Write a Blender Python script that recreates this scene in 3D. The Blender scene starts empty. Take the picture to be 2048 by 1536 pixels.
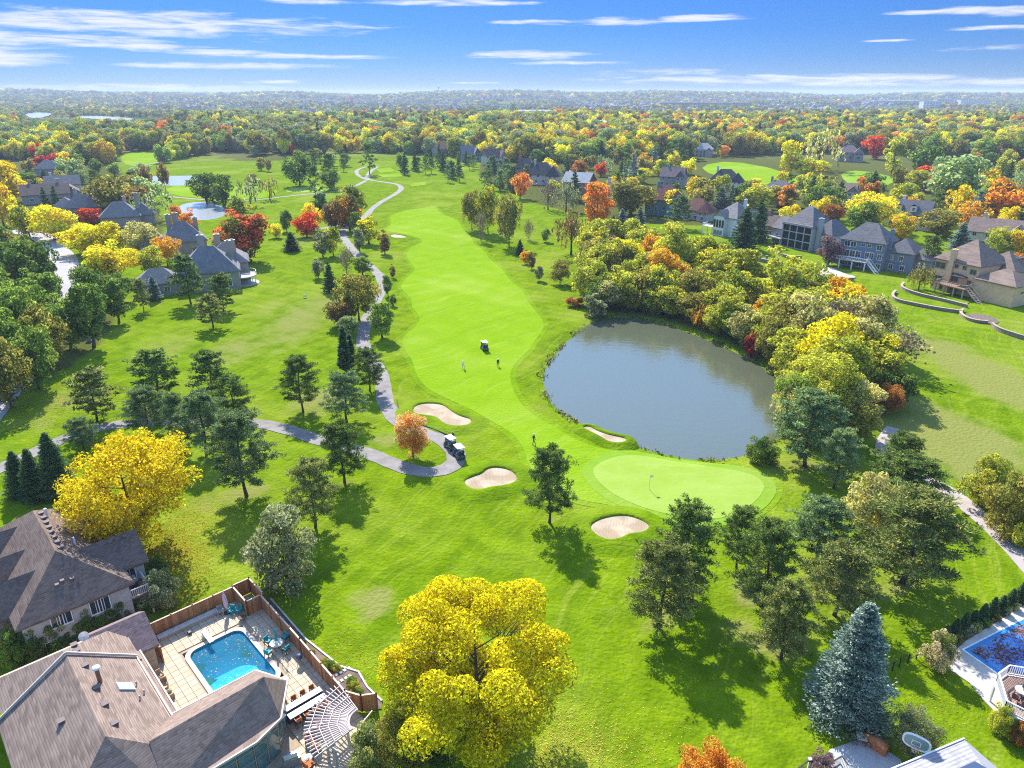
import bpy, bmesh, math, random
import numpy as np
from mathutils import Vector, Matrix
from mathutils.geometry import delaunay_2d_cdt
R = math.radians
random.seed(7)
NR = np.random.default_rng(7)
sc = bpy.context.scene
COL = sc.collection

# ------------------------------------------------------------------ camera
CAMZ, PITCH, FPX = 50.0, R(22.3), 1422.0
cam = bpy.data.cameras.new('camera'); cam_o = bpy.data.objects.new('camera', cam); COL.objects.link(cam_o)
cam.sensor_width = 36; cam.lens = FPX / 2048 * 36; cam.clip_start = 0.5; cam.clip_end = 60000
cam_o.location = (0, 0, CAMZ); cam_o.rotation_euler = (math.pi / 2 - PITCH, 0, 0)
sc.camera = cam_o
# ------------------------------------------------------------------ light
SUN_EL, SUN_AZ = R(42), R(-18)          # azimuth measured from +Y (the way the camera looks) towards +X
SUN = Vector((math.sin(SUN_AZ) * math.cos(SUN_EL), math.cos(SUN_AZ) * math.cos(SUN_EL), math.sin(SUN_EL)))
sl = bpy.data.lights.new('sun', 'SUN'); sl.energy = 3.2; sl.angle = R(0.6); sl.color = (1.0, 0.95, 0.86)
so = bpy.data.objects.new('sun', sl); COL.objects.link(so); so.location = (0, 0, 200)
so.rotation_euler = (-SUN).to_track_quat('-Z', 'Y').to_euler()
sc.view_settings.view_transform = 'Standard'; sc.view_settings.look = 'None'
sc.view_settings.exposure = 1.68; sc.view_settings.gamma = 1.0; sc.view_settings.use_curve_mapping = False
sc.cycles.use_denoising = False
sc.cycles.filter_width = 1.1
sc.cycles.max_bounces = 6; sc.cycles.diffuse_bounces = 3; sc.cycles.glossy_bounces = 3; sc.cycles.transmission_bounces = 4
sc.cycles.transparent_max_bounces = 8; sc.cycles.volume_bounces = 0; sc.cycles.caustics_reflective = False; sc.cycles.caustics_refractive = False
sc.cycles.use_adaptive_sampling = True; sc.cycles.adaptive_threshold = 0.01

class NT:
    """tiny node-graph helper"""
    def __init__(s, tree): s.t = tree; tree.nodes.clear()
    def n(s, typ, **k):
        nd = s.t.nodes.new(typ)
        for a, b in k.items():
            if a == 'i':
                for q, v in b.items():
                    if isinstance(v, bpy.types.NodeSocket): s.t.links.new(v, nd.inputs[q])
                    else: nd.inputs[q].default_value = v
            else: setattr(nd, a, b)
        return nd
    def m(s, op, a, b=None, c=None, clamp=False):
        nd = s.t.nodes.new('ShaderNodeMath'); nd.operation = op; nd.use_clamp = clamp
        for q, v in enumerate((a, b, c)):
            if v is None: continue
            if isinstance(v, bpy.types.NodeSocket): s.t.links.new(v, nd.inputs[q])
            else: nd.inputs[q].default_value = v
        return nd.outputs[0]
    def mix(s, f, a, b, blend='MIX'):
        nd = s.t.nodes.new('ShaderNodeMix'); nd.data_type = 'RGBA'; nd.blend_type = blend
        for q, v in ((0, f), (6, a), (7, b)):
            if isinstance(v, bpy.types.NodeSocket): s.t.links.new(v, nd.inputs[q])
            else: nd.inputs[q].default_value = (tuple(v) + (1,))[:4] if not isinstance(v, (int, float)) else v
        return nd.outputs[2]
    def ss(s, x, lo, hi):
        nd = s.t.nodes.new('ShaderNodeMapRange'); nd.interpolation_type = 'SMOOTHSTEP'
        s.t.links.new(x, nd.inputs[0]); nd.inputs[1].default_value = lo; nd.inputs[2].default_value = hi
        return nd.outputs[0]
    def noise(s, vec, scale, detail=3, rough=0.55):
        return s.n('ShaderNodeTexNoise', i={'Vector': vec, 'Scale': scale, 'Detail': detail, 'Roughness': rough}).outputs[0]

# ------------------------------------------------------------------ world: clear autumn sky with thin streaks of cloud
world = bpy.data.worlds.new('World'); sc.world = world; world.use_nodes = True
w = NT(world.node_tree)
tc = w.n('ShaderNodeTexCoord').outputs['Generated']
sx = w.n('ShaderNodeSeparateXYZ', i={0: tc})
sky = w.n('ShaderNodeTexSky', sky_type='NISHITA')
sky.sun_disc = False; sky.sun_elevation = SUN_EL; sky.sun_rotation = SUN_AZ; sky.altitude = 300; sky.air_density = 1.0; sky.dust_density = 0.15; sky.ozone_density = 2.6
ramp = w.n('ShaderNodeValToRGB')                      # tint by elevation: pale at the horizon, deep blue just above; sky over the frame left brighter as added fill
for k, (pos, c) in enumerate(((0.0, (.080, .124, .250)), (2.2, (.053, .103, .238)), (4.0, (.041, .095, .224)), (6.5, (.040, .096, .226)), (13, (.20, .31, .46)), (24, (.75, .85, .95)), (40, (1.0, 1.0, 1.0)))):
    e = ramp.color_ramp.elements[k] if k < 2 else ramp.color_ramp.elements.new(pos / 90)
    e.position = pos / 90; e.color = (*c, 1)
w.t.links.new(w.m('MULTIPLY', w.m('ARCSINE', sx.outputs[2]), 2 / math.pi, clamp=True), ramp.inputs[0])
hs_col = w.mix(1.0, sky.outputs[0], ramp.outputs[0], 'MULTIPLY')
az = w.m('ARCTAN2', sx.outputs[0], sx.outputs[1]); el = w.m('ARCSINE', sx.outputs[2])
# streaks: (azimuth deg, elevation deg, half length deg, half height deg)
def azel(px, py):
    u, v = (px - 1024) / FPX, (py - 768) / FPX
    d = Vector((u, math.cos(PITCH) - v * math.sin(PITCH), -(math.sin(PITCH) + v * math.cos(PITCH)))).normalized()
    return math.atan2(d.x, d.y), math.asin(d.z)
STREAKS = [(250, 46, 400, 23), (60, 74, 210, 11), (30, 118, 90, 15), (250, 92, 160, 6), (430, 103, 110, 6), (600, 113, 150, 6), (470, 132, 190, 7), (550, 164, 55, 4), (290, 175, 230, 7),
           (900, 5, 150, 7), (610, 2, 90, 6), (1090, 44, 110, 5), (1225, 43, 90, 8), (1390, 36, 90, 8), (1070, 110, 130, 9), (1120, 126, 130, 4), (1320, 144, 110, 7), (1560, 158, 330, 10), (1800, 165, 330, 8),
           (1850, 24, 50, 4), (1930, 22, 50, 9), (2030, 22, 60, 9), (2010, 54, 70, 4), (940, 166, 60, 3), (1780, 81, 40, 2.5), (2200, 90, 160, 9), (-300, 80, 260, 16), (-250, 20, 200, 10), (2450, 40, 220, 14)]
acc = None
ae = w.n('ShaderNodeCombineXYZ', i={0: az, 1: el, 2: 0.0}).outputs[0]
for px, py, hx, hy in STREAKS:
    a0, e0 = azel(px, py); kx, ky = FPX / hx * 0.97, FPX / hy * 1.12
    q = w.n('ShaderNodeVectorMath', operation='MULTIPLY_ADD', i={0: ae, 1: (kx, ky, 0), 2: (-a0 * kx, -e0 * ky, 0)}).outputs[0]
    r2 = w.n('ShaderNodeVectorMath', operation='DOT_PRODUCT', i={0: q, 1: q}).outputs['Value']
    acc = r2 if acc is None else w.m('MINIMUM', acc, r2)
acc = w.m('SUBTRACT', 1.0, w.m('MINIMUM', acc, 1.9))
cv = w.n('ShaderNodeCombineXYZ', i={0: w.m('MULTIPLY', az, 9.0), 1: w.m('MULTIPLY', el, 95.0), 2: 0.0}).outputs[0]
n1 = w.n('ShaderNodeTexNoise', i={'Vector': cv, 'Scale': 1.6, 'Detail': 7, 'Roughness': 0.62, 'Distortion': 0.4}).outputs[0]
n2 = w.noise(cv, 0.35, 3)
wild = w.m('MULTIPLY_ADD', n2, 4.0, -3.25)           # the same streaks thinly over the rest of the sky
covr = w.m('ADD', w.m('MAXIMUM', acc, wild), w.m('MULTIPLY_ADD', n1, 4.0, -1.75))
cl = w.m('MULTIPLY', w.ss(covr, 0.1, 1.7), 0.86)
bri = w.m('MULTIPLY_ADD', n1, 0.5, 1.78)
cc = w.n('ShaderNodeCombineXYZ', i={0: w.m('MULTIPLY', bri, 0.98), 1: bri, 2: w.m('MULTIPLY', bri, 1.04)}).outputs[0]
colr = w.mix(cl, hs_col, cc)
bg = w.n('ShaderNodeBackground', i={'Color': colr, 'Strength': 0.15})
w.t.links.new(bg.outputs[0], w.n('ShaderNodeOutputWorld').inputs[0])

world.cycles.sampling_method = 'MANUAL'; world.cycles.sample_map_resolution = 256
# ------------------------------------------------------------------ helpers
def ray(x, y):
    u, v = (x - 1024) / FPX, (y - 768) / FPX
    return u, math.cos(PITCH) - v * math.sin(PITCH), math.sin(PITCH) + v * math.cos(PITCH)
def G(x, y, z=0.0):                      # the place on the plane at height z that the picture shows at (x, y)
    u, f, d = ray(x, y); t = (CAMZ - z) / d
    return Vector((u * t, f * t, z))
def dist_px(Y, z=0.0):                   # metres per photo pixel at ground distance Y
    return math.hypot(Y * math.cos(PITCH) + (CAMZ - z) * math.sin(PITCH), 0) / FPX
def top_z(Y, ty):
    u, f, d = ray(1024, ty); return CAMZ - Y * d / f

MATS = {}
def pbsdf(name):
    m = bpy.data.materials.new(name); m.use_nodes = True; t = NT(m.node_tree)
    out = t.n('ShaderNodeOutputMaterial'); b = t.n('ShaderNodeBsdfPrincipled'); t.t.links.new(b.outputs[0], out.inputs[0])
    return m, t, b, out
def M(name, rgb, rough=0.8, var=0.15, scale=2.0, bump=0.0, metal=0.0, spec=0.3):
    """painted / plain surface with uneven colour"""
    if name in MATS: return MATS[name]
    m, t, b, out = pbsdf(name)
    co = t.n('ShaderNodeTexCoord').outputs['Object']
    f = t.noise(co, scale, 5, 0.65)
    d = tuple(c * (1 - var) for c in rgb); l = tuple(min(1, c * (1 + var)) for c in rgb)
    c = t.mix(t.ss(f, 0.3, 0.7), d, l)
    t.t.links.new(c, b.inputs['Base Color'])
    b.inputs['Roughness'].default_value = rough; b.inputs['Metallic'].default_value = metal; b.inputs['Specular IOR Level'].default_value = spec
    if bump:
        bp = t.n('ShaderNodeBump', i={'Height': t.noise(co, scale * 6, 4), 'Strength': bump, 'Distance': 0.05})
        t.t.links.new(bp.outputs[0], b.inputs['Normal'])
    MATS[name] = m; return m

def link_mesh(name, me, mat=None, parent=None):
    o = bpy.data.objects.new(name, me); COL.objects.link(o)
    if mat is not None and not me.materials: me.materials.append(mat)
    if parent is not None: o.parent = parent
    return o
def tag(o, label=None, cat=None, group=None, kind=None):
    if label: o['label'] = label
    if cat: o['category'] = cat
    if group: o['group'] = group
    if kind: o['kind'] = kind
    return o
def thing(name, label, cat, loc=(0, 0, 0), rotz=0.0, group=None):
    o = bpy.data.objects.new(name, None); COL.objects.link(o); o.empty_display_size = 0.3
    o.location = loc; o.rotation_euler = (0, 0, rotz)
    return tag(o, label, cat, group)
def copy_tree(o, parent=None):
    c = o.copy(); COL.objects.link(c); c.parent = parent
    for ch in list(o.children): copy_tree(ch, c)
    return c

class MB:
    """collects shapes that make up ONE part"""
    def __init__(s): s.v = []; s.f = []
    def add(s, vs, fs):
        o = len(s.v); s.v += [tuple(p) for p in vs]; s.f += [tuple(i + o for i in q) for q in fs]; return s
    def box(s, c, d, rz=0.0, tilt=None):
        hx, hy, hz = d[0] / 2, d[1] / 2, d[2] / 2
        ca, sa = math.cos(rz), math.sin(rz); vs = []
        for z in (-hz, hz):
            for x, y in ((-hx, -hy), (hx, -hy), (hx, hy), (-hx, hy)):
                p = Vector((x, y, z))
                if tilt is not None: p = tilt @ p
                vs.append((c[0] + p.x * ca - p.y * sa, c[1] + p.x * sa + p.y * ca, c[2] + p.z))
        return s.add(vs, [(3, 2, 1, 0), (4, 5, 6, 7), (0, 1, 5, 4), (1, 2, 6, 5), (2, 3, 7, 6), (3, 0, 4, 7)])
    def beam(s, p, q, w, h=None, up=(0, 0, 1)):
        p, q = Vector(p), Vector(q); h = w if h is None else h
        d = (q - p); 
        if d.length < 1e-6: return s
        d.normalize(); u = Vector(up)
        if abs(d.dot(u)) > 0.98: u = Vector((1, 0, 0))
        a = d.cross(u).normalized() * (w / 2); b = a.cross(d).normalized() * (h / 2)
        vs = [p - a - b, p + a - b, p + a + b, p - a + b, q - a - b, q + a - b, q + a + b, q - a + b]
        return s.add(vs, [(0, 3, 2, 1), (4, 5, 6, 7), (0, 1, 5, 4), (1, 2, 6, 5), (2, 3, 7, 6), (3, 0, 4, 7)])
    def tube(s, pts, rs, n=8, cap=True):
        pts = [Vector(p) for p in pts]; k = len(pts); base = []
        if isinstance(rs, (int, float)): rs = [rs] * k
        ref = None; vs = []
        for i, p in enumerate(pts):
            d = (pts[min(i + 1, k - 1)] - pts[max(i - 1, 0)]).normalized()
            if ref is None: ref = Vector((1, 0, 0)) if abs(d.x) < 0.9 else Vector((0, 1, 0))
            a = (ref - d * ref.dot(d)).normalized(); ref = a; b = d.cross(a)
            for j in range(n):
                t = 2 * math.pi * j / n; vs.append(p + (a * math.cos(t) + b * math.sin(t)) * rs[i])
        fs = [(i * n + j, i * n + (j + 1) % n, (i + 1) * n + (j + 1) % n, (i + 1) * n + j) for i in range(k - 1) for j in range(n)]
        if cap: fs += [tuple(reversed(range(n))), tuple((k - 1) * n + j for j in range(n))]
        return s.add(vs, fs)
    def prism(s, poly, z0, z1):
        n = len(poly); vs = [(p[0], p[1], z0) for p in poly] + [(p[0], p[1], z1) for p in poly]
        a = sum(poly[i][0] * poly[(i + 1) % n][1] - poly[(i + 1) % n][0] * poly[i][1] for i in range(n))
        fs = [tuple(reversed(range(n))), tuple(range(n, 2 * n))] + [(i, (i + 1) % n, n + (i + 1) % n, n + i) for i in range(n)]
        if a < 0: fs = [tuple(reversed(q)) for q in fs]
        return s.add(vs, fs)
    def slab(s, poly3, th):                 # a tilted facet of given thickness (downwards)
        n = len(poly3); P = [Vector(p) for p in poly3]
        nz = sum(P[i].x * P[(i + 1) % n].y - P[(i + 1) % n].x * P[i].y for i in range(n))
        if nz < 0: P.reverse()
        vs = [tuple(p) for p in P] + [(p.x, p.y, p.z - th) for p in P]
        fs = [tuple(range(n)), tuple(reversed(range(n, 2 * n)))] + [(i, n + i, n + (i + 1) % n, (i + 1) % n) for i in range(n)]
        return s.add(vs, fs)
    def ball(s, c, r, sz=1.0, nu=10, nv=6):
        vs = [(c[0], c[1], c[2] - r * sz)]
        for i in range(1, nv):
            t = -math.pi / 2 + math.pi * i / nv
            for j in range(nu):
                a = 2 * math.pi * j / nu; vs.append((c[0] + r * math.cos(t) * math.cos(a), c[1] + r * math.cos(t) * math.sin(a), c[2] + r * sz * math.sin(t)))
        vs.append((c[0], c[1], c[2] + r * sz)); L = len(vs) - 1
        fs = [(0, 1 + (j + 1) % nu, 1 + j) for j in range(nu)]
        for i in range(nv - 2):
            for j in range(nu):
                a, b = 1 + i * nu + j, 1 + i * nu + (j + 1) % nu; fs.append((a, b, b + nu, a + nu))
        o = 1 + (nv - 2) * nu; fs += [(L, o + j, o + (j + 1) % nu) for j in range(nu)]
        return s.add(vs, fs)
    def mesh(s, name):
        me = bpy.data.meshes.new(name); me.from_pydata(s.v, [], s.f); me.update(); return me
    def build(s, name, mat, parent=None, world=False, smooth=False, bevel=0.0):
        if world and parent is not None:
            L = parent.location; s.v = [(p[0] - L.x, p[1] - L.y, p[2] - L.z) for p in s.v]
        me = s.mesh(name)
        if smooth: me.shade_smooth()
        o = link_mesh(name, me, mat, parent)
        if bevel:
            bv = o.modifiers.new('bevel', 'BEVEL'); bv.width = bevel; bv.segments = 2; bv.limit_method = 'ANGLE'
        return o
# ------------------------------------------------------------------ outlines read off the course (picture points laid on the ground)
def pts(*a): return [(G(a[i], a[i + 1]).x, G(a[i], a[i + 1]).y) for i in range(0, len(a), 2)]
def smooth_closed(p, it=2):
    for _ in range(it):
        q = []
        for i in range(len(p)):
            a, b = p[i], p[(i + 1) % len(p)]
            q += [(a[0] * .75 + b[0] * .25, a[1] * .75 + b[1] * .25), (a[0] * .25 + b[0] * .75, a[1] * .25 + b[1] * .75)]
        p = q
    return p
def smooth_open(p, it=3):
    for _ in range(it):
        q = [p[0]]
        for i in range(len(p) - 1):
            a, b = p[i], p[i + 1]
            q += [(a[0] * .75 + b[0] * .25, a[1] * .75 + b[1] * .25), (a[0] * .25 + b[0] * .75, a[1] * .25 + b[1] * .75)]
        p = q + [p[-1]]
    return p
FAIRWAY = smooth_closed(pts(777,430, 812,420, 845,417, 872,412, 878,426, 918,443, 926,460, 943,472, 947,487, 970,500, 978,516, 1000,530, 1024,566, 1048,580, 1053,602, 1084,636, 1090,654, 1072,677, 1060,699, 1028,727, 1020,745, 1022,768,
    1032,792, 1050,818, 1076,836, 1110,856, 1150,880, 1199,899, 1249,904, 1324,920, 1400,933, 1500,940, 1545,955, 1552,985, 1520,1022, 1450,1048, 1385,1050, 1300,1030, 1224,1011, 1150,1000, 1090,975, 1062,940, 1052,915, 1046,893, 1024,866, 985,842, 940,815, 902,799, 854,774,
    833,750, 826,720, 806,695, 803,676, 838,648, 840,633, 823,617, 825,601, 802,580, 804,566, 829,542, 829,533, 812,517, 817,496, 842,486, 846,479, 812,468, 766,460, 785,446), 2)
GREEN = smooth_closed(pts(1181,945, 1200,925, 1249,911, 1300,915, 1349,924, 1400,932, 1449,939, 1500,949, 1524,962, 1530,980, 1510,1006, 1470,1030, 1430,1040, 1390,1040, 1324,1028, 1261,1008, 1211,981), 2)
POND = smooth_closed(pts(1196,634, 1172,648, 1144,670, 1122,691, 1101,717, 1088,740, 1086,758, 1094,786, 1106,805, 1136,830, 1174,848, 1224,868, 1274,888, 1336,906, 1399,915, 1449,913, 1495,905, 1548,886, 1582,842, 1580,795, 1555,752, 1508,717, 1449,690, 1386,664, 1324,643, 1274,633, 1236,629), 2)
POND_L = smooth_closed(pts(352,416, 365,405, 400,401, 435,406, 455,418, 452,428, 430,436, 400,440, 370,431), 2)
POND_M = smooth_closed(pts(262,354, 300,350, 345,350, 405,349, 412,358, 390,369, 345,370, 290,367), 2)
LAKE_A = smooth_closed(pts(48,229, 75,226, 102,227, 103,231, 80,238, 60,237), 1)
LAKE_B = smooth_closed(pts(140,234, 180,233, 225,235, 268,238, 262,242, 215,241, 170,238), 1)
BUNKERS = [smooth_closed(pts(*q), 2) for q in (
    (824,820, 834,810, 862,807, 888,811, 905,825, 922,834, 942,839, 945,846, 932,854, 902,854, 884,847, 873,836, 849,832, 829,830),
    (924,966, 949,956, 964,951, 974,941, 994,938, 1019,943, 1035,955, 1034,968, 1012,976, 982,979, 962,985, 937,982),
    (1162,859, 1178,856, 1194,866, 1221,875, 1249,880, 1255,885, 1246,891, 1219,891, 1199,878, 1179,868),
    (1175,1057, 1199,1041, 1236,1034, 1264,1036, 1294,1049, 1301,1060, 1284,1071, 1258,1072, 1244,1081, 1219,1086, 1194,1078),
    (779,472, 790,469, 812,474, 815,477, 800,478, 785,477))]

def seg_dist(X, Y, poly, closed=True):
    P = np.array(poly); Q = np.roll(P, -1, 0) if closed else P[1:]
    if not closed: P = P[:-1]
    best = np.full(X.shape, 1e18); ins = np.zeros(X.shape, bool)
    for (x0, y0), (x1, y1) in zip(P, Q):
        dx, dy = x1 - x0, y1 - y0; L = dx * dx + dy * dy + 1e-12
        t = np.clip(((X - x0) * dx + (Y - y0) * dy) / L, 0, 1)
        best = np.minimum(best, (X - x0 - t * dx) ** 2 + (Y - y0 - t * dy) ** 2)
        if closed:
            c = ((y0 > Y) != (y1 > Y)); xi = x0 + (Y - y0) / (y1 - y0 + 1e-15) * dx
            ins ^= c & (X < xi)
    d = np.sqrt(best)
    return np.where(ins, -d, d) if closed else d
def sd(x, y, poly): return float(seg_dist(np.array([x]), np.array([y]), poly)[0])
def sstep(a, b, x): t = np.clip((x - a) / (b - a), 0, 1); return t * t * (3 - 2 * t)

def h_base(X, Y):
    """gentle swales of the course; wooded ridges far off"""
    X = np.asarray(X, float); Y = np.asarray(Y, float); r = np.hypot(X, Y)
    und = 0.30 * np.sin(X / 31 + 1.1) * np.sin(Y / 43 + .4) + 0.22 * np.sin((X + Y) / 23 + .7) + .16 * np.sin((X * .7 - Y) / 17)
    z = und * sstep(72, 105, Y) * (1 - sstep(700, 1200, r))
    a = np.arctan2(X, Y)
    ridge = 0.62 + 0.22 * np.sin(a * 9.0 + .6) + 0.14 * np.sin(a * 23 + 2.0) + .08 * np.sin(a * 41 + .5) + 0.30 * np.exp(-((a + 0.075) / .06) ** 2) + 0.12 * np.exp(-((a + .32) / .1) ** 2)
    z = z + 52 * ridge * sstep(2600, 6200, r) * 0.94
    z = z + 6 * np.sin(X / 310 + 1) * np.sin(Y / 270) * sstep(1300, 2600, r)
    return z
WATER = [(POND, -0.55, 3.0), (POND_L, -0.5, 3.0), (POND_M, -0.5, 3.0)]
def h_np(X, Y):
    z = h_base(X, Y)
    for poly, wz, sl_ in WATER:
        P = np.array(poly); lo, hi = P.min(0) - 14, P.max(0) + 14
        m = (X > lo[0]) & (X < hi[0]) & (Y > lo[1]) & (Y < hi[1])
        if m.any():
            d = seg_dist(X[m], Y[m], poly)
            zz_ = z[m]; b = wz + np.clip(d, -6, 3) * 0.22
            k = sstep(1.0, 9.0, d)
            z[m] = np.where(d < 9, b * (1 - k) + zz_ * k, zz_)
    # pit under the swimming pool
    cx, sx2 = math.cos(R(-47)), math.sin(R(-47)); dx, dy = X + 27.4, Y - 56.9; lx, ly = dx * cx + dy * sx2, -dx * sx2 + dy * cx
    q = np.maximum(np.maximum(-lx, lx - 8.7), np.maximum(ly, -5.2 - ly)); z = np.where(q < .5, -2.6, z)
    return z
def hz(x, y): return float(h_np(np.array([float(x)]), np.array([float(y)]))[0])
def on(x, y, dz=0.0): return Vector((x, y, hz(x, y) + dz))
def GT(x, y):                              # picture point to terrain
    z = 0.0
    for _ in range(4):
        p = G(x, y, z); z = hz(p.x, p.y)
    return Vector((p.x, p.y, z))

# ------------------------------------------------------------------ grass
def grass_mat(name, dark, light, pale, stripe=0.0, sdir=0.0, swid=3.0, speck=0.35, bmp=0.6):
    m, t, b, out = pbsdf(name)
    co = t.n('ShaderNodeNewGeometry').outputs['Position']
    big = t.noise(co, 0.035, 2, 0.6); mid = t.noise(co, 0.22, 3, 0.65); fine = t.noise(co, 2.2, 5, 0.85)
    sep = t.n('ShaderNodeSeparateXYZ', i={0: co})
    c = t.mix(t.ss(mid, 0.33, 0.68), dark, light)
    c = t.mix(t.m('MULTIPLY', t.ss(big, 0.46, 0.72), 0.75), c, pale)
    # mower passes: long thin streaks
    ca, sa = math.cos(sdir), math.sin(sdir)
    al = t.m('ADD', t.m('MULTIPLY', sep.outputs[0], ca), t.m('MULTIPLY', sep.outputs[1], sa))
    ac = t.m('ADD', t.m('MULTIPLY', sep.outputs[0], -sa), t.m('MULTIPLY', sep.outputs[1], ca))
    acw = t.m('ADD', ac, t.m('MULTIPLY', big, 14.0))
    sv = t.n('ShaderNodeCombineXYZ', i={0: t.m('MULTIPLY', al, 0.03), 1: t.m('MULTIPLY', acw, 0.9 / swid * 2), 2: 0.0}).outputs[0]
    st = t.noise(sv, 1.0, 3, 0.7)
    c = t.mix(t.m('MULTIPLY', t.ss(st, 0.5, 0.68), 0.42 + stripe * 0.3), c, pale)
    if stripe:
        saw = t.m('SINE', t.m('MULTIPLY', acw, math.pi / swid))
        c = t.mix(t.m('MULTIPLY', t.ss(saw, -0.35, 0.35), stripe), c, light)
        saw2 = t.m('SINE', t.m('MULTIPLY', t.m('ADD', al, t.m('MULTIPLY', mid, 2.0)), math.pi / swid)); c = t.mix(t.m('MULTIPLY', t.ss(saw2, -0.35, 0.35), stripe * .7), c, dark)
    # dry turf, worn turf and litter: an attribute of the ground itself
    dry = t.n('ShaderNodeAttribute', attribute_name='dry').outputs['Fac']
    dn = t.m('MULTIPLY', t.ss(t.m('ADD', dry, t.m('MULTIPLY_ADD', mid, 0.9, -0.45)), 0.2, 0.7), 0.9)
    c = t.mix(dn, c, t.mix(t.ss(fine, 0.35, 0.7), (0.155, 0.175, 0.035), (0.27, 0.25, 0.085)))
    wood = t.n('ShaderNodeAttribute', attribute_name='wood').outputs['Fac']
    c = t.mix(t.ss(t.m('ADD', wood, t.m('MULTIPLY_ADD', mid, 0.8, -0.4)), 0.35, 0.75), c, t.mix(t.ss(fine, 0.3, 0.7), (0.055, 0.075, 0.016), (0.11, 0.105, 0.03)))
    far = t.n('ShaderNodeAttribute', attribute_name='far').outputs['Fac']
    fm = t.noise(co, 0.006, 4, 0.6)
    c = t.mix(far, c, t.mix(t.ss(fm, 0.4, 0.62), (0.05, 0.075, 0.022), (0.16, 0.15, 0.06)))
    c = t.mix(t.m('MULTIPLY', t.ss(fine, 0.45, 0.75), speck), c, tuple(x * 0.55 for x in dark))
    t.t.links.new(c, b.inputs['Base Color']); b.inputs['Roughness'].default_value = 0.9; b.inputs['Specular IOR Level'].default_value = 0.0
    bp = t.n('ShaderNodeBump', i={'Height': t.noise(co, 1.9, 1, 0.6), 'Strength': bmp, 'Distance': 0.3}); t.t.links.new(bp.outputs[0], b.inputs['Normal'])
    MATS[name] = m; return m
ROUGH = grass_mat('rough_grass', (0.085, 0.147, 0.002), (0.154, 0.234, 0.004), (0.240, 0.275, 0.035), 0.30, R(62), 1.9, 0.6)
FWAY = grass_mat('fairway_grass', (0.150, 0.260, 0.005), (0.180, 0.292, 0.008), (0.245, 0.325, 0.04), 0.38, R(48), 4.5, 0.30, 0.4)
PUTT = grass_mat('green_grass', (0.215, 0.315, 0.04), (0.25, 0.345, 0.06), (0.285, 0.365, 0.085), 0.18, R(10), 2.0, 0.05, 0.10)
COLLAR = grass_mat('collar_grass', (0.145, 0.26, 0.015), (0.175, 0.29, 0.025), (0.24, 0.315, 0.05), 0.0, R(30), 2.0, 0.12, 0.25)

# ------------------------------------------------------------------ ground: one sheet to the horizon, finer where the camera is near
def lines(lo, hi, step, far_lo, far_hi, g=1.13):
    a = list(np.arange(lo, hi + step / 2, step)); s = step
    while a[-1] < far_hi: s *= g; a.append(a[-1] + s)
    s = step
    while a[0] > far_lo: s *= g; a.insert(0, a[0] - s)
    return np.array(a)
gx = lines(-230, 250, 2.2, -11000, 11000); gy = lines(22, 420, 2.2, -120, 15000)
GX, GY = np.meshgrid(gx, gy); GXf, GYf = GX.ravel(), GY.ravel()
GZ = h_np(GXf, GYf)
DRYSPOTS = [(600,640,80,60,.6), (470,700,80,40,.55), (640,800,70,30,.8), (540,620,60,40,.4), (330,700,90,40,.45), (780,880,60,18,.7), (660,600,60,20,.6), (750,1190,45,22,.9), (755,1230,35,18,.9), (1900,880,120,60,1.3), (1990,760,80,60,1.1), (1880,700,70,30,.9), (1960,960,60,40,1.0), (1850,820,50,30,.9), (1850,990,50,40,.9),
            (1250,1230,60,18,.5), (1130,1110,50,15,.5), (1480,1270,60,40,.6), (1320,1245,28,14,.95), (1800,1165,40,20,.95), (1560,1290,60,30,1.1), (1640,1160,50,20,.8), (1500,1190,40,26,1.1), (1350,1210,50,24,.8), (1720,1180,60,30,.8), (500,985,40,18,.95), (690,970,14,8,.9), (120,560,110,90,.35), (420,1000,70,30,.5), (1060,1560,160,50,.45), (610,480,60,20,.5), (440,480,60,20,.5),
            (150,800,70,26,.6), (60,850,80,20,.5), (820,1060,60,14,.35), (1110,1040,30,10,.5), (1600,930,60,14,.7), (1700,1240,80,40,.5)]
def dry_np(X, Y):
    d = np.zeros(X.shape)
    for px, py, wx, wy, k in DRYSPOTS:
        c = G(px, py); a = G(px + wx, py); b = G(px, py - wy)
        d = np.maximum(d, k * np.exp(-(((X - c.x) / abs(a.x - c.x)) ** 2 + ((Y - c.y) / abs(b.y - c.y)) ** 2)))
    return d
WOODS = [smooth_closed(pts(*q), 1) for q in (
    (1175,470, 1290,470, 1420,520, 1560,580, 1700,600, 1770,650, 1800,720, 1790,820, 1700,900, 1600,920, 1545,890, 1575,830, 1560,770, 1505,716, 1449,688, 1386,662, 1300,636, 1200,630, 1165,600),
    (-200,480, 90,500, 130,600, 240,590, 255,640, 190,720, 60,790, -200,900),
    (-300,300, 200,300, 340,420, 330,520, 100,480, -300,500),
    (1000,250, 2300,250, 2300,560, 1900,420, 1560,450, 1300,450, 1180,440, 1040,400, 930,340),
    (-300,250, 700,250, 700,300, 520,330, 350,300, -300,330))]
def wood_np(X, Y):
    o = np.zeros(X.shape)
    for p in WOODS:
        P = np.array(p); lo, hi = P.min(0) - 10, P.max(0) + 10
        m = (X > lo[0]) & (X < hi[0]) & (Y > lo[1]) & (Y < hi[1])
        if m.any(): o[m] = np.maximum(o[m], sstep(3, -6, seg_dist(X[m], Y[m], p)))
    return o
def set_attr(me, name, arr):
    a = me.attributes.new(name, 'FLOAT', 'POINT'); a.data.foreach_set('value', np.asarray(arr, np.float32))
nx, ny = len(gx), len(gy)
me = bpy.data.meshes.new('ground')
idx = np.arange(nx * ny).reshape(ny, nx)
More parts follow.
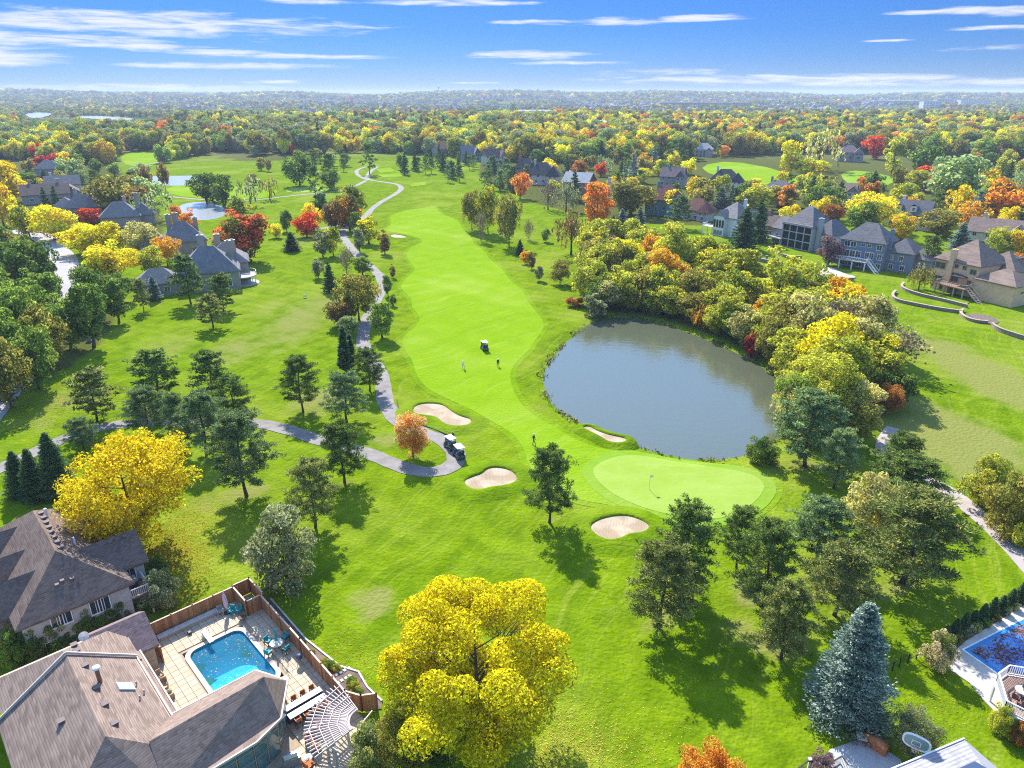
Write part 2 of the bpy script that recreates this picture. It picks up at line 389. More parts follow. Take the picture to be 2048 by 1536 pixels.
F = np.stack([idx[:-1, :-1], idx[:-1, 1:], idx[1:, 1:], idx[1:, :-1]], -1).reshape(-1, 4)
me.vertices.add(nx * ny); me.vertices.foreach_set('co', np.stack([GXf, GYf, GZ], -1).astype(np.float32).ravel())
me.loops.add(F.size); me.loops.foreach_set('vertex_index', F.ravel().astype(np.int32))
me.polygons.add(len(F)); me.polygons.foreach_set('loop_start', np.arange(0, F.size, 4, dtype=np.int32)); me.polygons.foreach_set('loop_total', np.full(len(F), 4, np.int32))
me.update(calc_edges=True); me.shade_smooth()
rr = np.hypot(GXf, GYf)
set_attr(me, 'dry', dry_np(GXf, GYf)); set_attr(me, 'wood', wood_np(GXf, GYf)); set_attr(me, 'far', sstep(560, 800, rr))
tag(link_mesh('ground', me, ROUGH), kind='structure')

def sheet(name, poly, dz, step, mat, kind='structure', parent=None, zf=None):
    """a sheet laid over the terrain, tessellated so that it follows it"""
    P = [Vector((p[0], p[1])) for p in poly]; n = len(P)
    A = np.array(poly); lo, hi = A.min(0), A.max(0)
    XX, YY = np.meshgrid(np.arange(lo[0] + step / 2, hi[0], step), np.arange(lo[1] + step / 2, hi[1], step))
    XX = XX.ravel() + NR.uniform(-.2, .2, XX.size) * step; YY = YY.ravel() + NR.uniform(-.2, .2, YY.size) * step
    if XX.size:
        m = seg_dist(XX, YY, poly) < -0.35 * step; XX, YY = XX[m], YY[m]
    V = P + [Vector((float(a), float(b))) for a, b in zip(XX, YY)]
    r = delaunay_2d_cdt(V, [], [list(range(n))], 1, 1e-6)
    vx = np.array([v.x for v in r[0]]); vy = np.array([v.y for v in r[0]])
    vz = (h_np(vx, vy) if zf is None else zf(vx, vy)) + dz
    me = bpy.data.meshes.new(name)
    fs = []
    for q in r[2]:
        a, b, c = (r[0][i] for i in q[:3])
        fs.append(q if (b - a).cross(c - a) > 0 else list(reversed(q)))
    me.from_pydata(list(zip(vx.tolist(), vy.tolist(), vz.tolist())), [], fs); me.update(); me.shade_smooth()
    set_attr(me, 'dry', dry_np(vx, vy) * 0.35); set_attr(me, 'wood', np.zeros(len(vx))); set_attr(me, 'far', np.zeros(len(vx)))
    o = link_mesh(name, me, mat, parent)
    if kind: o['kind'] = kind
    return o
def offset_poly(p, d):
    n = len(p); a = sum(p[i][0] * p[(i + 1) % n][1] - p[(i + 1) % n][0] * p[i][1] for i in range(n)); s = 1 if a > 0 else -1
    q = []
    for i in range(n):
        x0, y0 = p[i - 1]; x1, y1 = p[(i + 1) % n]; tx, ty = x1 - x0, y1 - y0; L = math.hypot(tx, ty) + 1e-9
        q.append((p[i][0] + s * ty / L * d, p[i][1] - s * tx / L * d))
    return q
FIRSTCUT = grass_mat('first_cut_grass', (0.108, 0.195, 0.003), (0.150, 0.250, 0.004), (0.225, 0.29, 0.03), 0.1, R(48), 3.0, 0.4)
sheet('first_cut', offset_poly(FAIRWAY, 1.1), 0.03, 3.0, FIRSTCUT)
sheet('fairway', FAIRWAY, 0.055, 3.0, FWAY)
sheet('green_collar', offset_poly(GREEN, 1.6), 0.075, 2.0, COLLAR)
sheet('putting_green', GREEN, 0.10, 2.0, PUTT)
# tee boxes far up the hole and the greens of the neighbouring holes
for nm, q in (('tee_box', (752,338, 782,336, 790,343, 760,346)), ('tee_box', (757,349, 800,347, 806,354, 764,356)), ('tee_box', (818,368, 850,364, 853,369, 824,373))):
    sheet(nm, pts(*q), 0.09, 3.0, FWAY)
sheet('distant_green', smooth_closed(pts(240,312, 275,303, 320,303, 345,310, 320,323, 270,332, 245,326), 1), 0.06, 5.0, FWAY)
sheet('distant_green', smooth_closed(pts(570,378, 640,374, 668,379, 640,384, 575,386), 1), 0.06, 4.0, PUTT)
sheet('distant_fairway', smooth_closed(pts(330,372, 400,370, 520,372, 560,380, 540,396, 430,398, 340,392), 1), 0.06, 5.0, FWAY)
sheet('distant_fairway', smooth_closed(pts(1400,330, 1460,322, 1560,340, 1640,370, 1580,372, 1480,368, 1420,352), 1), 0.06, 5.0, FWAY)
sheet('distant_fairway', smooth_closed(pts(1350,292, 1400,288, 1470,292, 1475,300, 1410,308, 1360,304), 1), 0.06, 6.0, FWAY)
sheet('distant_meadow', smooth_closed(pts(1680,345, 1720,340, 1800,357, 1770,372, 1715,378, 1690,362), 1), 0.06, 5.0, COLLAR)

# ------------------------------------------------------------------ sand bunkers: raked sand dished into a grass lip
m, t, b, out = pbsdf('bunker_sand'); co = t.n('ShaderNodeNewGeometry').outputs['Position']
c = t.mix(t.ss(t.noise(co, 0.35, 4), 0.4, 0.62), (0.31, 0.225, 0.14), (0.42, 0.335, 0.23)); c = t.mix(t.m('MULTIPLY', t.ss(t.noise(co, 3.0, 5, .7), .45, .7), .45), c, (0.30, 0.21, 0.13))
t.t.links.new(c, b.inputs['Base Color']); b.inputs['Roughness'].default_value = 0.95
wv = t.n('ShaderNodeTexWave', i={'Vector': co, 'Scale': 1.7, 'Distortion': 9.0, 'Detail': 2.0, 'Detail Scale': .6}).outputs['Fac']
t.t.links.new(t.n('ShaderNodeBump', i={'Height': wv, 'Strength': 0.5, 'Distance': 0.06}).outputs[0], b.inputs['Normal']); MATS['sand'] = m
LIPM = grass_mat('bunker_lip_grass', (0.078, 0.143, 0.002), (0.134, 0.222, 0.003), (0.19, 0.25, 0.02), 0.0)
for bi, poly in enumerate(BUNKERS):
    zc_ = float(h_np(np.array([p[0] for p in poly]), np.array([p[1] for p in poly])).max())
    def zsand(X, Y, poly=poly, zc_=zc_):
        d = -seg_dist(X, Y, poly); return zc_ + 0.30 - 0.24 * sstep(0, 3.5, d)
    s = sheet('sand_bunker', poly, 0.0, 0.9 if bi < 4 else 2.0, MATS['sand'], zf=zsand)
    kb = .62 if bi == 2 else 1.0
    rings = [(offset_poly(poly, -0.10), zc_ + 0.28), (offset_poly(poly, -0.02), zc_ + 0.46), (offset_poly(poly, 0.35), zc_ + 0.52), (offset_poly(poly, 1.1 * kb), zc_ + 0.40), (offset_poly(poly, 2.2 * kb), zc_ + 0.15), (offset_poly(poly, 3.4 * kb), None)]
    mb = MB(); n = len(poly)
    for q, zr in rings:
        for x, y in q: mb.v.append((x, y, (hz(x, y) - 0.06) if zr is None else max(zr, hz(x, y) + (.02 if zr > zc_ + .2 else .03))))
    for k in range(len(rings) - 1):
        for i in range(n):
            a, b_ = k * n + i, k * n + (i + 1) % n; mb.f.append((a, a + n, b_ + n, b_))
    o = mb.build('bunker_lip', LIPM, smooth=True); tag(o, kind='structure')
    bm = bmesh.new(); bm.from_mesh(o.data); bmesh.ops.recalc_face_normals(bm, faces=bm.faces); bm.to_mesh(o.data); bm.free()

# ------------------------------------------------------------------ water
def water_mat(name, deep, rough, bs, bstr):
    m, t, b, out = pbsdf(name); co = t.n('ShaderNodeNewGeometry').outputs['Position']
    b.inputs['Base Color'].default_value = (*deep, 1); b.inputs['Roughness'].default_value = rough; b.inputs['IOR'].default_value = 1.5; b.inputs['Specular IOR Level'].default_value = 0.6
    mp = t.n('ShaderNodeMapping', i={'Vector': co, 'Scale': (1.0, 1.6, 1.0), 'Rotation': (0, 0, .4)}).outputs[0]
    h = t.m('ADD', t.noise(mp, bs, 3, .6), t.m('MULTIPLY', t.noise(mp, bs * 0.3, 2), 1.2))
    t.t.links.new(t.n('ShaderNodeBump', i={'Height': h, 'Strength': bstr, 'Distance': 0.12}).outputs[0], b.inputs['Normal'])
    MATS[name] = m; return m
WM = water_mat('pond_water', (0.078, 0.088, 0.055), 0.05, 1.3, 0.2)
def water(name, poly, z, step, mat=WM): return sheet(name, poly, 0.0, step, mat, zf=lambda X, Y: np.full(X.shape, z))
water('pond_water', offset_poly(POND, 1.5), -0.55, 6.0); LM = water_mat('lake_water', (0.25, 0.28, 0.31), 0.2, 0.4, 0.5)  # pale lake base colour stands in for sky glare, on the small ponds too
water('pond_water', offset_poly(POND_L, 1.5), -0.5, 8.0, LM); water('pond_water', offset_poly(POND_M, 1.5), -0.5, 8.0, LM)
for q in (LAKE_A, LAKE_B):
    zl = float(h_np(np.array([p[0] for p in q]), np.array([p[1] for p in q])).max()); sheet('lake_water', q, 0.0, 40.0, LM, zf=lambda X, Y, z=zl: np.full(X.shape, z + 0.6))

# ------------------------------------------------------------------ paths and roads
ASPH = M('path_asphalt', (0.205, 0.185, 0.17), 0.9, 0.2, 0.5, 0.2)
ROADM = M('road_asphalt', (0.30, 0.28, 0.28), 0.9, 0.10, 0.3, 0.1)
def resample(p, step):
    q = [p[0]]; 
    for a, b_ in zip(p[:-1], p[1:]):
        d = math.dist(a, b_); k = max(1, int(d / step))
        q += [(a[0] + (b_[0] - a[0]) * i / k, a[1] + (b_[1] - a[1]) * i / k) for i in range(1, k + 1)]
    return q
def ribbon(name, line, wid, dz, mat, thick=0.03):
    line = resample(line, 1.4); mb = MB(); n = len(line); L = []; Rr = []
    for i in range(n):
        a, c_ = line[max(0, i - 1)], line[min(n - 1, i + 1)]; tx, ty = c_[0] - a[0], c_[1] - a[1]; l = math.hypot(tx, ty) + 1e-9
        nxx, nyy = -ty / l, tx / l; wv_ = wid / 2 * (1 + 0.04 * math.sin(i * .37) + .03 * math.sin(i * .91))
        L.append((line[i][0] + nxx * wv_, line[i][1] + nyy * wv_)); Rr.append((line[i][0] - nxx * wv_, line[i][1] - nyy * wv_))
    X = np.array([p[0] for p in L + Rr]); Y = np.array([p[1] for p in L + Rr]); Z = h_np(X, Y) + dz
    mb.v = list(zip(X.tolist(), Y.tolist(), Z.tolist())) + list(zip(X.tolist(), Y.tolist(), (Z - thick - .1).tolist()))
    for i in range(n - 1):
        mb.f += [(i + n, i + n + 1, i + 1, i), (i, i + 1, i + 1 + 2 * n, i + 2 * n), (i + n + 1, i + n, i + 3 * n, i + n + 1 + 2 * n)]
    return tag(mb.build(name, mat), kind='structure')
PATH = smooth_open(pts(755,334, 740,343, 734,352, 735,361, 775,366, 797,369, 805,377, 790,390, 762,405, 742,418, 732,431, 712,440, 690,452, 684,466, 690,482, 712,510, 739,532, 757,549, 765,562, 763,579, 757,595, 744,622, 731,646, 726,670, 726,692, 738,712, 756,735, 766,757, 767,782,
    772,806, 786,829, 804,846, 837,858, 868,870, 896,886, 914,906, 911,928, 887,942, 850,946, 807,936, 762,917, 737,906, 690,893, 637,878, 612,869, 562,853, 512,843, 430,838, 340,842, 240,848, 212,853, 137,873, 75,901, 37,920, 0,936, -80,975), 3)
ribbon('cart_path', PATH, 2.9, 0.07, ASPH)
ribbon('cart_path', smooth_open(pts(736,361, 722,355, 713,347, 713,340, 728,335, 745,333), 2), 2.6, 0.075, ASPH)
ribbon('cart_path', smooth_open(pts(733,362, 715,372, 690,381, 660,385, 620,388, 570,392, 520,398, 440,402, 380,398, 340,394), 2), 2.6, 0.072, ASPH)
ribbon('cart_path', smooth_open(pts(712,441, 690,447, 672,449, 648,454, 620,460), 2), 2.6, 0.068, ASPH)
ribbon('cart_path', smooth_open(pts(262,332, 300,328, 330,322, 347,313, 338,306), 2), 4.0, 0.09, ASPH)
ribbon('footpath', smooth_open(pts(1790,860, 1762,900, 1790,935, 1850,960, 1897,982, 1923,1002, 1973,1046, 2011,1081, 2048,1122, 2140,1220), 2), 2.6, 0.07, M('footpath_asphalt', (0.36, 0.31, 0.29), .9, .12, .8))
ribbon('road', smooth_open(pts(-160,470, 30,462, 75,468, 105,488, 128,515, 137,545, 128,585, 105,640, 60,720, -60,860), 3), 7.5, 0.07, ROADM)
# dark timber edging along the bend by the bunkers
for a, b_, off in ((0.48, 0.58, 1.62), ):
    seg = pts(783,800, 786,818, 797,832, 815,845, 842,854, 872,866, 893,877); seg = smooth_open(seg, 2)
    mb = MB(); seg = [(x + .9, y + .35) for x, y in seg]
    for p, q in zip(seg[:-1], seg[1:]): mb.beam(on(*p, .1), on(*q, .1), 0.14, 0.26)
    tag(mb.build('timber_edging', M('dark_timber', (.05, .04, .035), .9)), kind='structure')
# ------------------------------------------------------------------ foliage materials: colour comes from each tree, with leaf-to-leaf variety
def leaf_mat(name, transl, var=0.5):
    m = bpy.data.materials.new(name); m.use_nodes = True; t = NT(m.node_tree); out = t.n('ShaderNodeOutputMaterial')
    oc = t.n('ShaderNodeObjectInfo').outputs['Color']
    c2 = t.n('ShaderNodeAttribute', attribute_type='OBJECT', attribute_name='col2').outputs['Color']
    tint = t.n('ShaderNodeAttribute', attribute_name='tint').outputs['Fac']
    leaf = t.n('ShaderNodeAttribute', attribute_name='leaf').outputs['Fac']
    c = t.mix(t.ss(t.m('ADD', tint, t.m('MULTIPLY_ADD', leaf, 0.5, -0.25)), 0.25, 0.85), oc, c2)
    hs_ = t.n('ShaderNodeHueSaturation', i={'Hue': t.m('MULTIPLY_ADD', leaf, 0.03, 0.485), 'Saturation': 1.0, 'Value': t.m('MULTIPLY_ADD', leaf, var * 2, 1 - var), 'Color': c}).outputs[0]
    d = t.n('ShaderNodeBsdfDiffuse', i={'Color': hs_}); tr = t.n('ShaderNodeBsdfTranslucent', i={'Color': hs_})
    mx = t.n('ShaderNodeMixShader', i={0: transl, 1: d.outputs[0], 2: tr.outputs[0]})
    t.t.links.new(mx.outputs[0], out.inputs[0]); MATS[name] = m; return m
LEAF = leaf_mat('broad_leaves', 0.48); NEEDLE = leaf_mat('needles', 0.3, 0.45); TWIG = leaf_mat('bare_twigs', 0.0, 0.3)
def bark_mat(name, a, b_):
    m, t, b, out = pbsdf(name); co = t.n('ShaderNodeTexCoord').outputs['Object']
    mp = t.n('ShaderNodeMapping', i={'Vector': co, 'Scale': (6, 6, 1.2)}).outputs[0]
    t.t.links.new(t.mix(t.ss(t.noise(mp, 1.5, 3), .35, .65), a, b_), b.inputs['Base Color']); b.inputs['Roughness'].default_value = .95; MATS[name] = m; return m
BARK = bark_mat('grey_brown_bark', (0.055, 0.042, 0.032), (0.13, 0.105, 0.085)); PBARK = bark_mat('pine_bark', (0.045, 0.03, 0.024), (0.12, 0.08, 0.06))

def cards(P, N, S, asp, rng, tint, name, along=None):
    """P centres, N facing normals, S sizes; returns a mesh of small leaf quads with 'tint' (branch) and 'leaf' (single leaf) variety"""
    n = len(P); N = N / (np.linalg.norm(N, axis=1, keepdims=True) + 1e-9)
    if along is None:
        r = rng.normal(size=(n, 3)); U = np.cross(N, r)
    else: U = along
    U = U / (np.linalg.norm(U, axis=1, keepdims=True) + 1e-9); V = np.cross(N, U); V /= (np.linalg.norm(V, axis=1, keepdims=True) + 1e-9)
    a = S[:, None] * U * 0.5; b = S[:, None] * V * 0.5 * asp; bend = N * (S * 0.12)[:, None]
    Q = np.stack([P - a, P - b * 0.9 + bend, P + a, P + b * 0.9 + bend], 1)      # a lozenge folded a little along its rib
    me = bpy.data.meshes.new(name); me.vertices.add(4 * n); me.vertices.foreach_set('co', Q.astype(np.float32).ravel())
    me.loops.add(4 * n); me.loops.foreach_set('vertex_index', np.arange(4 * n, dtype=np.int32))
    me.polygons.add(n); me.polygons.foreach_set('loop_start', np.arange(0, 4 * n, 4, dtype=np.int32)); me.polygons.foreach_set('loop_total', np.full(n, 4, np.int32))
    me.update(calc_edges=True)
    for nm, arr in (('tint', np.broadcast_to(tint, (n,))), ('leaf', rng.random(n))):
        at = me.attributes.new(nm, 'FLOAT', 'FACE'); at.data.foreach_set('value', np.ascontiguousarray(arr, dtype=np.float32))
    return me
def rdir(rng, n):
    v = rng.normal(size=(n, 3)); return v / np.linalg.norm(v, axis=1, keepdims=True)
def clump_crown(name, rng, C, RAD, per, size, asp=0.62, up=0.25, squash=0.85, fill=0.5):
    """leafy clumps: cards on the shell of every clump, denser on its upper side"""
    Ps, Ns, Ts, Ss = [], [], [], []
    for c, r in zip(C, RAD):
        k = max(6, int(per * (r / RAD.mean()) ** 2)); d = rdir(rng, k); d[:, 2] += up; d /= np.linalg.norm(d, axis=1, keepdims=True)
        q = r * (1 - fill * rng.random(k) ** 2.2)[:, None] * d; q[:, 2] *= squash
        Ps.append(c + q); Ns.append(d + 0.75 * rng.normal(size=(k, 3))); Ts.append(np.full(k, rng.random())); Ss.append(size * rng.uniform(.65, 1.35, k))
    return cards(np.concatenate(Ps), np.concatenate(Ns), np.concatenate(Ss), asp, rng, np.concatenate(Ts), name)
def limbs(rng, H, W, z0, n, r0, lean=0.0, zt=0.85, rise=0.55, n_side=6, sub=True):
    mb = MB(); top = Vector((lean * H * .1, rng.normal() * .02 * H, H * zt)); k = 7
    spine = [Vector((top.x * (i / k) ** 1.5 + rng.normal() * .006 * H * (i > 0), top.y * i / k, top.z * i / k)) for i in range(k + 1)]
    mb.tube(spine, [r0 * (1.25 if i == 0 else 1.0) * (1 - .88 * i / k) for i in range(k + 1)], n_side + 2)
    for i in range(n):
        f = z0 + (zt - .12 - z0) * (i + rng.random() * .6) / n; s = spine[min(k - 1, int(f / zt * k))]; p = Vector((s.x, s.y, f * H))
        a = rng.random() * 6.283 + i * 2.4; L = W * .5 * (0.55 + .4 * rng.random()) * (1.05 - .55 * f)
        q = p + Vector((math.cos(a) * L, math.sin(a) * L, L * rise * (0.6 + .7 * rng.random()))); mid_ = (p + q) / 2 + Vector((0, 0, -L * .06))
        rr_ = r0 * .42 * (1.1 - f); mb.tube([p, mid_, q], [rr_, rr_ * .65, rr_ * .2], 5, False)
        if sub:
            for _ in range(2):
                d = Vector(rng.normal(size=3)) * L * .33; d.z = abs(d.z); mb.tube([mid_, mid_ + (q - p) * .3 + d], [rr_ * .5, rr_ * .12], 4, False)
    return mb
ARCH = {}
def arch(key, trunk_mb, crown_me, H, W, bark, leafm):
    tm = trunk_mb.mesh('trunk'); tm.shade_smooth(); tm.materials.append(bark); crown_me.materials.append(leafm)
    ARCH.setdefault(key, []).append((tm, crown_me, H, W))
def ell_clumps(rng, n, H, W, zc0, zr, rmin, rmax, shape=1.0, core=0.55, flat=0.0):
    """clump centres through an uneven ellipsoid"""
    d = rdir(rng, n); k = core + (1 - core) * rng.random(n) ** .6
    lump = 1 + .16 * np.sin(d[:, 0] * 5 + rng.random() * 6) * np.sin(d[:, 1] * 4 + rng.random() * 6) + .10 * rng.normal(size=n)
    C = d * k[:, None] * lump[:, None]; zz_ = C[:, 2]
    wid = np.where(zz_ < 0, 1.0 - .25 * zz_ ** 2 * shape, 1.0)
    return np.stack([C[:, 0] * W * .5 * wid * .86, C[:, 1] * W * .5 * wid * .86, zc0 * H + zz_ * zr * H * (1 - flat * .3)], -1), rng.uniform(rmin, rmax, n)
def norm_crown(me, H, W):
    """scale the crown so that it really spans W and tops out at H"""
    n = len(me.vertices); co = np.empty(n * 3, np.float32); me.vertices.foreach_get('co', co); co = co.reshape(-1, 3)
    r = np.quantile(np.hypot(co[:, 0], co[:, 1]), .985); co[:, :2] *= (W / 2) / r; zt = np.quantile(co[:, 2], .998); co[:, 2] *= H / zt
    me.vertices.foreach_set('co', co.ravel()); me.update(); return me
LODS = {'n': (1.0, 1.0), 'm': (0.30, 1.85), 'f': (0.085, 3.3)}
def mk_round(seed, lod, key='round', H=10.0, W=8.4, n=70, per=230, size=.30, zc0=.56, zr=.42, rmin=.75, rmax=1.45, z0=.16, fill=.5, rise=.9, shape=1.0, core=.5, asp=.62, lm=None):
    q, s = LODS[lod]; rng = np.random.default_rng(seed); nn = max(14, int(n * (1 if lod == 'n' else .7 if lod == 'm' else .35)))
    C, rad = ell_clumps(rng, nn, H, W, zc0, zr, rmin, rmax, shape, core); rad = rad * (1 if lod == 'n' else 1.12 if lod == 'm' else 1.45)
    me = norm_crown(clump_crown('crown', rng, C, rad, per * q * n / nn, size * s, asp, fill=fill), H, W)
    arch(key + '_' + lod, limbs(rng, H, W, z0, 9 if lod != 'f' else 3, H * .022, zt=.8, rise=rise, sub=lod == 'n'), me, H, W, BARK, lm or LEAF)
def mk_pine(seed, lod):
    """long-needled pine: bare lower trunk, spoke-like limbs, rounded open crown of needle tufts"""
    q, s = LODS[lod]; rng = np.random.default_rng(seed); H, W = 11.0, 7.6; mb = MB(); k = 8
    sp = [Vector((.12 * math.sin(i * .9 + seed), .12 * math.cos(i * 1.1 + seed), H * .95 * i / k)) for i in range(k + 1)]
    mb.tube(sp, [.19 * (1.2 if i == 0 else 1) * (1 - .85 * i / k) for i in range(k + 1)], 7)
    T, TR = [], []; nb = 64 if lod == 'n' else 46 if lod == 'm' else 26
    for i in range(nb):
        f = .24 + .74 * (i + rng.random()) / nb; z = f * H
        prof = (1 - ((f - .42) / .62) ** 2) ** .62 if abs(f - .42) < .62 else .1
        prof *= .78 if f < .3 else 1
        L = W * .5 * max(.12, prof) * rng.uniform(.62, 1.12); a = i * 2.399 + rng.normal() * .35; el_ = (-.18 + .75 * f) + rng.normal() * .1
        p = Vector((0, 0, z - .3)); qd = Vector((math.cos(a) * math.cos(el_), math.sin(a) * math.cos(el_), math.sin(el_)))
        e = p + qd * L + Vector((0, 0, .10 * L)); 
        if lod != 'f': mb.tube([p, p + qd * L * .55, e], [.06 * (1.2 - f), .04 * (1.2 - f), .012], 4, False)
        m_ = 6 if lod == 'n' else 4 if lod == 'm' else 2
        for j in range(m_):
            g = .38 + .66 * (j + rng.random() * .6) / m_; c = p + (e - p) * min(g, 1.02) + Vector(rng.normal(size=3)) * .30 * (1.25 - g) * L * .45
            T.append(c); TR.append(rng.uniform(.34, .58))
    for _ in range(10): T.append(Vector((rng.normal() * .5, rng.normal() * .5, H * rng.uniform(.9, .97)))); TR.append(.55)
    T = np.array(T); TR = np.array(TR); per = int(50 * (1 if lod == 'n' else .42 if lod == 'm' else .22)); N = len(T)
    d = rdir(rng, N * per); d[:, 2] = d[:, 2] * .75 + .35; d /= np.linalg.norm(d, axis=1, keepdims=True)
    rr_ = np.repeat(TR, per) * (1.0 if lod == 'n' else 1.1 if lod == 'm' else 1.35) * rng.uniform(.35, 1.0, N * per)
    P = np.repeat(T, per, 0) + d * rr_[:, None] * np.array([1.15, 1.15, .8])
    S = (.30 if lod == 'n' else .60 if lod == 'm' else 1.05) * rng.uniform(.7, 1.3, N * per); r2 = rng.normal(size=d.shape)
    me = cards(P, np.cross(d, r2), S, .34 if lod == 'n' else .42, rng, np.repeat(rng.random(N), per), 'crown', along=d)
    arch('pine_' + lod, mb, norm_crown(me, H, W), H, W, PBARK, NEEDLE)
def mk_spruce(seed, lod, key='spruce', H=12.0, W=7.0, droop=.16):
    q, s = LODS[lod]; rng = np.random.default_rng(seed); mb = MB(); mb.tube([(0, 0, 0), (0, 0, H * .5), (0, 0, H * .97)], [.17, .1, .02], 7)
    nb = {'n': 900, 'm': 190, 'f': 60}[lod]; per = {'n': 40, 'm': 22, 'f': 14}[lod]; Ps, Ds, Ss, Ts = [], [], [], []
    for i in range(nb):
        f = (i + rng.random()) / nb; f = 1 - (1 - f) ** .62; a0 = i * 2.399 + rng.normal() * .3; z = H * (.05 + .94 * f); L = W * .5 * ((1 - f) ** .74 * .97 + .03) * rng.uniform(.6, 1.16) * (1 + .10 * math.sin(a0 * 3 + z * 1.7))
        a = a0; tier = .1 * math.sin(z * 5.2); g = rng.random(per) ** .62
        dx, dy = math.cos(a), math.sin(a); w_ = .20 * L * (1.15 - g) + .10
        x = L * g; zo = -droop * L * g * 1.6 + .26 * L * g ** 2.4 + tier
        lat = rng.normal(size=per) * w_
        Ps.append(np.stack([dx * x - dy * lat, dy * x + dx * lat, z + zo + rng.normal(size=per) * .05], -1))
        Ds.append(np.stack([dx + .8 * rng.normal(size=per) * .6, dy + .8 * rng.normal(size=per) * .6, .3 + .25 * rng.normal(size=per)], -1))
        Ss.append({'n': .27, 'm': .72, 'f': 1.3}[lod] * rng.uniform(.7, 1.25, per)); Ts.append(np.full(per, rng.random()))
        if lod == 'n' and i % 3 == 0: mb.tube([(0, 0, z), (dx * L * .5, dy * L * .5, z - droop * L * .5)], [.03, .01], 3, False)
    D = np.concatenate(Ds); D /= np.linalg.norm(D, axis=1, keepdims=True); r2 = rng.normal(size=D.shape) + np.array([0, 0, 1.6])
    nrm = r2 - D * (r2 * D).sum(1, keepdims=True)
    me = cards(np.concatenate(Ps), nrm, np.concatenate(Ss), .5, rng, np.concatenate(Ts), 'crown', along=D)
    arch(key + '_' + lod, mb, norm_crown(me, H, W), H, W, PBARK, NEEDLE)
def mk_willow(seed, lod):
    q, s = LODS[lod]; rng = np.random.default_rng(seed); H, W = 10.0, 9.0; ns = {'n': 420, 'm': 170, 'f': 60}[lod]; per = {'n': 26, 'm': 15, 'f': 8}[lod]; Ps, Ts = [], []
    C, rad = ell_clumps(rng, 30, H, W, .62, .34, .6, 1.1, .3, .35)
    for i in range(ns):
        c = C[rng.integers(30)] + rng.normal(size=3) * .55; g = rng.random(per); L = rng.uniform(1.0, 3.0)
        o = np.array([c[0], c[1], 0]); o = o / (np.linalg.norm(o) + 1e-6)
        Ps.append(c + np.outer(np.sqrt(g), o * .7) + np.outer(g, [0, 0, -L]) + rng.normal(size=(per, 3)) * .12); Ts.append(np.full(per, rng.random()))
    P = np.concatenate(Ps); n = len(P); N_ = rng.normal(size=(n, 3)); N_[:, 2] *= .4; al = rng.normal(size=(n, 3)) * .35 + np.array([0, 0, -1.0]); al -= N_ * ((al * N_).sum(1) / ((N_ ** 2).sum(1)))[:, None]
    me = cards(P, N_, .42 * (1 if lod == 'n' else 1.5 if lod == 'm' else 2.6) * rng.uniform(.6, 1.3, n), .38, rng, np.concatenate(Ts), 'crown', along=al)
    arch('willow_' + lod, limbs(rng, H, W, .2, 10, .24, zt=.78, rise=1.1, sub=lod == 'n'), norm_crown(me, H, W), H, W, BARK, LEAF)
def mk_bare(seed, lod, H=8.0, W=6.5, leafy=0.25):
    """mostly bare tree: fine upright twigs with the last leaves"""
    q, s = LODS[lod]; rng = np.random.default_rng(seed); mb = limbs(rng, H, W, .14, 12, .13, zt=.85, rise=1.2)
    ns = {'n': 900, 'm': 420, 'f': 160}[lod]; C, rad = ell_clumps(rng, 34, H, W, .58, .40, .8, 1.2, .5, .3)
    P = C[rng.integers(34, size=ns)] + rng.normal(size=(ns, 3)) * .75; o = P - np.array([0, 0, H * .25]); o /= np.linalg.norm(o, axis=1, keepdims=True); o += .45 * rng.normal(size=o.shape); o[:, 2] += .5
    k = int(ns * leafy * 6); Pl = C[rng.integers(34, size=k)] + rng.normal(size=(k, 3)) * .8
    PP = np.concatenate([P, Pl]); A = np.concatenate([o, rng.normal(size=(k, 3))]); A /= np.linalg.norm(A, axis=1, keepdims=True); r2 = rng.normal(size=A.shape)
    S = np.concatenate([rng.uniform(.9, 1.9, ns), rng.uniform(.18, .4, k) * (1 if lod == 'n' else 1.6)])
    n = len(PP); Nn = np.cross(A, r2); asp = .05 if lod == 'n' else .09
    me = cards(PP, Nn, S, 1.0, rng, np.concatenate([np.full(ns, .05), np.full(k, .95)]), 'crown', along=A)
    co = np.empty(n * 12, np.float32); me.vertices.foreach_get('co', co); co = co.reshape(n, 4, 3); c0 = co.mean(1, keepdims=True)
    co[:ns, 1] = c0[:ns, 0] + (co[:ns, 1] - c0[:ns, 0]) * asp * .5; co[:ns, 3] = c0[:ns, 0] + (co[:ns, 3] - c0[:ns, 0]) * asp * .5
    me.vertices.foreach_set('co', co.ravel()); me.update()
    arch('bare_' + lod, mb, norm_crown(me, H, W), H, W, BARK, TWIG)
for sd_ in (1, 2, 3): mk_pine(sd_, 'n')
for sd_ in (4, 5): mk_pine(sd_, 'm')
for sd_ in (6, 7): mk_pine(sd_, 'f')
mk_spruce(11, 'n'); mk_spruce(12, 'm'); mk_spruce(13, 'f'); mk_spruce(14, 'm', 'column', 9.0, 2.4, -.25); mk_spruce(15, 'n', 'column', 9.0, 2.4, -.25)
for l_, sds in (('n', (21, 22)), ('m', (23, 24, 25)), ('f', (26, 27, 28))):
    for s_ in sds: mk_round(s_, l_)
for l_, sds in (('n', (31,)), ('m', (32, 33)), ('f', (34, 35))):
    for s_ in sds: mk_round(s_, l_, 'oval', 11.0, 6.6, 62, 210, .30, .54, .45, .7, 1.25, .12, .5, 1.3, .6)
for l_, sds in (('n', (41,)), ('m', (42, 43)), ('f', (44,))):      # airy spreading crown, branches showing
    for s_ in sds: mk_round(s_, l_, 'airy', 9.0, 9.6, 190, 120, .22, .56, .42, .45, .95, .18, .75, .8, .3, .35)
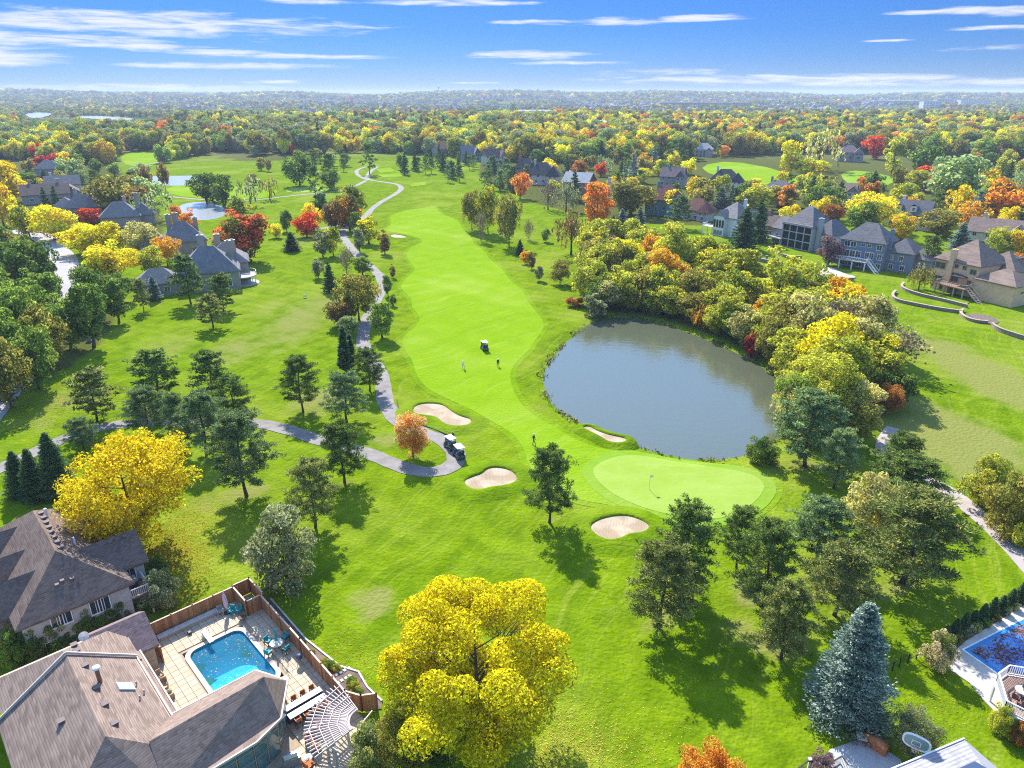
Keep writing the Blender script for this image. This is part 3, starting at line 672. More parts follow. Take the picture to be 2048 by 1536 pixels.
for l_, sds in (('n', (51,)), ('m', (52, 53)), ('f', (54,))):      # bush reaching the ground
    for s_ in sds: mk_round(s_, l_, 'bush', 3.0, 3.6, 46, 200, .15, .46, .52, .32, .6, .05, .5, .9, .4, .4)
mk_willow(61, 'n'); mk_willow(62, 'm'); mk_willow(63, 'f')
mk_bare(71, 'n'); mk_bare(72, 'm'); mk_bare(73, 'f')
# the big ash by the pool: heavy lobes, many small leaves
def mk_ash(seed):
    rng = np.random.default_rng(seed); H, W = 16.0, 15.0; C, rad = ell_clumps(rng, 125, H, W, .57, .41, .7, 2.0, .7, .6)
    big = clump_crown('crown', rng, C, rad, 700, .25, .6, .45, .84, .55)
    arch('ash_n', limbs(rng, H, W, .2, 14, .33, zt=.8, rise=.9), norm_crown(big, H, W), H, W, BARK, LEAF)
mk_ash(81)

# ------------------------------------------------------------------ colours of the season (base colour, second colour through the crown)
HUE = {
    'pine': ((.036, .056, .013), (.075, .098, .020)), 'pineblue': ((.045, .070, .028), (.085, .110, .036)), 'pinebrown': ((.058, .074, .018), (.12, .120, .030)), 'dark': ((.018, .038, .016), (.035, .06, .02)),
    'blue': ((.055, .080, .060), (.112, .138, .112)), 'spruce': ((.024, .046, .018), (.055, .08, .028)), 'green': ((.056, .084, .013), (.100, .128, .018)), 'deep': ((.037, .062, .011), (.074, .098, .016)),
    'lime': ((.19, .205, .022), (.30, .285, .030)), 'olive': ((.13, .128, .022), (.22, .185, .035)), 'sage': ((.12, .135, .050), (.22, .225, .11)), 'yellow': ((.42, .30, .012), (.58, .43, .018)), 'gold': ((.44, .25, .010), (.60, .36, .015)),
    'locust': ((.43, .31, .008), (.50, .30, .008)), 'ash': ((.38, .335, .009), (.52, .335, .007)), 'amber': ((.34, .17, .012), (.50, .25, .02)), 'orange': ((.40, .13, .015), (.50, .20, .03)), 'red': ((.28, .035, .012), (.42, .07, .02)), 'crimson': ((.22, .016, .022), (.34, .04, .04)), 'rust': ((.20, .085, .02), (.30, .13, .03)),
    'redgreen': ((.05, .085, .016), (.40, .075, .03)), 'yellowgreen': ((.10, .13, .018), (.45, .34, .02)), 'orangegreen': ((.085, .09, .018), (.46, .16, .02)), 'bronze': ((.10, .075, .022), (.19, .115, .035)),
    'grey': ((.16, .135, .12), (.20, .15, .06)), 'mauve': ((.12, .085, .085), (.16, .10, .09)), 'peach': ((.40, .175, .03), (.44, .26, .09)), 'straw': ((.24, .22, .07), (.36, .32, .10)), 'palegreen': ((.14, .19, .07), (.22, .26, .09)), 'hydrangea': ((.12, .14, .03), (.52, .32, .18)),
}
for k_ in HUE:
    g_ = 3.3 if k_ in ('pine', 'pineblue', 'pinebrown', 'dark', 'blue', 'spruce', 'green', 'deep') else 2.0
    HUE[k_] = tuple(tuple(min(.80, v * g_) for v in c) for c in HUE[k_])
WORD = {'pine': 'dark green', 'pineblue': 'blue-green', 'pinebrown': 'brownish green', 'dark': 'blackish green', 'blue': 'silvery blue', 'spruce': 'deep green', 'green': 'green', 'deep': 'dark green', 'lime': 'lime-yellow', 'olive': 'olive', 'sage': 'grey-green', 'yellow': 'bright yellow', 'gold': 'golden', 'ash': 'yellow', 'locust': 'golden', 'amber': 'amber',
        'orange': 'orange', 'red': 'red', 'crimson': 'crimson', 'rust': 'rust-brown', 'redgreen': 'red-topped green', 'yellowgreen': 'yellow-tipped green', 'orangegreen': 'orange-tinged green', 'bronze': 'bronze', 'grey': 'bare grey', 'mauve': 'leafless mauve-grey', 'peach': 'peach', 'straw': 'straw-coloured', 'palegreen': 'pale green', 'hydrangea': 'tan-flowered'}
KINDW = {'pine': 'pine tree', 'spruce': 'spruce tree', 'column': 'columnar conifer', 'round': 'broadleaf tree', 'oval': 'oval broadleaf tree', 'airy': 'open-crowned tree', 'bush': 'bush', 'willow': 'willow tree', 'bare': 'tree', 'ash': 'ash tree'}
TNAME = {'pine': 'pine_tree', 'spruce': 'spruce_tree', 'column': 'columnar_conifer', 'round': 'broadleaf_tree', 'oval': 'broadleaf_tree', 'airy': 'broadleaf_tree', 'bush': 'bush', 'willow': 'willow_tree', 'bare': 'bare_tree', 'ash': 'ash_tree'}
TREES = []     # (x, y, radius) of everything planted
TRI = [0]
def plant(kind, hue, x, y, H, W, label, group=None, lod=None, name=None, rot=None, flare=1.0):
    z = hz(x, y); D = math.hypot(x, y, z - CAMZ)
    if lod is None: lod = 'n' if D < 135 else 'm' if D < 330 else 'f'
    vs = ARCH.get(kind + '_' + lod) or ARCH.get(kind + '_m') or ARCH[kind + '_n']
    TRI[0] += 1; tm, cm, H0, W0 = vs[(TRI[0] * 7 + int(x * 3)) % len(vs)]
    cat = 'bush' if kind == 'bush' else 'tree'
    t = thing(name or TNAME[kind], label, cat, (x, y, z - 0.05), random.random() * 6.283 if rot is None else rot, group)
    s = (W / W0, W / W0, H / H0)
    c1, c2 = HUE[hue]; k = random.uniform(.88, 1.14)
    for nm, me_ in (('trunk', tm), ('crown', cm)):
        o = bpy.data.objects.new(nm, me_); COL.objects.link(o); o.parent = t; o.scale = s
        if nm == 'crown': o.color = (c1[0] * k, c1[1] * k, c1[2] * k, 1); o['col2'] = [c * k for c in c2]
    TREES.append((x, y, W / 2)); return t
def tree(kind, hue, bx, by, ty, wpx, label, group=None, **kw):
    """trunk foot at picture point (bx, by), top at row ty, crown wpx wide: size follows from where it stands"""
    p = GT(bx, by); H = max(1.0, top_z(p.y, ty) - p.z); W = wpx * dist_px(p.y, H * .5)
    return plant(kind, hue, p.x, p.y, H, W, label, group, **kw)
# ------------------------------------------------------------------ house kit
def shingle(name, a, b_, row=0.11):
    if name in MATS: return MATS[name]
    m, t, b, out = pbsdf(name); co = t.n('ShaderNodeNewGeometry').outputs['Position']; sp = t.n('ShaderNodeSeparateXYZ', i={0: co})
    rowi = t.m('FLOOR', t.m('DIVIDE', sp.outputs[2], row)); fr = t.m('FRACT', t.m('DIVIDE', sp.outputs[2], row))
    u = t.m('ADD', t.m('MULTIPLY', sp.outputs[0], 3.2), t.m('MULTIPLY', sp.outputs[1], 1.1))
    ro_ = t.n('ShaderNodeTexWhiteNoise', noise_dimensions='1D', i={'W': rowi}).outputs['Value']
    tab = t.m('FLOOR', t.m('ADD', u, t.m('MULTIPLY', ro_, 7.0)))
    rnd = t.n('ShaderNodeTexWhiteNoise', noise_dimensions='2D', i={'Vector': t.n('ShaderNodeCombineXYZ', i={0: tab, 1: rowi, 2: 0.0}).outputs[0]}).outputs['Value']
    c = t.mix(rnd, a, b_); c = t.mix(t.m('MULTIPLY', t.ss(t.noise(co, 0.5, 3), .4, .7), .35), c, tuple(x * 1.25 for x in b_))
    c = t.mix(t.m('MULTIPLY', t.m('LESS_THAN', fr, 0.35), 0.38), c, tuple(x * .45 for x in a))
    t.t.links.new(c, b.inputs['Base Color']); b.inputs['Roughness'].default_value = .93; b.inputs['Specular IOR Level'].default_value = .2
    t.t.links.new(t.n('ShaderNodeBump', i={'Height': fr, 'Strength': 0.6, 'Distance': 0.03}).outputs[0], b.inputs['Normal'])
    MATS[name] = m; return m
def siding(name, rgb, step=0.16):
    if name in MATS: return MATS[name]
    m, t, b, out = pbsdf(name); co = t.n('ShaderNodeNewGeometry').outputs['Position']; sp = t.n('ShaderNodeSeparateXYZ', i={0: co})
    fr = t.m('FRACT', t.m('DIVIDE', sp.outputs[2], step)); c = t.mix(t.ss(t.noise(co, 1.2, 3), .3, .7), tuple(x * .9 for x in rgb), tuple(min(1, x * 1.06) for x in rgb))
    c = t.mix(t.m('MULTIPLY', t.m('LESS_THAN', fr, 0.14), .35), c, tuple(x * .55 for x in rgb))
    t.t.links.new(c, b.inputs['Base Color']); b.inputs['Roughness'].default_value = .75
    t.t.links.new(t.n('ShaderNodeBump', i={'Height': fr, 'Strength': .4, 'Distance': .03}).outputs[0], b.inputs['Normal']); MATS[name] = m; return m
def brickm(name, a, b_, mortar, sc_=3.0):
    if name in MATS: return MATS[name]
    m, t, b, out = pbsdf(name); co = t.n('ShaderNodeNewGeometry').outputs['Position']; sp = t.n('ShaderNodeSeparateXYZ', i={0: co})
    v = t.n('ShaderNodeCombineXYZ', i={0: t.m('ADD', sp.outputs[0], sp.outputs[1]), 1: sp.outputs[2], 2: 0.0}).outputs[0]
    br = t.n('ShaderNodeTexBrick', i={'Vector': v, 'Scale': sc_, 'Color1': (*a, 1), 'Color2': (*b_, 1), 'Mortar': (*mortar, 1), 'Mortar Size': .02})
    t.t.links.new(br.outputs[0], b.inputs['Base Color']); b.inputs['Roughness'].default_value = .9; MATS[name] = m; return m
m, t, b, out = pbsdf('window_glass'); b.inputs['Base Color'].default_value = (.035, .045, .055, 1); b.inputs['Roughness'].default_value = .06; b.inputs['Specular IOR Level'].default_value = .8; GLASS = m
WHITE = M('white_trim', (.74, .73, .72), .6, .05); DARKMET = M('dark_metal', (.03, .03, .033), .5, .2); GREYT = M('grey_trim', (.42, .41, .40), .7, .1)
SH = {'grey': ((.15, .142, .142), (.245, .235, .23)), 'slate': ((.12, .115, .12), (.20, .19, .195)), 'brown': ((.125, .088, .07), (.205, .148, .118)), 'tan': ((.175, .125, .098), (.29, .212, .17)), 'red': ((.14, .06, .045), (.22, .10, .08)), 'black': ((.04, .04, .045), (.085, .085, .09)), 'greenish': ((.10, .13, .12), (.17, .20, .19)), 'pale': ((.30, .30, .31), (.40, .40, .41)), 'plum': ((.15, .105, .105), (.26, .19, .185))}
def SHM(k): return shingle('shingles_' + k, *SH[k])
WALLS = {'white': (.68, .68, .66), 'cream': (.58, .50, .40), 'tan': (.50, .39, .28), 'grey': (.38, .38, .39), 'taupe': (.33, .29, .25), 'blue': (.15, .21, .28), 'brick': (.28, .13, .09), 'teal': (.12, .22, .24), 'brown': (.20, .13, .09)}
def WLM(k): return brickm('brick_wall', (.26, .11, .075), (.33, .16, .11), (.38, .33, .28)) if k == 'brick' else siding('siding_' + k, WALLS[k])
_pane = MB().box((0, 0, .5), (1, .05, 1)).mesh('window'); _pane.materials.append(GLASS)
_fr = MB()
for c_, d_ in (((0, -.03, 0.03), (1.12, .10, .08)), ((0, -.03, .97), (1.12, .10, .08)), ((-.51, -.03, .5), (.08, .10, .86)), ((.51, -.03, .5), (.08, .10, .86)), ((0, -.028, .5), (.05, .09, .86))): _fr.box(c_, d_)
FRAMES = {}
def frame_mesh(mat):
    if mat.name not in FRAMES: me = _fr.mesh('frame'); me.materials.append(mat); FRAMES[mat.name] = me
    return FRAMES[mat.name]
def window(root, p0, p1, f, z, w_, h, trim=None, detail=True, name='window'):
    """window in the wall from p0 to p1 (outside on the right-hand side walking p0->p1), f of the way along, sill at z"""
    a = math.atan2(p1[1] - p0[1], p1[0] - p0[0]); x = p0[0] + (p1[0] - p0[0]) * f; y = p0[1] + (p1[1] - p0[1]) * f
    o = bpy.data.objects.new(name, _pane); COL.objects.link(o); o.parent = root; o.rotation_euler = (0, 0, a)
    o.location = (x + math.sin(a) * .02, y - math.cos(a) * .02, z); o.scale = (w_, 1, h)
    if detail:
        q = bpy.data.objects.new('frame', frame_mesh(trim or WHITE)); COL.objects.link(q); q.parent = o
    return o
def rect(cx, cy, w_, d): return [(cx - w_ / 2, cy - d / 2), (cx + w_ / 2, cy - d / 2), (cx + w_ / 2, cy + d / 2), (cx - w_ / 2, cy + d / 2)]
def roof_block(mb, wl, cx, cy, w_, d, ev, rise, kind, axis='x', oh=.5, z0=0.0):
    """roof facets of one block; gable ends are added to the wall mesh"""
    W2, D2 = w_ / 2 + oh, d / 2 + oh
    def P(x, y, z): return (cx + x, cy + y, z) if axis == 'x' else (cx - y, cy + x, z)
    if axis == 'y': W2, D2 = d / 2 + oh, w_ / 2 + oh
    e = ev - oh * rise / max(.1, D2); top = ev + rise
    A, B, C_, D_ = P(-W2, -D2, e), P(W2, -D2, e), P(W2, D2, e), P(-W2, D2, e)
    if kind == 'hip':
        k = max(0.0, W2 - D2 * .95); r0, r1 = P(-k, 0, top), P(k, 0, top)
        if k < .05: r1 = r0; [mb.slab(q, .22) for q in ([A, B, r0], [B, C_, r0], [C_, D_, r0], [D_, A, r0])]
        else: [mb.slab(q, .22) for q in ([A, B, r1, r0], [B, C_, r1], [C_, D_, r0, r1], [D_, A, r0])]
    else:
        r0, r1 = P(-W2, 0, top), P(W2, 0, top); mb.slab([A, B, r1, r0], .22); mb.slab([C_, D_, r0, r1], .22)
        for s_ in (-1, 1):
            x = s_ * (W2 - oh - .04); q = [P(x, -(D2 - oh), ev - .05), P(x, D2 - oh, ev - .05), P(x, 0, top - .28)]
            o = len(wl.v); wl.v += q; wl.f += [(o, o + 1, o + 2), (o + 2, o + 1, o)]
def house(px, py, rot, blocks, wall, roof, label, name='house', wins=(), chim=(), trim=None, cat='house', group=None, detail=True, loc=None, base=-1.0, vents=0):
    """blocks: (cx, cy, width, depth, eave, rise, 'hip'|'gable', ridge axis); local -y looks to the viewer's side"""
    p = GT(px, py) if loc is None else Vector(loc); r = thing(name, label, cat, p, R(rot), group)
    wl, rf = MB(), MB()
    for (cx, cy, w_, d, ev, rise, kind, ax) in blocks:
        wl.prism(rect(cx, cy, w_, d), base, ev - .02); roof_block(rf, wl, cx, cy, w_, d, ev, rise, kind, ax)
    wl.build('wall', wall, r); ro = rf.build('roof', roof, r)
    for (bi, side, fs, z, w_, h) in wins:
        cx, cy, W_, d = blocks[bi][:4]; c = rect(cx, cy, W_, d); e = {'f': (c[0], c[1]), 'r': (c[1], c[2]), 'b': (c[2], c[3]), 'l': (c[3], c[0])}[side]
        for f in fs: window(r, e[0], e[1], f, z, w_, h, trim, detail)
    for (x, y, z0, z1, s_) in chim:
        c = MB(); c.box((x, y, (z0 + z1) / 2), (s_, s_ * .8, z1 - z0)); c.box((x, y, z1 + .06), (s_ + .16, s_ * .8 + .16, .12)); c.box((x, y, z1 + .22), (s_ * .4, s_ * .4, .24)); c.build('chimney', wall, ro)
    co, sn = math.cos(R(rot)), math.sin(R(rot))
    for (cx, cy, w_, d, *_q) in blocks: HOUSES.append((p.x + cx * co - cy * sn, p.y + cx * sn + cy * co, math.hypot(w_, d) / 2))
    return r
HOUSES = []
def local(root, x, y, z=0.0):
    a = root.rotation_euler.z; return Vector((root.location.x + x * math.cos(a) - y * math.sin(a), root.location.y + x * math.sin(a) + y * math.cos(a), root.location.z + z))
def railing(mbs, pts_, z, h=1.0, step=1.1, r=.05):
    for a, b_ in zip(pts_[:-1], pts_[1:]):
        mbs.beam((*a, z + h), (*b_, z + h), .09); mbs.beam((*a, z + .12), (*b_, z + .12), .06)
        L = math.dist(a, b_); k = max(1, int(L / step))
        for i in range(k + 1): f = i / k; mbs.beam((a[0] + (b_[0] - a[0]) * f, a[1] + (b_[1] - a[1]) * f, z), (a[0] + (b_[0] - a[0]) * f, a[1] + (b_[1] - a[1]) * f, z + h), r)
def deck(root, x0, x1, y0, y1, z, floor, railm, posts, legs=True):
    MB().box(((x0 + x1) / 2, (y0 + y1) / 2, z - .1), (x1 - x0, y1 - y0, .2)).build('deck', floor, root)
    q = MB(); railing(q, [(x0 + .05, y1), (x0 + .05, y0 + .05), (x1 - .05, y0 + .05), (x1 - .05, y1)], z, 1.0, .55); q.build('railing', railm, root)
    if legs:
        for i in range(posts):
            x = x0 + .25 + (x1 - x0 - .5) * i / max(1, posts - 1); MB().beam((x, y0 + .25, -.5), (x, y0 + .25, z - .2), .28).build('post', railm, root)
def stairs(root, p, q, w_, mat, n=9):
    st = MB(); p, q = Vector(p), Vector(q)
    d = q - p; s_ = Vector((-d.y, d.x, 0)).normalized() * w_ / 2
    for e in (s_, -s_): st.beam(p + e, q + e, .08, .3); st.beam(p + e + Vector((0, 0, .95)), q + e + Vector((0, 0, .95)), .07)
    for i in range(n + 1):
        c = p + d * (i / n); st.beam(c - s_, c + s_, .3, .06)
        if i % 2 == 0:
            for e in (s_, -s_): st.beam(c + e, c + e + Vector((0, 0, .95)), .06)
    return st.build('stair', mat, root)

# ------------------------------------------------------------------ right-hand row above the pond
BRN = M('deck_boards_brown', (.24, .15, .10), .8, .2); CONC = M('patio_concrete', (.42, .40, .37), .9, .1, .6)
# slate-blue house with white deck
h1 = house(1733, 533, -45, [(-1, 1, 13, 10, 8.6, 4.6, 'hip', 'x'), (8.8, 3.2, 8, 9, 6.2, 3.4, 'hip', 'y'), (14, 5.5, 7, 9, 4.6, 2.6, 'hip', 'y'), (-8.2, 1.5, 3.6, 7, 6.8, 1.8, 'hip', 'y')], WLM('blue'), SHM('slate'), 'slate-blue house with white-trimmed windows and a raised white deck',
    wins=[(0, 'f', (.16, .30), 6.1, 1.6, 1.7), (0, 'f', (.52, .66), 6.6, 1.2, .9), (0, 'f', (.88,), 6.0, 1.5, 1.7), (0, 'f', (.18, .31, .44), 3.1, 1.5, 2.1), (0, 'f', (.64, .74), 3.0, 1.2, 2.2), (0, 'f', (.92,), 3.2, 1.3, 1.8), (0, 'f', (.12, .3, .5), .4, 1.5, 1.8), (0, 'f', (.92,), .5, 1.3, 1.7), (1, 'f', (.25, .6), 3.3, 1.2, 1.6), (1, 'f', (.3, .7), .6, 1.2, 1.6), (3, 'f', (.3, .7), 3.4, 1.3, 1.9), (0, 'r', (.3,), 6.4, .9, 1.0), (2, 'f', (.5,), 1.2, 1.2, 1.2)],
    chim=[(5.9, -1.4, 0, 12.2, 1.0)])
deck(h1, -9.5, 2.2, -8.0, -4.0, 2.75, M('deck_boards_grey', (.33, .31, .30), .8, .15), WHITE, 4); stairs(h1, (2.2, -6.4, 2.75), (6.2, -8.6, 0), 1.2, WHITE)
# grey house with three-storey screened porch
h2 = house(1605, 495, -60, [(0, 1.5, 12, 11, 8.4, 5.6, 'hip', 'x'), (-8.5, 3, 8, 9, 5.6, 3.4, 'gable', 'x'), (8, 3.5, 7, 9, 6.6, 4.0, 'hip', 'y')], WLM('grey'), SHM('slate'), 'grey house with a tall three-storey screened porch and steep hip roof', wins=[(1, 'f', (.3, .7), 2.2, 1.0, 1.4), (2, 'f', (.5,), 3.0, 1.2, 1.6), (2, 'f', (.5,), .6, 1.2, 1.6)], chim=[(7.0, -1.6, 0, 11.0, 1.5)])
SCREEN = M('porch_screen', (.02, .021, .024), .35, .3, .5)
for i in range(4):
    for k in range(3):
        window(h2, (-6, -4.05), (6, -4.05), .13 + .247 * i, .25 + k * 2.75, 2.55, 2.35, GREYT, False, 'porch_screen').data = (lambda me: me)(MATS.setdefault('_scr', (lambda m_: (m_.materials.append(SCREEN), m_)[1])(MB().box((0, 0, .5), (1, .05, 1)).mesh('porch_screen'))))
q = MB()
for i in range(5): q.beam((-5.95 + 2.97 * i, -4.16, 0), (-5.95 + 2.97 * i, -4.16, 8.3), .3)
for k in range(4): q.beam((-6, -4.19, .12 + 2.72 * k), (6, -4.19, .12 + 2.72 * k), .2, .3)
q.build('porch_frame', GREYT, h2)
deck(h2, -13.5, -6.2, -4.6, -1.6, 2.4, M('deck_boards_grey', (.33, .31, .30)), GREYT, 3)
# white house with arcaded porch
h3 = house(1462, 470, -58, [(0, 1.5, 11, 11, 7.4, 4.8, 'hip', 'x'), (7.6, 2, 6.4, 8, 6.8, 3.6, 'gable', 'y'), (-1.2, -4.4, 5.2, 3.4, 7.4, 2.4, 'gable', 'y')], WLM('white'), SHM('grey'), 'white house with tall arched porch openings and two balconies', wins=[(1, 'f', (.3, .7), 3.6, 1.3, 1.8), (1, 'f', (.5,), 6.9, 1.0, 1.2), (2, 'f', (.22, .5, .78), .4, 1.2, 2.0), (0, 'f', (.08,), 3.4, 1.2, 2.0), (0, 'f', (.08, .92), .4, 1.2, 2.0), (1, 'f', (.3, .7), .4, 1.3, 1.9)], chim=[(2.5, 3, 8, 13.2, 1.0)])
ar = MB()
for i in range(4):
    x = -3.2 + 1.33 * i; pl = [(x - .45, 3.3), (x + .45, 3.3), (x + .45, 5.7)] + [(x + .45 * math.cos(t_), 5.7 + .45 * math.sin(t_)) for t_ in np.linspace(.3, math.pi - .3, 5)] + [(x - .45, 5.7)]
    o = MB(); n_ = len(pl); o.add([(a, -6.14, b2) for a, b2 in pl] + [(a, -6.2, b2) for a, b2 in pl], [tuple(range(n_)), tuple(reversed(range(n_, 2 * n_)))] + [(i2, (i2 + 1) % n_, n_ + (i2 + 1) % n_, n_ + i2) for i2 in range(n_)]); o.build('arched_opening', SCREEN, h3)
deck(h3, -9.0, -3.9, -6.4, -3.6, 3.0, WHITE, WHITE, 3); deck(h3, 4.2, 11.0, -5.4, -2.0, 3.0, WHITE, WHITE, 3)
# tan house with dark roof, deck and blank end wing
h4 = house(1930, 583, -64, [(-1, 1.5, 12, 12, 8.6, 5.0, 'hip', 'x'), (10.0, -1.0, 10, 8.5, 5.6, 2.6, 'hip', 'x'), (4, 8, 10, 8, 7.0, 4.0, 'hip', 'y')], siding('stucco_tan', (.78, .49, .27), .5), SHM('tan'), 'tan house with brown hip roof, back deck and a blank lower end wing', wins=[(0, 'f', (.13,), 5.6, 2.8, 1.8), (0, 'f', (.13,), 2.2, 2.8, 1.6), (0, 'f', (.5,), 2.9, 2.4, 2.6), (0, 'f', (.5, .68), 6.6, 1.0, 1.0), (0, 'f', (.88,), 5.8, 1.6, 1.4), (0, 'f', (.85,), 3.0, 1.0, 1.2), (0, 'f', (.3, .55), .2, 2.0, 2.0), (1, 'r', (.4,), 3.2, .9, .5)], chim=[(-2.4, -4.6, 0, 11.2, 1.3)], trim=M('tan_trim', (.40, .30, .21)))
deck(h4, -3.0, 5.0, -9.0, -4.6, 2.7, BRN, M('tan_rail', (.44, .34, .25)), 4); stairs(h4, (5.0, -7.4, 2.7), (9.4, -8.4, 0), 1.1, M('tan_rail', (.44, .34, .25)))
for i in range(3): MB().box((5.0 + i * .8, 9.0 - i * .02, 9.5), (.45, 1.3, .12), 0, Matrix.Rotation(R(-38), 3, 'Y')).build('skylight', M('skylight_glass', (.55, .62, .66), .1, .02, spec=.8), h4)
MB().tube([(-.5, -5.2, 4.8), (1.2, -5.2, 5.4), (2.9, -5.2, 4.8)], [.1, .1, .1], 6).prism(rect(1.2, -6.0, 3.2, 2.4), 4.9, 5.1).build('awning', M('awning_dark', (.05, .05, .055), .4), h4)
# retaining walls and terraces
STONE = brickm('retaining_block', (.23, .175, .135), (.31, .24, .185), (.12, .10, .08), 2.2); MULCH = M('mulch', (.145, .10, .08), .95, .35, 1.5, .4)
def ret_wall(name, pix, h, label, wid=.5, base=0.0):
    q = MB(); line = smooth_open([(G(a, b_).x, G(a, b_).y) for a, b_ in pix], 2)
    for p, r_ in zip(line[:-1], line[1:]):
        a, c = on(*p), on(*r_); q.beam(a + Vector((0, 0, h / 2 - .2)), c + Vector((0, 0, h / 2 - .2)), wid, h + .4)
    L = on(*line[len(line) // 2]); r = thing(name, label, 'wall', L); q.build('blockwork', STONE, r, True)
    c = MB()
    for p, r_ in zip(line[:-1], line[1:]): c.beam(on(*p, h + .06), on(*r_, h + .06), wid + .14, .12)
    c.build('coping', M('wall_cap', (.36, .28, .21), .9), r, True); return r
def terrace(name, pix, h, mat): 
    poly = smooth_closed([(G(a, b_).x, G(a, b_).y) for a, b_ in pix], 1); q = MB(); q.prism(poly, -1.0, h); return tag(q.build(name, mat), kind='structure')
terrace('terrace', [(1801,581), (1832,592), (1880,603), (1930,616), (1940,608), (1900,596), (1850,580), (1812,574)], .75, ROUGH)
ret_wall('retaining_wall', [(1806,572), (1799,581), (1832,594), (1880,605), (1933,619)], .7, 'upper curved stone retaining wall below the tan house')
terrace('planting_bed', [(1770,598), (1790,586), (1850,602), (1930,622), (1975,634), (1990,650), (1940,650), (1870,628), (1820,618), (1785,610)], .2, MULCH)
ret_wall('retaining_wall', [(1790,588), (1782,596), (1790,605), (1825,613), (1873,623), (1921,630)], .7, 'lower long stone retaining wall below the tan house')
ret_wall('retaining_wall', [(1924,626), (1918,632), (1928,641), (1950,648), (1974,650)], .6, 'short curved stone retaining wall at the end of the tan house beds')
terrace('planting_bed', [(1928,632), (1960,630), (1990,640), (2000,650), (1975,652), (1945,648)], .5, MULCH)
ret_wall('boundary_wall', [(1982,656), (1992,664), (2020,674), (2100,696)], .9, 'pale low boundary wall at the right edge below the tan house', .35)
terrace('patio', [(1632,552), (1640,542), (1660,536), (1690,552), (1712,556), (1705,562), (1670,562)], .55, CONC)
ret_wall('retaining_wall', [(1640,540), (1630,550), (1640,558), (1672,564), (1706,563)], .8, 'curved stone wall round the sunken patio below the slate-blue house', .45)
ret_wall('retaining_wall', [(1536,500), (1552,510), (1575,520), (1602,520)], .9, 'curved stone garden wall below the screened-porch house')
ret_wall('retaining_wall', [(1466,508), (1490,516), (1520,526), (1558,532)], 1.0, 'stone wall with square posts at the edge of the pond thicket')
for i in range(9):
    a = G(1466 + 11 * i, 508 + 2.7 * i); 
    tag(MB().box((a.x, a.y, .9), (.6, .6, 2.2)).box((a.x, a.y, 2.05), (.75, .75, .14)).build('stone_post', STONE), ('first', 'second', 'third', 'fourth', 'fifth', 'sixth', 'seventh', 'eighth', 'ninth')[i] + ' square stone post from the left on the wall edging the pond thicket', 'post', 'stone posts along the thicket wall')
for (ax, ay, w_, d) in ((1650, 551, 1.5, .8), (1662, 549, .8, 1.9)):
    a = G(ax, ay, .55); MB_ = MB().box((a.x, a.y, .95), (w_, d, .1)); [MB_.beam((a.x + sx_ * w_ * .4, a.y + sy_ * d * .4, .55), (a.x + sx_ * w_ * .4, a.y + sy_ * d * .4, .93), .08) for sx_ in (-1, 1) for sy_ in (-1, 1)]
    tag(MB_.build('patio_bench', BRN), 'low ' + ('wide' if w_ > 1 else 'narrow') + ' wooden bench on the sunken patio below the slate-blue house', 'bench')

# ------------------------------------------------------------------ other homes among the trees, from near to far
W2 = [(0, 'f', (.2, .5, .8), .9, 1.3, 1.5), (0, 'f', (.25, .75), 3.8, 1.2, 1.4)]
def std(px, py, rot, w_, d, ev, rise, kind, wall, roof, label, wing=True, chim=True, detail=True, wins=None, **kw):
    bl = [(0, 0, w_, d, ev, rise, kind, 'x')]
    if wing: bl.append((w_ * .42, -d * .38, w_ * .42, d * .62, ev * .96, rise * .8, 'gable' if kind == 'gable' else 'hip', 'y'))
    ch = [(-w_ * .28, d * .1, ev, ev + rise + 1.3, 1.1)] if chim else []
    ww = wins if wins is not None else [(0, 'f', (.15, .4), ev - 1.9, 1.3, 1.4), (0, 'f', (.12, .35, .58), max(.4, ev - 4.9), 1.4, 1.6)] + ([(1, 'f', (.3, .7), ev - 2.0, 1.2, 1.4), (1, 'f', (.5,), max(.4, ev - 4.9), 1.6, 1.6)] if wing else [])
    return house(px, py, rot, bl, wall, roof, label, wins=ww, chim=ch, detail=detail, **kw)
hL = house(425, 572, 20, [(0, 0, 15, 12, 5.6, 5.6, 'hip', 'x'), (-13, -2, 11, 8, 3.6, 3.0, 'hip', 'x'), (4, 9, 12, 11, 5.8, 4.6, 'hip', 'y')], WLM('taupe'), SHM('grey'), 'grey-roofed home with tall chimneys and a round deck behind the three pines',
    wins=[(0, 'f', (.3, .62, .8), 1.0, 1.9, 2.2), (0, 'r', (.3, .7), 1.0, 1.6, 2.2), (1, 'f', (.3, .7), 1.0, 1.4, 1.4)], chim=[(-1.5, 4.5, 5, 13.4, 1.6), (5.5, 3.2, 5, 11.6, 1.6), (6.6, 6.5, 5, 11.2, 1.5), (2.5, 12.5, 5, 12.0, 1.6)])
dk = [(7.8 + 4.2 * math.cos(t_), .5 + 4.2 * math.sin(t_)) for t_ in np.linspace(-2.0, 1.6, 12)]
MB().prism(dk, 2.2, 2.45).build('deck', M('deck_pale', (.52, .42, .36)), hL); q = MB(); railing(q, dk, 2.45, 1.0, .7); q.build('railing', WHITE, hL); MB().prism([(a * 1.12 - .9, b_ * 1.1) for a, b_ in dk], -.3, .12).build('patio_slab', CONC, hL)
for k in range(1, 11, 3): MB().beam((dk[k][0] * .97, dk[k][1], 0), (dk[k][0] * .97, dk[k][1], 2.2), .2).build('post', WHITE, hL)
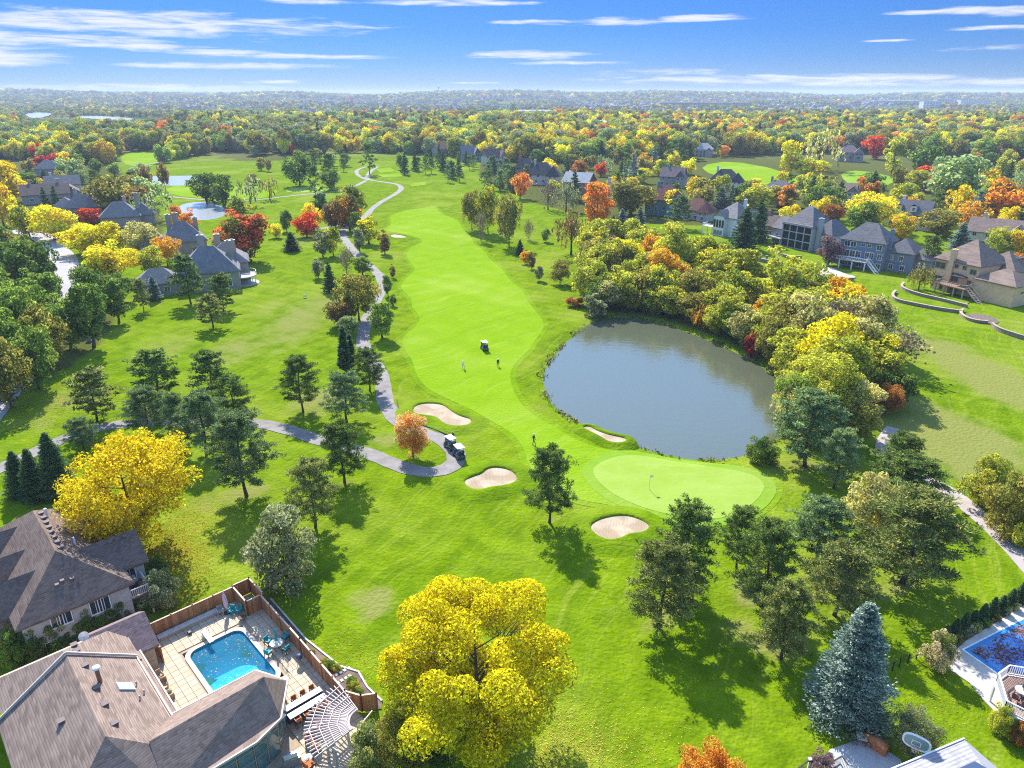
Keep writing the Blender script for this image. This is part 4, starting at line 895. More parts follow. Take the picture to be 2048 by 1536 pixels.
house(372, 506, 28, [(0, 0, 13, 11, 5.2, 5.4, 'hip', 'x'), (-9, 2, 9, 9, 4.6, 3.6, 'hip', 'x')], WLM('taupe'), SHM('grey'), 'grey-roofed home with twin dormers just behind the home with the round deck', wins=[(0, 'f', (.25, .7), 1.2, 1.6, 1.6)], chim=[(-3.5, 2, 5, 12.6, 1.7), (-1.2, 3.4, 5, 12.8, 1.7), (4.6, 3, 5, 11, 1.4)])
house(246, 452, 24, [(0, 0, 14, 11, 4.8, 5.0, 'hip', 'x'), (8, 3, 8, 9, 4.6, 4.0, 'hip', 'y')], WLM('taupe'), SHM('grey'), 'grey-roofed home with one tall chimney behind the yellow street trees', wins=[(0, 'f', (.3, .7), 1.2, 1.6, 1.6)], chim=[(6.5, 1, 4, 12.4, 1.6), (2, 4, 4, 11, 1.2)])
house(172, 432, 24, [(0, 0, 14, 11, 4.8, 5.0, 'hip', 'x'), (-7, 3, 9, 9, 4.6, 3.6, 'hip', 'y')], WLM('taupe'), SHM('grey'), 'grey-roofed home with the red maple in front, left of the tall-chimney home', wins=[(0, 'f', (.3, .7), 1.2, 1.6, 1.6)], chim=[(3.5, 2, 4, 11.8, 1.4), (-2.5, 3, 4, 11.4, 1.4)])
house(96, 404, 30, [(0, 0, 20, 12, 4.6, 4.2, 'gable', 'x'), (9, 5, 10, 10, 4.6, 3.6, 'gable', 'y')], WLM('taupe'), SHM('brown'), 'long low brown-roofed home row with sloping skylights at the far left', wins=[(0, 'f', (.2, .5, .8), 1.2, 1.6, 1.6)], chim=[(6, 2, 4, 10.5, 1.2), (-6, 2, 4, 10.5, 1.2)])
house(130, 384, 30, [(0, 0, 16, 11, 4.6, 4.2, 'gable', 'x')], WLM('cream'), SHM('grey'), 'slim gabled home with pale roof panels behind the long brown-roofed row', wins=[(0, 'f', (.3, .7), 1.2, 1.6, 1.6)], chim=[(-5, 2, 4, 10, 1.1)])
house(102, 350, 20, [(0, 0, 15, 11, 4.8, 4.6, 'hip', 'x')], WLM('taupe'), SHM('grey'), 'small grey hip-roofed home between the two dark red maples and the yellow trees', wins=[(0, 'f', (.3, .7), 1.2, 1.6, 1.6)])
std(1330, 428, -32, 15, 11, 7.2, 5.2, 'hip', WLM('teal'), SHM('red'), 'teal-walled house with a red-brown roof behind the yellow tree')
std(1395, 437, -40, 12, 9, 4.4, 4.2, 'hip', WLM('grey'), SHM('red'), 'low garage wing with red-brown roof right of the teal-walled house', chim=False)
dh = house(1812, 452, -38, [(0, 0, 16, 10, 5.6, 4.8, 'gable', 'x'), (9, -3.5, 8, 7, 4.2, 3.0, 'gable', 'y')], WLM('white'), SHM('slate'), 'white gabled house with two dormer windows among yellow trees', wins=[(0, 'f', (.2, .5, .8), 1.0, 1.5, 1.6), (0, 'r', (.35, .65), 2.2, 1.2, 1.5)], chim=[(-3, 2, 5, 11.4, 1.0)])
for x in (-3.2, 2.2):
    MB().box((x, -3.6, 7.4), (2.0, 2.4, 2.2)).build('dormer', WLM('white'), dh); q = MB(); q.slab([(x - 1.3, -5.0, 8.4), (x, -5.0, 9.4), (x, -1.5, 9.4), (x - 1.3, -1.5, 8.4)], .12); q.slab([(x + 1.3, -5.0, 8.4), (x, -5.0, 9.4), (x, -1.5, 9.4), (x + 1.3, -1.5, 8.4)], .12); q.build('dormer_roof', SHM('slate'), dh); window(dh, (x - 1, -4.82), (x + 1, -4.82), .5, 6.8, .9, 1.2)
std(1985, 492, -40, 16, 11, 5.6, 4.0, 'gable', WLM('cream'), SHM('tan'), 'cream house with tan roofs half hidden behind the tan house')
std(1545, 468, -45, 10, 8, 4.0, 3.2, 'hip', WLM('brick'), SHM('brown'), 'brick house end with brown roof between the white and the screened-porch houses', wing=False)
std(1085, 368, -12, 17, 13, 6.4, 6.0, 'hip', WLM('cream'), SHM('black'), 'grey-black hip-roofed house behind the mauve leafless tree')
sh_ = std(1158, 384, -28, 15, 12, 6.0, 4.4, 'gable', WLM('brick'), SHM('pale'), 'brick house with pale sunlit roof panels and a brick chimney', wing=False)
for q_, hh in (((1448, 380, -20, 16, 11, 6.2, 5.0, 'hip', 'white', 'black'), 'white house with black roof and a broad chimney behind two spruces'), ((1345, 372, -25, 13, 10, 6.0, 4.5, 'gable', 'taupe', 'plum'), 'small plum-roofed house left of the bright golden tree'), ((1052, 352, -10, 14, 11, 6.0, 5.2, 'hip', 'brick', 'black'), 'dark hip-roofed house in front of the golden tree row'),
        ((985, 330, 30, 14, 10, 6.4, 5.4, 'gable', 'cream', 'brown'), 'cream house with steep brown gable at the end of the fairway'), ((936, 322, 25, 13, 10, 6.2, 5.4, 'gable', 'teal', 'grey'), 'teal house with steep grey gable behind the row of spruces'), ((710, 300, 5, 18, 11, 4.6, 4.2, 'hip', 'brick', 'brown'), 'wide brown-roofed house beyond the tee boxes'),
        ((596, 300, 5, 16, 10, 4.4, 4.2, 'hip', 'grey', 'grey'), 'grey house behind the crimson pointed tree'), ((520, 302, 15, 17, 12, 6.4, 5.8, 'hip', 'brick', 'slate'), 'big slate-roofed house with turreted chimney at the left wood'), ((200, 276, 15, 18, 12, 6.4, 6.2, 'gable', 'cream', 'slate'), 'slate-blue gabled house deep in the left wood'),
        ((826, 284, 10, 13, 10, 6.0, 4.6, 'gable', 'white', 'grey'), 'white gabled house above the tee boxes'), ((1222, 266, -10, 15, 11, 7.0, 5.0, 'gable', 'blue', 'slate'), 'blue house with white windows in the middle of the wood'), ((1174, 256, -5, 16, 11, 6.4, 5.0, 'hip', 'cream', 'slate'), 'cream house with broad slate roof left of the blue house in the wood'),
        ((1695, 322, -20, 16, 12, 7.2, 4.6, 'hip', 'taupe', 'plum'), 'plum-roofed house with columned porch behind the tall willow'), ((1700, 284, -20, 18, 12, 6.6, 5.0, 'hip', 'teal', 'slate'), 'slate-roofed house left of the orange maple on the right hill'), ((1822, 272, -12, 22, 12, 6.0, 4.6, 'gable', 'grey', 'greenish'), 'long green-grey roofed house behind the orange maple'),
        ((1905, 288, -15, 15, 11, 5.4, 4.0, 'hip', 'cream', 'brown'), 'brown-roofed house beside the red tree on the right hill'), ((1994, 276, -15, 14, 11, 6.0, 4.6, 'hip', 'brick', 'black'), 'dark brick house near the right edge on the hill'), ((1480, 262, -10, 14, 10, 6.6, 4.6, 'gable', 'white', 'pale'), 'white pale-roofed house behind the dark oaks'), ((1350, 236, 0, 18, 12, 6.0, 5.0, 'hip', 'taupe', 'slate'), 'slate hip-roofed house on the far side of the right wood'), ((1402, 246, -6, 16, 12, 6.0, 5.0, 'hip', 'taupe', 'plum'), 'plum hip-roofed house right of the far slate-roofed one'),
        ((1555, 392, -30, 14, 10, 4.6, 3.6, 'hip', 'taupe', 'slate'), 'low slate-roofed house beside the orange tree left of the golden thicket'), ((1680, 398, -30, 14, 10, 4.6, 3.6, 'gable', 'cream', 'tan'), 'tan-roofed bungalow behind the yellow willow'), ((1230, 408, -30, 14, 11, 6.0, 4.6, 'hip', 'cream', 'tan'), 'cream house almost hidden behind the big olive tree'),
        ((588, 268, 5, 14, 10, 4.5, 3.4, 'gable', 'white', 'pale'), 'white flat-looking building above the yellow trees at the left')):
    px_, py_, rt, w_, d, ev, rs, kd, wl_, rf_ = q_
    std(px_, py_, rt, w_, d, ev, rs, kd, WLM(wl_), SHM(rf_), hh, detail=py_ > 330)
# ------------------------------------------------------------------ trees one by one: (kind, colour, foot x, foot y, top row, crown width, label)
T = '''
ash ash 962 1494 1188 410|huge golden-yellow ash tree with heavy leafy lobes in front of the pool fence
airy locust 280 1098 868 268|wide golden locust tree with bare twigs showing, arching over the white-sided house deck
spruce blue 1690 1430 1209 164|large silvery blue spruce beside the grey patio
bush sage 575 1168 1020 150|big rounded grey-green shrub tree behind the wooden fence corner, casting a dark shadow
pine pine 1098 1046 895 112|lone tall pine between the kidney bunker and the putting green
pine pine 688 966 845 108|dense round-headed pine beside the path loop, near its lower bend
pine pinebrown 632 1056 920 112|brownish pine below the path loop with a long bare trunk
pine pine 605 824 712 88|isolated conical pine casting its shadow across the cart path
pine pineblue 694 843 745 98|open-crowned pine left of the curving path above the fork
pine pine 740 782 695 72|pine overhanging the cart path where it runs down to the bunkers
pine pineblue 492 992 825 142|tall blue-green pine with tiered limbs right of the golden locust
pine pineblue 415 908 785 108|blue-green pine between the golden locust and the tall tiered pine
pine pineblue 302 870 775 100|blue-green pine just above the golden locust top
pine pine 322 802 700 112|broad dome-topped dark pine above the left path
pine pine 428 800 702 88|dark pine right of the dome-topped pine above the left path
pine pine 470 838 752 84|dark bushy pine at the right edge of the left pine group
pine pineblue 362 885 786 64|small blue-green pine squeezed between two larger pines above the golden locust
pine pinebrown 196 843 737 96|slender-trunked pine standing alone beside the left end of the path
pine pineblue 168 898 836 66|low bushy pine below the left path, above the golden locust
spruce spruce 46 990 903 62|leftmost narrow spruce of the trio behind the white-sided house
spruce spruce 78 996 898 64|middle narrow spruce of the trio behind the white-sided house
spruce spruce 122 992 866 80|tallest narrow spruce of the trio, touching the golden locust
round peach 826 914 826 74|small peach-orange tree on the grass island inside the path loop
column spruce 692 745 652 30|dark columnar juniper beside the cart path
column spruce 704 738 668 24|second columnar juniper pressed against the darker one by the path
oval palegreen 697 672 632 46|pale green bushy tree behind the columnar junipers
oval green 765 676 606 54|rounded light green tree on the fairway side of the cart path
airy olive 718 640 546 94|large olive-gold tree hanging over the cart path, left of the rounded light green tree
round bronze 682 652 596 62|bronze-brown tree below the large olive-gold tree
spruce spruce 661 584 524 34|dark upright spruce left of the large olive-gold tree
round sage 637 556 516 28|thin grey-green sapling left of the dark upright spruce
bare grey 694 548 490 42|leafless grey tree above the large olive-gold tree
oval green 726 550 514 42|leafy green tree right of the leafless grey tree beside the path
oval deep 776 592 550 22|young dark green tree between path and fairway
bush deep 786 612 588 18|smallest young tree on the fairway side of the path
oval bronze 786 556 528 14|thin bronze sapling at the fairway edge
oval yellowgreen 738 488 430 46|tall green tree with yellow crown top beside the small far bunker
oval sage 720 506 456 28|grey-green tree in front of the yellow-topped green tree
oval green 712 468 424 28|slim green tree left of the yellow-topped green tree
oval bronze 770 508 460 30|reddish bronze young tree by the small far bunker
oval sage 646 514 455 36|grey-green tree left of the path bend with pale trunk
round yellowgreen 667 512 454 38|yellow-tinged round tree on the left of the path bend
spruce spruce 584 502 464 38|small dark fir standing alone in the left rough
round yellow 552 476 446 32|small yellow tree near the red-topped maple
round deep 574 464 420 30|dark green tree between the small yellow and the red tree
round red 614 474 425 52|scarlet maple on the left side of the path
round gold 628 462 407 46|golden maple behind the scarlet maple
round orangegreen 700 462 390 64|orange-topped maple overhanging the path above the bend
round bronze 672 460 400 54|bronze-green tree left of the orange-topped maple
round yellowgreen 704 446 370 72|big yellow-topped green tree behind the orange-topped maple
round dark 642 432 386 32|dark round tree left of the bronze-green tree
round redgreen 486 524 420 112|large red-topped maple right of the grey-roofed clubhouse-like home
pine pinebrown 426 656 588 66|thin open pine in front of the grey home, lowest of three
pine pine 448 622 547 60|pine in front of the grey home's right end
pine pine 382 608 508 70|tall pine in front of the grey home's middle
pine pinebrown 288 622 556 34|slim pine at the left corner of the grey home
spruce blue 311 600 551 32|small blue spruce beside the grey home's left corner
'''
def run_table(s, group=None):
    for ln in s.strip().splitlines():
        a, lab = ln.split('|'); k = a.split(); tree(k[0], k[1], *(float(v) for v in k[2:6]), lab.strip(), group)
run_table(T)
T2 = '''
pine pinebrown 1320 1256 1084 160|front pine of the right cluster with an open crown and a long diagonal shadow
pine pine 1364 1192 1006 132|tallest dark pine of the right cluster, standing before the putting green
pine pine 1472 1136 1014 92|pine at the lower edge of the putting green, right of the tallest cluster pine
pine pine 1523 1214 1044 134|dense dark pine in the middle of the right cluster
pine pineblue 1632 1118 1000 132|blue-green pine right of the putting green's lower edge
pine pinebrown 1668 1232 1092 152|brownish pine above the blue spruce
pine pinebrown 1560 1318 1166 124|thin-crowned pine left of the blue spruce top
pine pinebrown 1806 1168 988 222|broad many-limbed pine beside the right footpath, largest of the cluster
pine pine 1810 1004 914 152|flat-topped pine above the broad many-limbed pine
pine pine 1790 968 868 104|umbrella-topped pine at the upper end of the right footpath
pine pineblue 1608 932 784 152|large pine at the pond's right end
pine palegreen 1668 978 858 84|pale feathery pine between the large pond pine and the footpath
bush straw 1735 1066 950 112|yellowish leafy shrub tree among the right pines
bush lime 1968 1010 914 104|yellow-green bush beside the right footpath, uppermost of three
bush olive 2012 1066 948 114|olive bush beside the right footpath, middle of three
bush lime 2046 1096 1000 80|yellow-green bush at the picture's right edge by the footpath
bush deep 1524 924 877 68|dark low bush on the pond's near right shore
bush hydrangea 1870 1336 1264 68|tan-flowered hydrangea bush at the corner of the covered pool
airy sage 1818 1506 1424 96|sparse grey-green little tree behind the basketball hoop
bush lime 1998 1466 1412 48|yellow-green bush against the white deck
bush rust 2034 1490 1444 40|rusty-leaved bush below the white deck
round orange 1402 1640 1498 132|orange maple crown rising from the bottom edge
bush pinebrown 742 1560 1452 96|twiggy brown shrub below the slatted pergola
airy olive 812 1560 1420 120|twiggy olive shrub tree between the pergola and the golden ash
bush deep 868 1540 1466 80|dark green shrub under the golden ash on its left
bush deep 320 1152 1114 54|dark rounded shrub at the foot of the golden locust
bush sage 326 1212 1144 80|pale grey-green shrub below the white deck
'''
run_table(T2)
# ------------------------------------------------------------------ foreground left: pool house, its garden and the white-sided neighbour (all share one street grid)
ROT = -47.0; OA = Vector((-27.4, 56.9, 0)); ca_, sa_ = math.cos(R(ROT)), math.sin(R(ROT))
def LA(x, y, z=0.0): return Vector((OA.x + x * ca_ - y * sa_, OA.y + x * sa_ + y * ca_, z))
def LP(px, py, z=0.0):
    g = G(px, py, z); dx, dy = g.x - OA.x, g.y - OA.y; return dx * ca_ + dy * sa_, -dx * sa_ + dy * ca_
TANS = SHM('tan'); PLUM = SHM('plum')
hA = thing('house', 'large tan-roofed house with glazed corner bay beside the turquoise pool', 'house', OA, R(ROT))
STUC = siding('stucco_beige', (.44, .33, .23), .6); FASC = M('cream_fascia', (.50, .44, .39), .7, .06)
wl_, rf_, dk_ = MB(), MB(), MB()
wl_.prism(rect(-.5, -14.6, 5.6, 9.6), -1, 4.1); wl_.prism(rect(9.5, -14.6, 13.5, 9.4), -1, 4.5); wl_.prism(rect(-2.5, -9.9, 5.2, 4.2), -1, 3.2)
wl_.prism([(11.3, -10), (11.3, -3.1), (14.0, -1.8), (16.7, -3.7), (17.4, -6.0), (17.4, -12)], -1, 4.15)
# north half, lower; its ridge runs towards the viewer
rf_.slab([(-3.3, -19.6, 4.0), (.9, -14.5, 7.0), (2.6, -14.5, 7.0), (2.6, -19.6, 4.0)], .22); rf_.slab([(-3.3, -9.4, 4.0), (.9, -14.5, 7.0), (2.6, -14.5, 7.0), (2.6, -9.4, 4.0)], .22); rf_.slab([(-3.3, -19.6, 4.0), (-3.3, -9.4, 4.0), (.9, -14.5, 7.0)], .22)
rf_.slab([(2.5, -20.0, 4.3), (2.5, -14.5, 7.7), (13.4, -14.5, 7.7), (17.6, -20.0, 4.3)], .25); rf_.slab([(2.5, -9.8, 4.4), (2.5, -14.5, 7.7), (13.4, -14.5, 7.7), (11.2, -9.8, 4.4)], .25)
rf_.slab([(11.2, -9.8, 4.4), (13.4, -14.5, 7.7), (14.8, -12.2, 6.35)], .25)
rf_.slab([(13.4, -14.5, 7.72), (17.8, -20.0, 4.3), (18.0, -12.4, 4.3), (14.8, -12.2, 6.35)], .25)
# wing with the bay
rf_.slab([(14.7, -12.2, 6.5), (14.5, -3.4, 6.5), (13.9, -1.35, 4.25), (11.0, -2.75, 4.25), (10.9, -9.8, 4.25)], .24)
rf_.slab([(14.5, -3.4, 6.5), (13.9, -1.35, 4.25), (17.1, -3.5, 4.25)], .24)
rf_.slab([(14.5, -3.4, 6.5), (17.1, -3.5, 4.25), (17.95, -5.9, 4.25), (18.0, -12.4, 4.25), (14.7, -12.2, 6.5)], .24)
rf_.slab([(.2, -10.0, 3.55), (9.9, -10.0, 3.55), (9.8, -9.05, 3.1), (.2, -9.05, 3.1)], .12)
wl_.build('wall', STUC, hA); rfo = rf_.build('roof', TANS, hA)
r2 = MB(); roof_block(r2, MB(), -2.5, -9.9, 5.4, 4.4, 3.2, 1.75, 'gable', 'y', .3); r2.build('wing_roof', PLUM, hA)
tr = MB()
for p, q in (((2.55, -20.1, 4.4), (2.55, -14.5, 7.9)), ((2.55, -14.5, 7.9), (2.55, -9.7, 4.55)), ((2.5, -9.72, 4.35), (11.2, -9.72, 4.35)), ((-3.35, -19.7, 3.95), (-3.35, -9.3, 3.95)), ((10.85, -9.8, 4.2), (10.95, -2.8, 4.2)), ((10.95, -2.75, 4.2), (13.9, -1.3, 4.2)), ((13.9, -1.3, 4.2), (17.15, -3.48, 4.2)), ((17.15, -3.48, 4.2), (18.0, -5.9, 4.2)), ((18.0, -5.9, 4.2), (18.05, -12.4, 4.2)), ((.2, -9.0, 3.08), (9.9, -9.0, 3.08))): tr.beam(p, q, .13, .2)
tr.build('fascia', FASC, hA)
vm = MB().box((0, 0, .12), (.42, .42, .22)).box((0, 0, .25), (.5, .5, .05)).mesh('roof_vent'); vm.materials.append(M('vent_brown', (.16, .12, .11), .7))
def vent(par, x, y, z, s_=1.0):
    o = bpy.data.objects.new('roof_vent', vm); COL.objects.link(o); o.parent = par; o.location = (x, y, z); o.scale = (s_,) * 3
for x in (-.2, .7, 1.6): vent(rfo, x + .4, -13.6, 6.42)
for x in (4.2, 7.4, 9.6, 12.0): vent(rfo, x, -13.6, 7.02)
vent(rfo, 15.9, -15.3, 6.2); vent(rfo, 8.5, -16.4, 6.5)
MB().tube([(6.5, -13.2, 6.6), (6.5, -13.2, 8.1)], [.16, .16], 8).build('flue', M('flue_rust', (.22, .10, .06), .6), rfo); MB().ball((6.5, -13.2, 8.25), .32, .55).build('flue_cap', M('flue_cap', (.7, .7, .7), .4), rfo)
MB().box((7.2, -11.7, 5.84), (1.0, 1.3, .12), 0, Matrix.Rotation(R(-35), 3, 'X')).build('skylight', M('skylight_pane', (.40, .52, .56), .12, .03, spec=.8), rfo)
for x, y, z in ((6.9, -10.9, 5.25), (8.1, -10.7, 5.1), (8.9, -11.2, 5.45)): MB().tube([(x, y, z), (x, y, z + .35)], .06, 6).build('vent_pipe', M('vent_grey', (.3, .29, .28), .5), rfo)
sd_o = MB().tube([(0, 0, 0), (0, 0, .7)], .04, 6); dish = MB()
for i in range(4): pass
dm = MB(); dm.v = [(0, 0, -.12)] + [(.42 * math.cos(t_), .1 * 0 + .42 * math.sin(t_), 0) for t_ in np.linspace(0, 2 * math.pi, 14, endpoint=False)]; dm.f = [(0, 1 + i, 1 + (i + 1) % 14) for i in range(14)] + [(0, 1 + (i + 1) % 14, 1 + i) for i in range(14)]
dthing = thing('satellite_dish', 'small white satellite dish on the edge of the tan roof', 'dish', LA(-1.6, -12.6, 4.9)); MB().tube([(0, 0, 0), (0, 0, .7)], .04, 6).build('mast', GREYT, dthing); dd = dm.build('reflector', WHITE, dthing); dd.location = (0, 0, .8); dd.rotation_euler = (R(50), 0, R(30))
# glazing of the bay
TEALG = M('tinted_bay_glass', (.10, .19, .19), .08, .3, .8, spec=.9)
gp = MB().box((0, 0, .5), (1, .06, 1)).mesh('bay_window'); gp.materials.append(TEALG)
MULL = M('bronze_mullion', (.20, .155, .13), .5)
for (p0, p1, n_) in (((14.0, -1.8), (16.7, -3.7), 3), ((16.7, -3.7), (17.4, -6.0), 2), ((17.4, -6.0), (17.4, -11.6), 4)):
    for i in range(n_):
        for z, h in ((.35, 1.5), (1.95, 1.0), (3.05, .9)):
            L_ = math.dist(p0, p1) / n_; o = window(hA, p0, p1, (i + .5) / n_, z, L_ * .86, h, MULL, True, 'bay_window'); o.data = gp
for i in range(3): window(hA, (11.3, -3.1), (14.0, -1.8), .2 + .3 * i, .6, .7, 2.4, MULL)
for i in range(4): window(hA, (2.8, -9.9), (11, -9.9), .12 + .22 * i, .3, 1.4, 2.2, FASC)
HOUSES.append((LA(6, -14).x, LA(6, -14).y, 13)); HOUSES.append((LA(14, -7).x, LA(14, -7).y, 7))

# neighbour
BX = Vector((-38.4, 58.2, 0.35)); BROWN = SHM('brown')
hB = house(0, 0, ROT, [(-9.3, -4.6, 18.6, 9.2, 4.7, 3.4, 'hip', 'x'), (-5.4, -1.2, 5.0, 7.0, 4.7, 2.1, 'gable', 'y'), (-15.6, -1.6, 5.0, 5.4, 4.7, 2.0, 'gable', 'y'), (-4.6, -8.4, 4.2, 5.0, 4.7, 2.0, 'gable', 'y'), (-9.2, -8.6, 4.2, 5.4, 4.7, 2.0, 'gable', 'y'), (-14.2, -8.8, 4.6, 6.0, 4.7, 2.2, 'gable', 'y')],
    siding('siding_pinkgrey', (.46, .42, .40)), BROWN, 'white-sided house with brown shingled roof and many gables under the golden locust', loc=BX, wins=[(0, 'r', (.30, .38), 2.6, 1.0, 1.6), (0, 'r', (.66, .74), 2.3, 1.0, 1.7), (0, 'r', (.2,), .3, 1.0, 1.2), (1, 'r', (.8,), 2.3, 1.0, 1.7), (1, 'b', (.35, .65), 2.4, 1.1, 1.6), (1, 'l', (.15,), 2.2, 1.4, 2.2), (2, 'r', (.85,), 2.3, 1.2, 2.0)])
rB = [c for c in hB.children if c.name.startswith('roof')][0]
for i in range(8): vent(rB, -13.6 + 1.2 * i, -4.0, 7.68)
for x, y, z in ((-1.8, -5.0, 6.1), (-1.6, -5.5, 6.0), (-1.6, -4.2, 6.05)): vent(rB, x, y, z, .7)
for k in range(3): vent(rB, -4.9, .2 + .7 * k, 6.5, .7)
MB().tube([(-13.2, -3.6, 7.2), (-13.2, -3.6, 8.4)], .15, 8).build('flue', M('flue_cap', (.7, .7, .7), .4), rB); MB().tube([(-6.8, -2.6, 6.2), (-6.8, -2.6, 7.5)], .1, 8).build('flue', M('flue_cap', (.7, .7, .7), .4), rB)
deck(hB, -13.0, -8.2, .3, 3.8, 2.5, BRN, M('deck_rail_cream', (.60, .54, .48)), 3); 
MB().box((-1.5, .9, 2.2), (2.8, 1.8, .2)).build('porch_floor', BRN, hB); q = MB(); railing(q, [(-2.8, 1.8), (-.05, 1.8), (-.05, .05)], 2.3, .95, .16, .045); q.build('porch_railing', M('porch_rail', (.62, .58, .55)), hB)
for x in (-2.7, -.15): MB().beam((x, 1.7, -.4), (x, 1.7, 2.1), .16).build('porch_post', WHITE, hB)
g_ = thing('gas_grill', 'covered grey grill on the small porch of the white-sided house', 'grill', local(hB, -1.9, .9, 2.3), R(ROT)); MB().box((0, 0, .45), (.9, .5, .8)).build('cart', DARKMET, g_, bevel=.03); MB().tube([(-.45, 0, .95), (.45, 0, .95)], .27, 10).build('lid', M('grill_lid', (.30, .33, .36), .35, .1, metal=.6), g_)
# leaf litter lying in the roof valleys
def litter(name, centres, n, size, cols, zf, seed, label=None):
    rg = np.random.default_rng(seed); P = []
    for c in centres:
        k = int(n * c[4]) if len(c) > 4 else n
        x = c[0] + rg.normal(size=k) * c[2]; y = c[1] + rg.normal(size=k) * c[3]; P.append(np.stack([x, y], -1))
    P = np.concatenate(P); z = zf(P[:, 0], P[:, 1]); k = len(P); Nn = rg.normal(size=(k, 3)) * .35; Nn[:, 2] = 1
    me_ = cards(np.stack([P[:, 0], P[:, 1], z + .03], -1), Nn, size * rg.uniform(.6, 1.3, k), .7, rg, rg.random(k), name); me_.materials.append(LEAF)
    o = link_mesh(name, me_); o.color = (*cols[0], 1); o['col2'] = list(cols[1]); tag(o, kind='stuff'); return o
def gpt(px, py, wx, wy, k=1.0):
    c = G(px, py); return (c.x, c.y, abs(G(px + wx, py).x - c.x), abs(G(px, py - wy).y - c.y), k)
litter('fallen_leaves', [gpt(1130, 1500, 60, 40), gpt(1060, 1470, 90, 60), gpt(1240, 1500, 90, 40, .6), gpt(960, 1420, 160, 60, .8), gpt(1010, 1560, 120, 60, 1.2)], 1700, .115, ((.70, .62, .12), (.60, .44, .06)), h_np, 5)
litter('fallen_leaves', [gpt(330, 1130, 40, 30, 2.2), gpt(355, 1060, 40, 40, 1.6), gpt(290, 1110, 60, 30, 1.6), gpt(380, 1180, 25, 30, .6)], 1700, .13, ((.60, .36, .03), (.50, .24, .04)), h_np, 6)
litter('fallen_leaves', [gpt(90, 830, 70, 22, 1.0), gpt(200, 790, 50, 16, .5), gpt(40, 800, 50, 20, 1.0)], 900, .24, ((.55, .45, .08), (.50, .30, .05)), h_np, 7)
litter('fallen_leaves', [gpt(680, 1300, 30, 30, .5), gpt(740, 1330, 40, 24, .6), gpt(1700, 1330, 90, 60, .6), gpt(1880, 1420, 50, 30, .5)], 700, .13, ((.60, .52, .08), (.45, .25, .05)), h_np, 8)

# ------------------------------------------------------------------ pool terrace
DECKZ = .14
dk = thing('pool_deck', 'cream stone-paved terrace round the turquoise pool', 'terrace', OA, R(ROT)); del dk['category']; del dk['label']; dk['kind'] = 'structure'
base = MB()
for (x0, x1, y0, y1) in ((-4.4, -.36, -9.6, 2.9), (9.0, 22, -9.6, 2.9), (-.36, 9.0, -9.6, -5.56), (-.36, 9.0, .36, 2.9)): base.prism([(x0, y0), (x1, y0), (x1, y1), (x0, y1)], -.5, .06)
base.build('paving_bed', M('paving_joint', (.33, .26, .18), .95), dk)
TS = .74; TILEM = M('limestone_tile', (.47, .375, .265), .85, .10, .9, .1)
tm_ = MB().box((0, 0, 0), (TS - .035, TS - .035, .08)).mesh('tile'); tm_.materials.append(TILEM); tb = MB().box((0, 0, 0), (TS - .035, TS - .035, .08)).mesh('tile'); tb.materials.append(M('limestone_tile_warm', (.45, .35, .24), .85, .10, .9, .1)); tc_ = MB().box((0, 0, 0), (TS - .035, TS - .035, .08)).mesh('tile'); tc_.materials.append(M('limestone_tile_pale', (.49, .40, .295), .85, .08, .9, .1))
cells = []
for i in range(36):
    for j in range(17):
        x, y = -4.4 + TS * (i + .5), -9.5 + TS * (j + .5)
        if -.36 - TS / 2 < x < 9.0 + TS / 2 - .1 and -5.56 - TS / 2 < y < .36 + TS / 2: continue
        if (x > 10.9 and y < -2.6 and x < 17.6) or x > 21.6 or (x < .5 and y < -8) or (x > 14 and x < 17 and y < -2): continue
        cells.append((x, y))
cells.sort(key=lambda c: abs(c[0] - 4)); extra = MB()
for k, (x, y) in enumerate(cells):
    if k < 300:
        o = bpy.data.objects.new('tile', random.choice((tm_, tm_, tb, tc_))); COL.objects.link(o); o.parent = dk; o.location = (x, y, .10 + random.uniform(-.006, .006))
    else: extra.box((x, y, .10), (TS - .035, TS - .035, .08))
if extra.v: tag(extra.build('paving', TILEM, dk), kind='stuff')
def rrect(x0, x1, y0, y1, r, n=6):
    o = []
    for cx, cy, a0 in ((x1 - r, y1 - r, 0), (x0 + r, y1 - r, 90), (x0 + r, y0 + r, 180), (x1 - r, y0 + r, 270)):
        o += [(cx + r * math.cos(R(a0 + 90 * i / n)), cy + r * math.sin(R(a0 + 90 * i / n))) for i in range(n + 1)]
    return o
pool = thing('swimming_pool', 'turquoise swimming pool with rounded corners and floating leaves', 'pool', OA, R(ROT)); inn = rrect(0, 8.7, -5.2, 0, 1.0); out_ = rrect(-.42, 9.1, -5.62, .42, 1.25); n_ = len(inn)
cp = MB(); cp.v = [(x, y, .17) for x, y in inn] + [(x, y, .17) for x, y in out_] + [(x, y, -.1) for x, y in inn] + [(x, y, 0.0) for x, y in out_]
for i in range(n_):
    j = (i + 1) % n_; cp.f += [(i, i + n_, j + n_, j), (i, j, j + 2 * n_, i + 2 * n_), (i + n_, i + 3 * n_, j + 3 * n_, j + n_)]
cp.build('coping', M('pool_coping', (.50, .43, .34), .8, .06), pool)
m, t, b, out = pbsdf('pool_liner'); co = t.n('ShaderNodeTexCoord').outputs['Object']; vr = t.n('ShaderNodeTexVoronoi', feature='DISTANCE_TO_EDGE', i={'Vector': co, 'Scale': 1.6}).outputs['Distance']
t.t.links.new(t.mix(t.ss(vr, .01, .12), (.55, .86, .90), (.32, .72, .82)), b.inputs['Base Color']); LINER = m  # pale cell edges: caustic light ripples painted into the floor colour
bs = MB(); bs.v = [(x, y, .15) for x, y in inn] + [(x, y, -2.3) for x, y in inn]
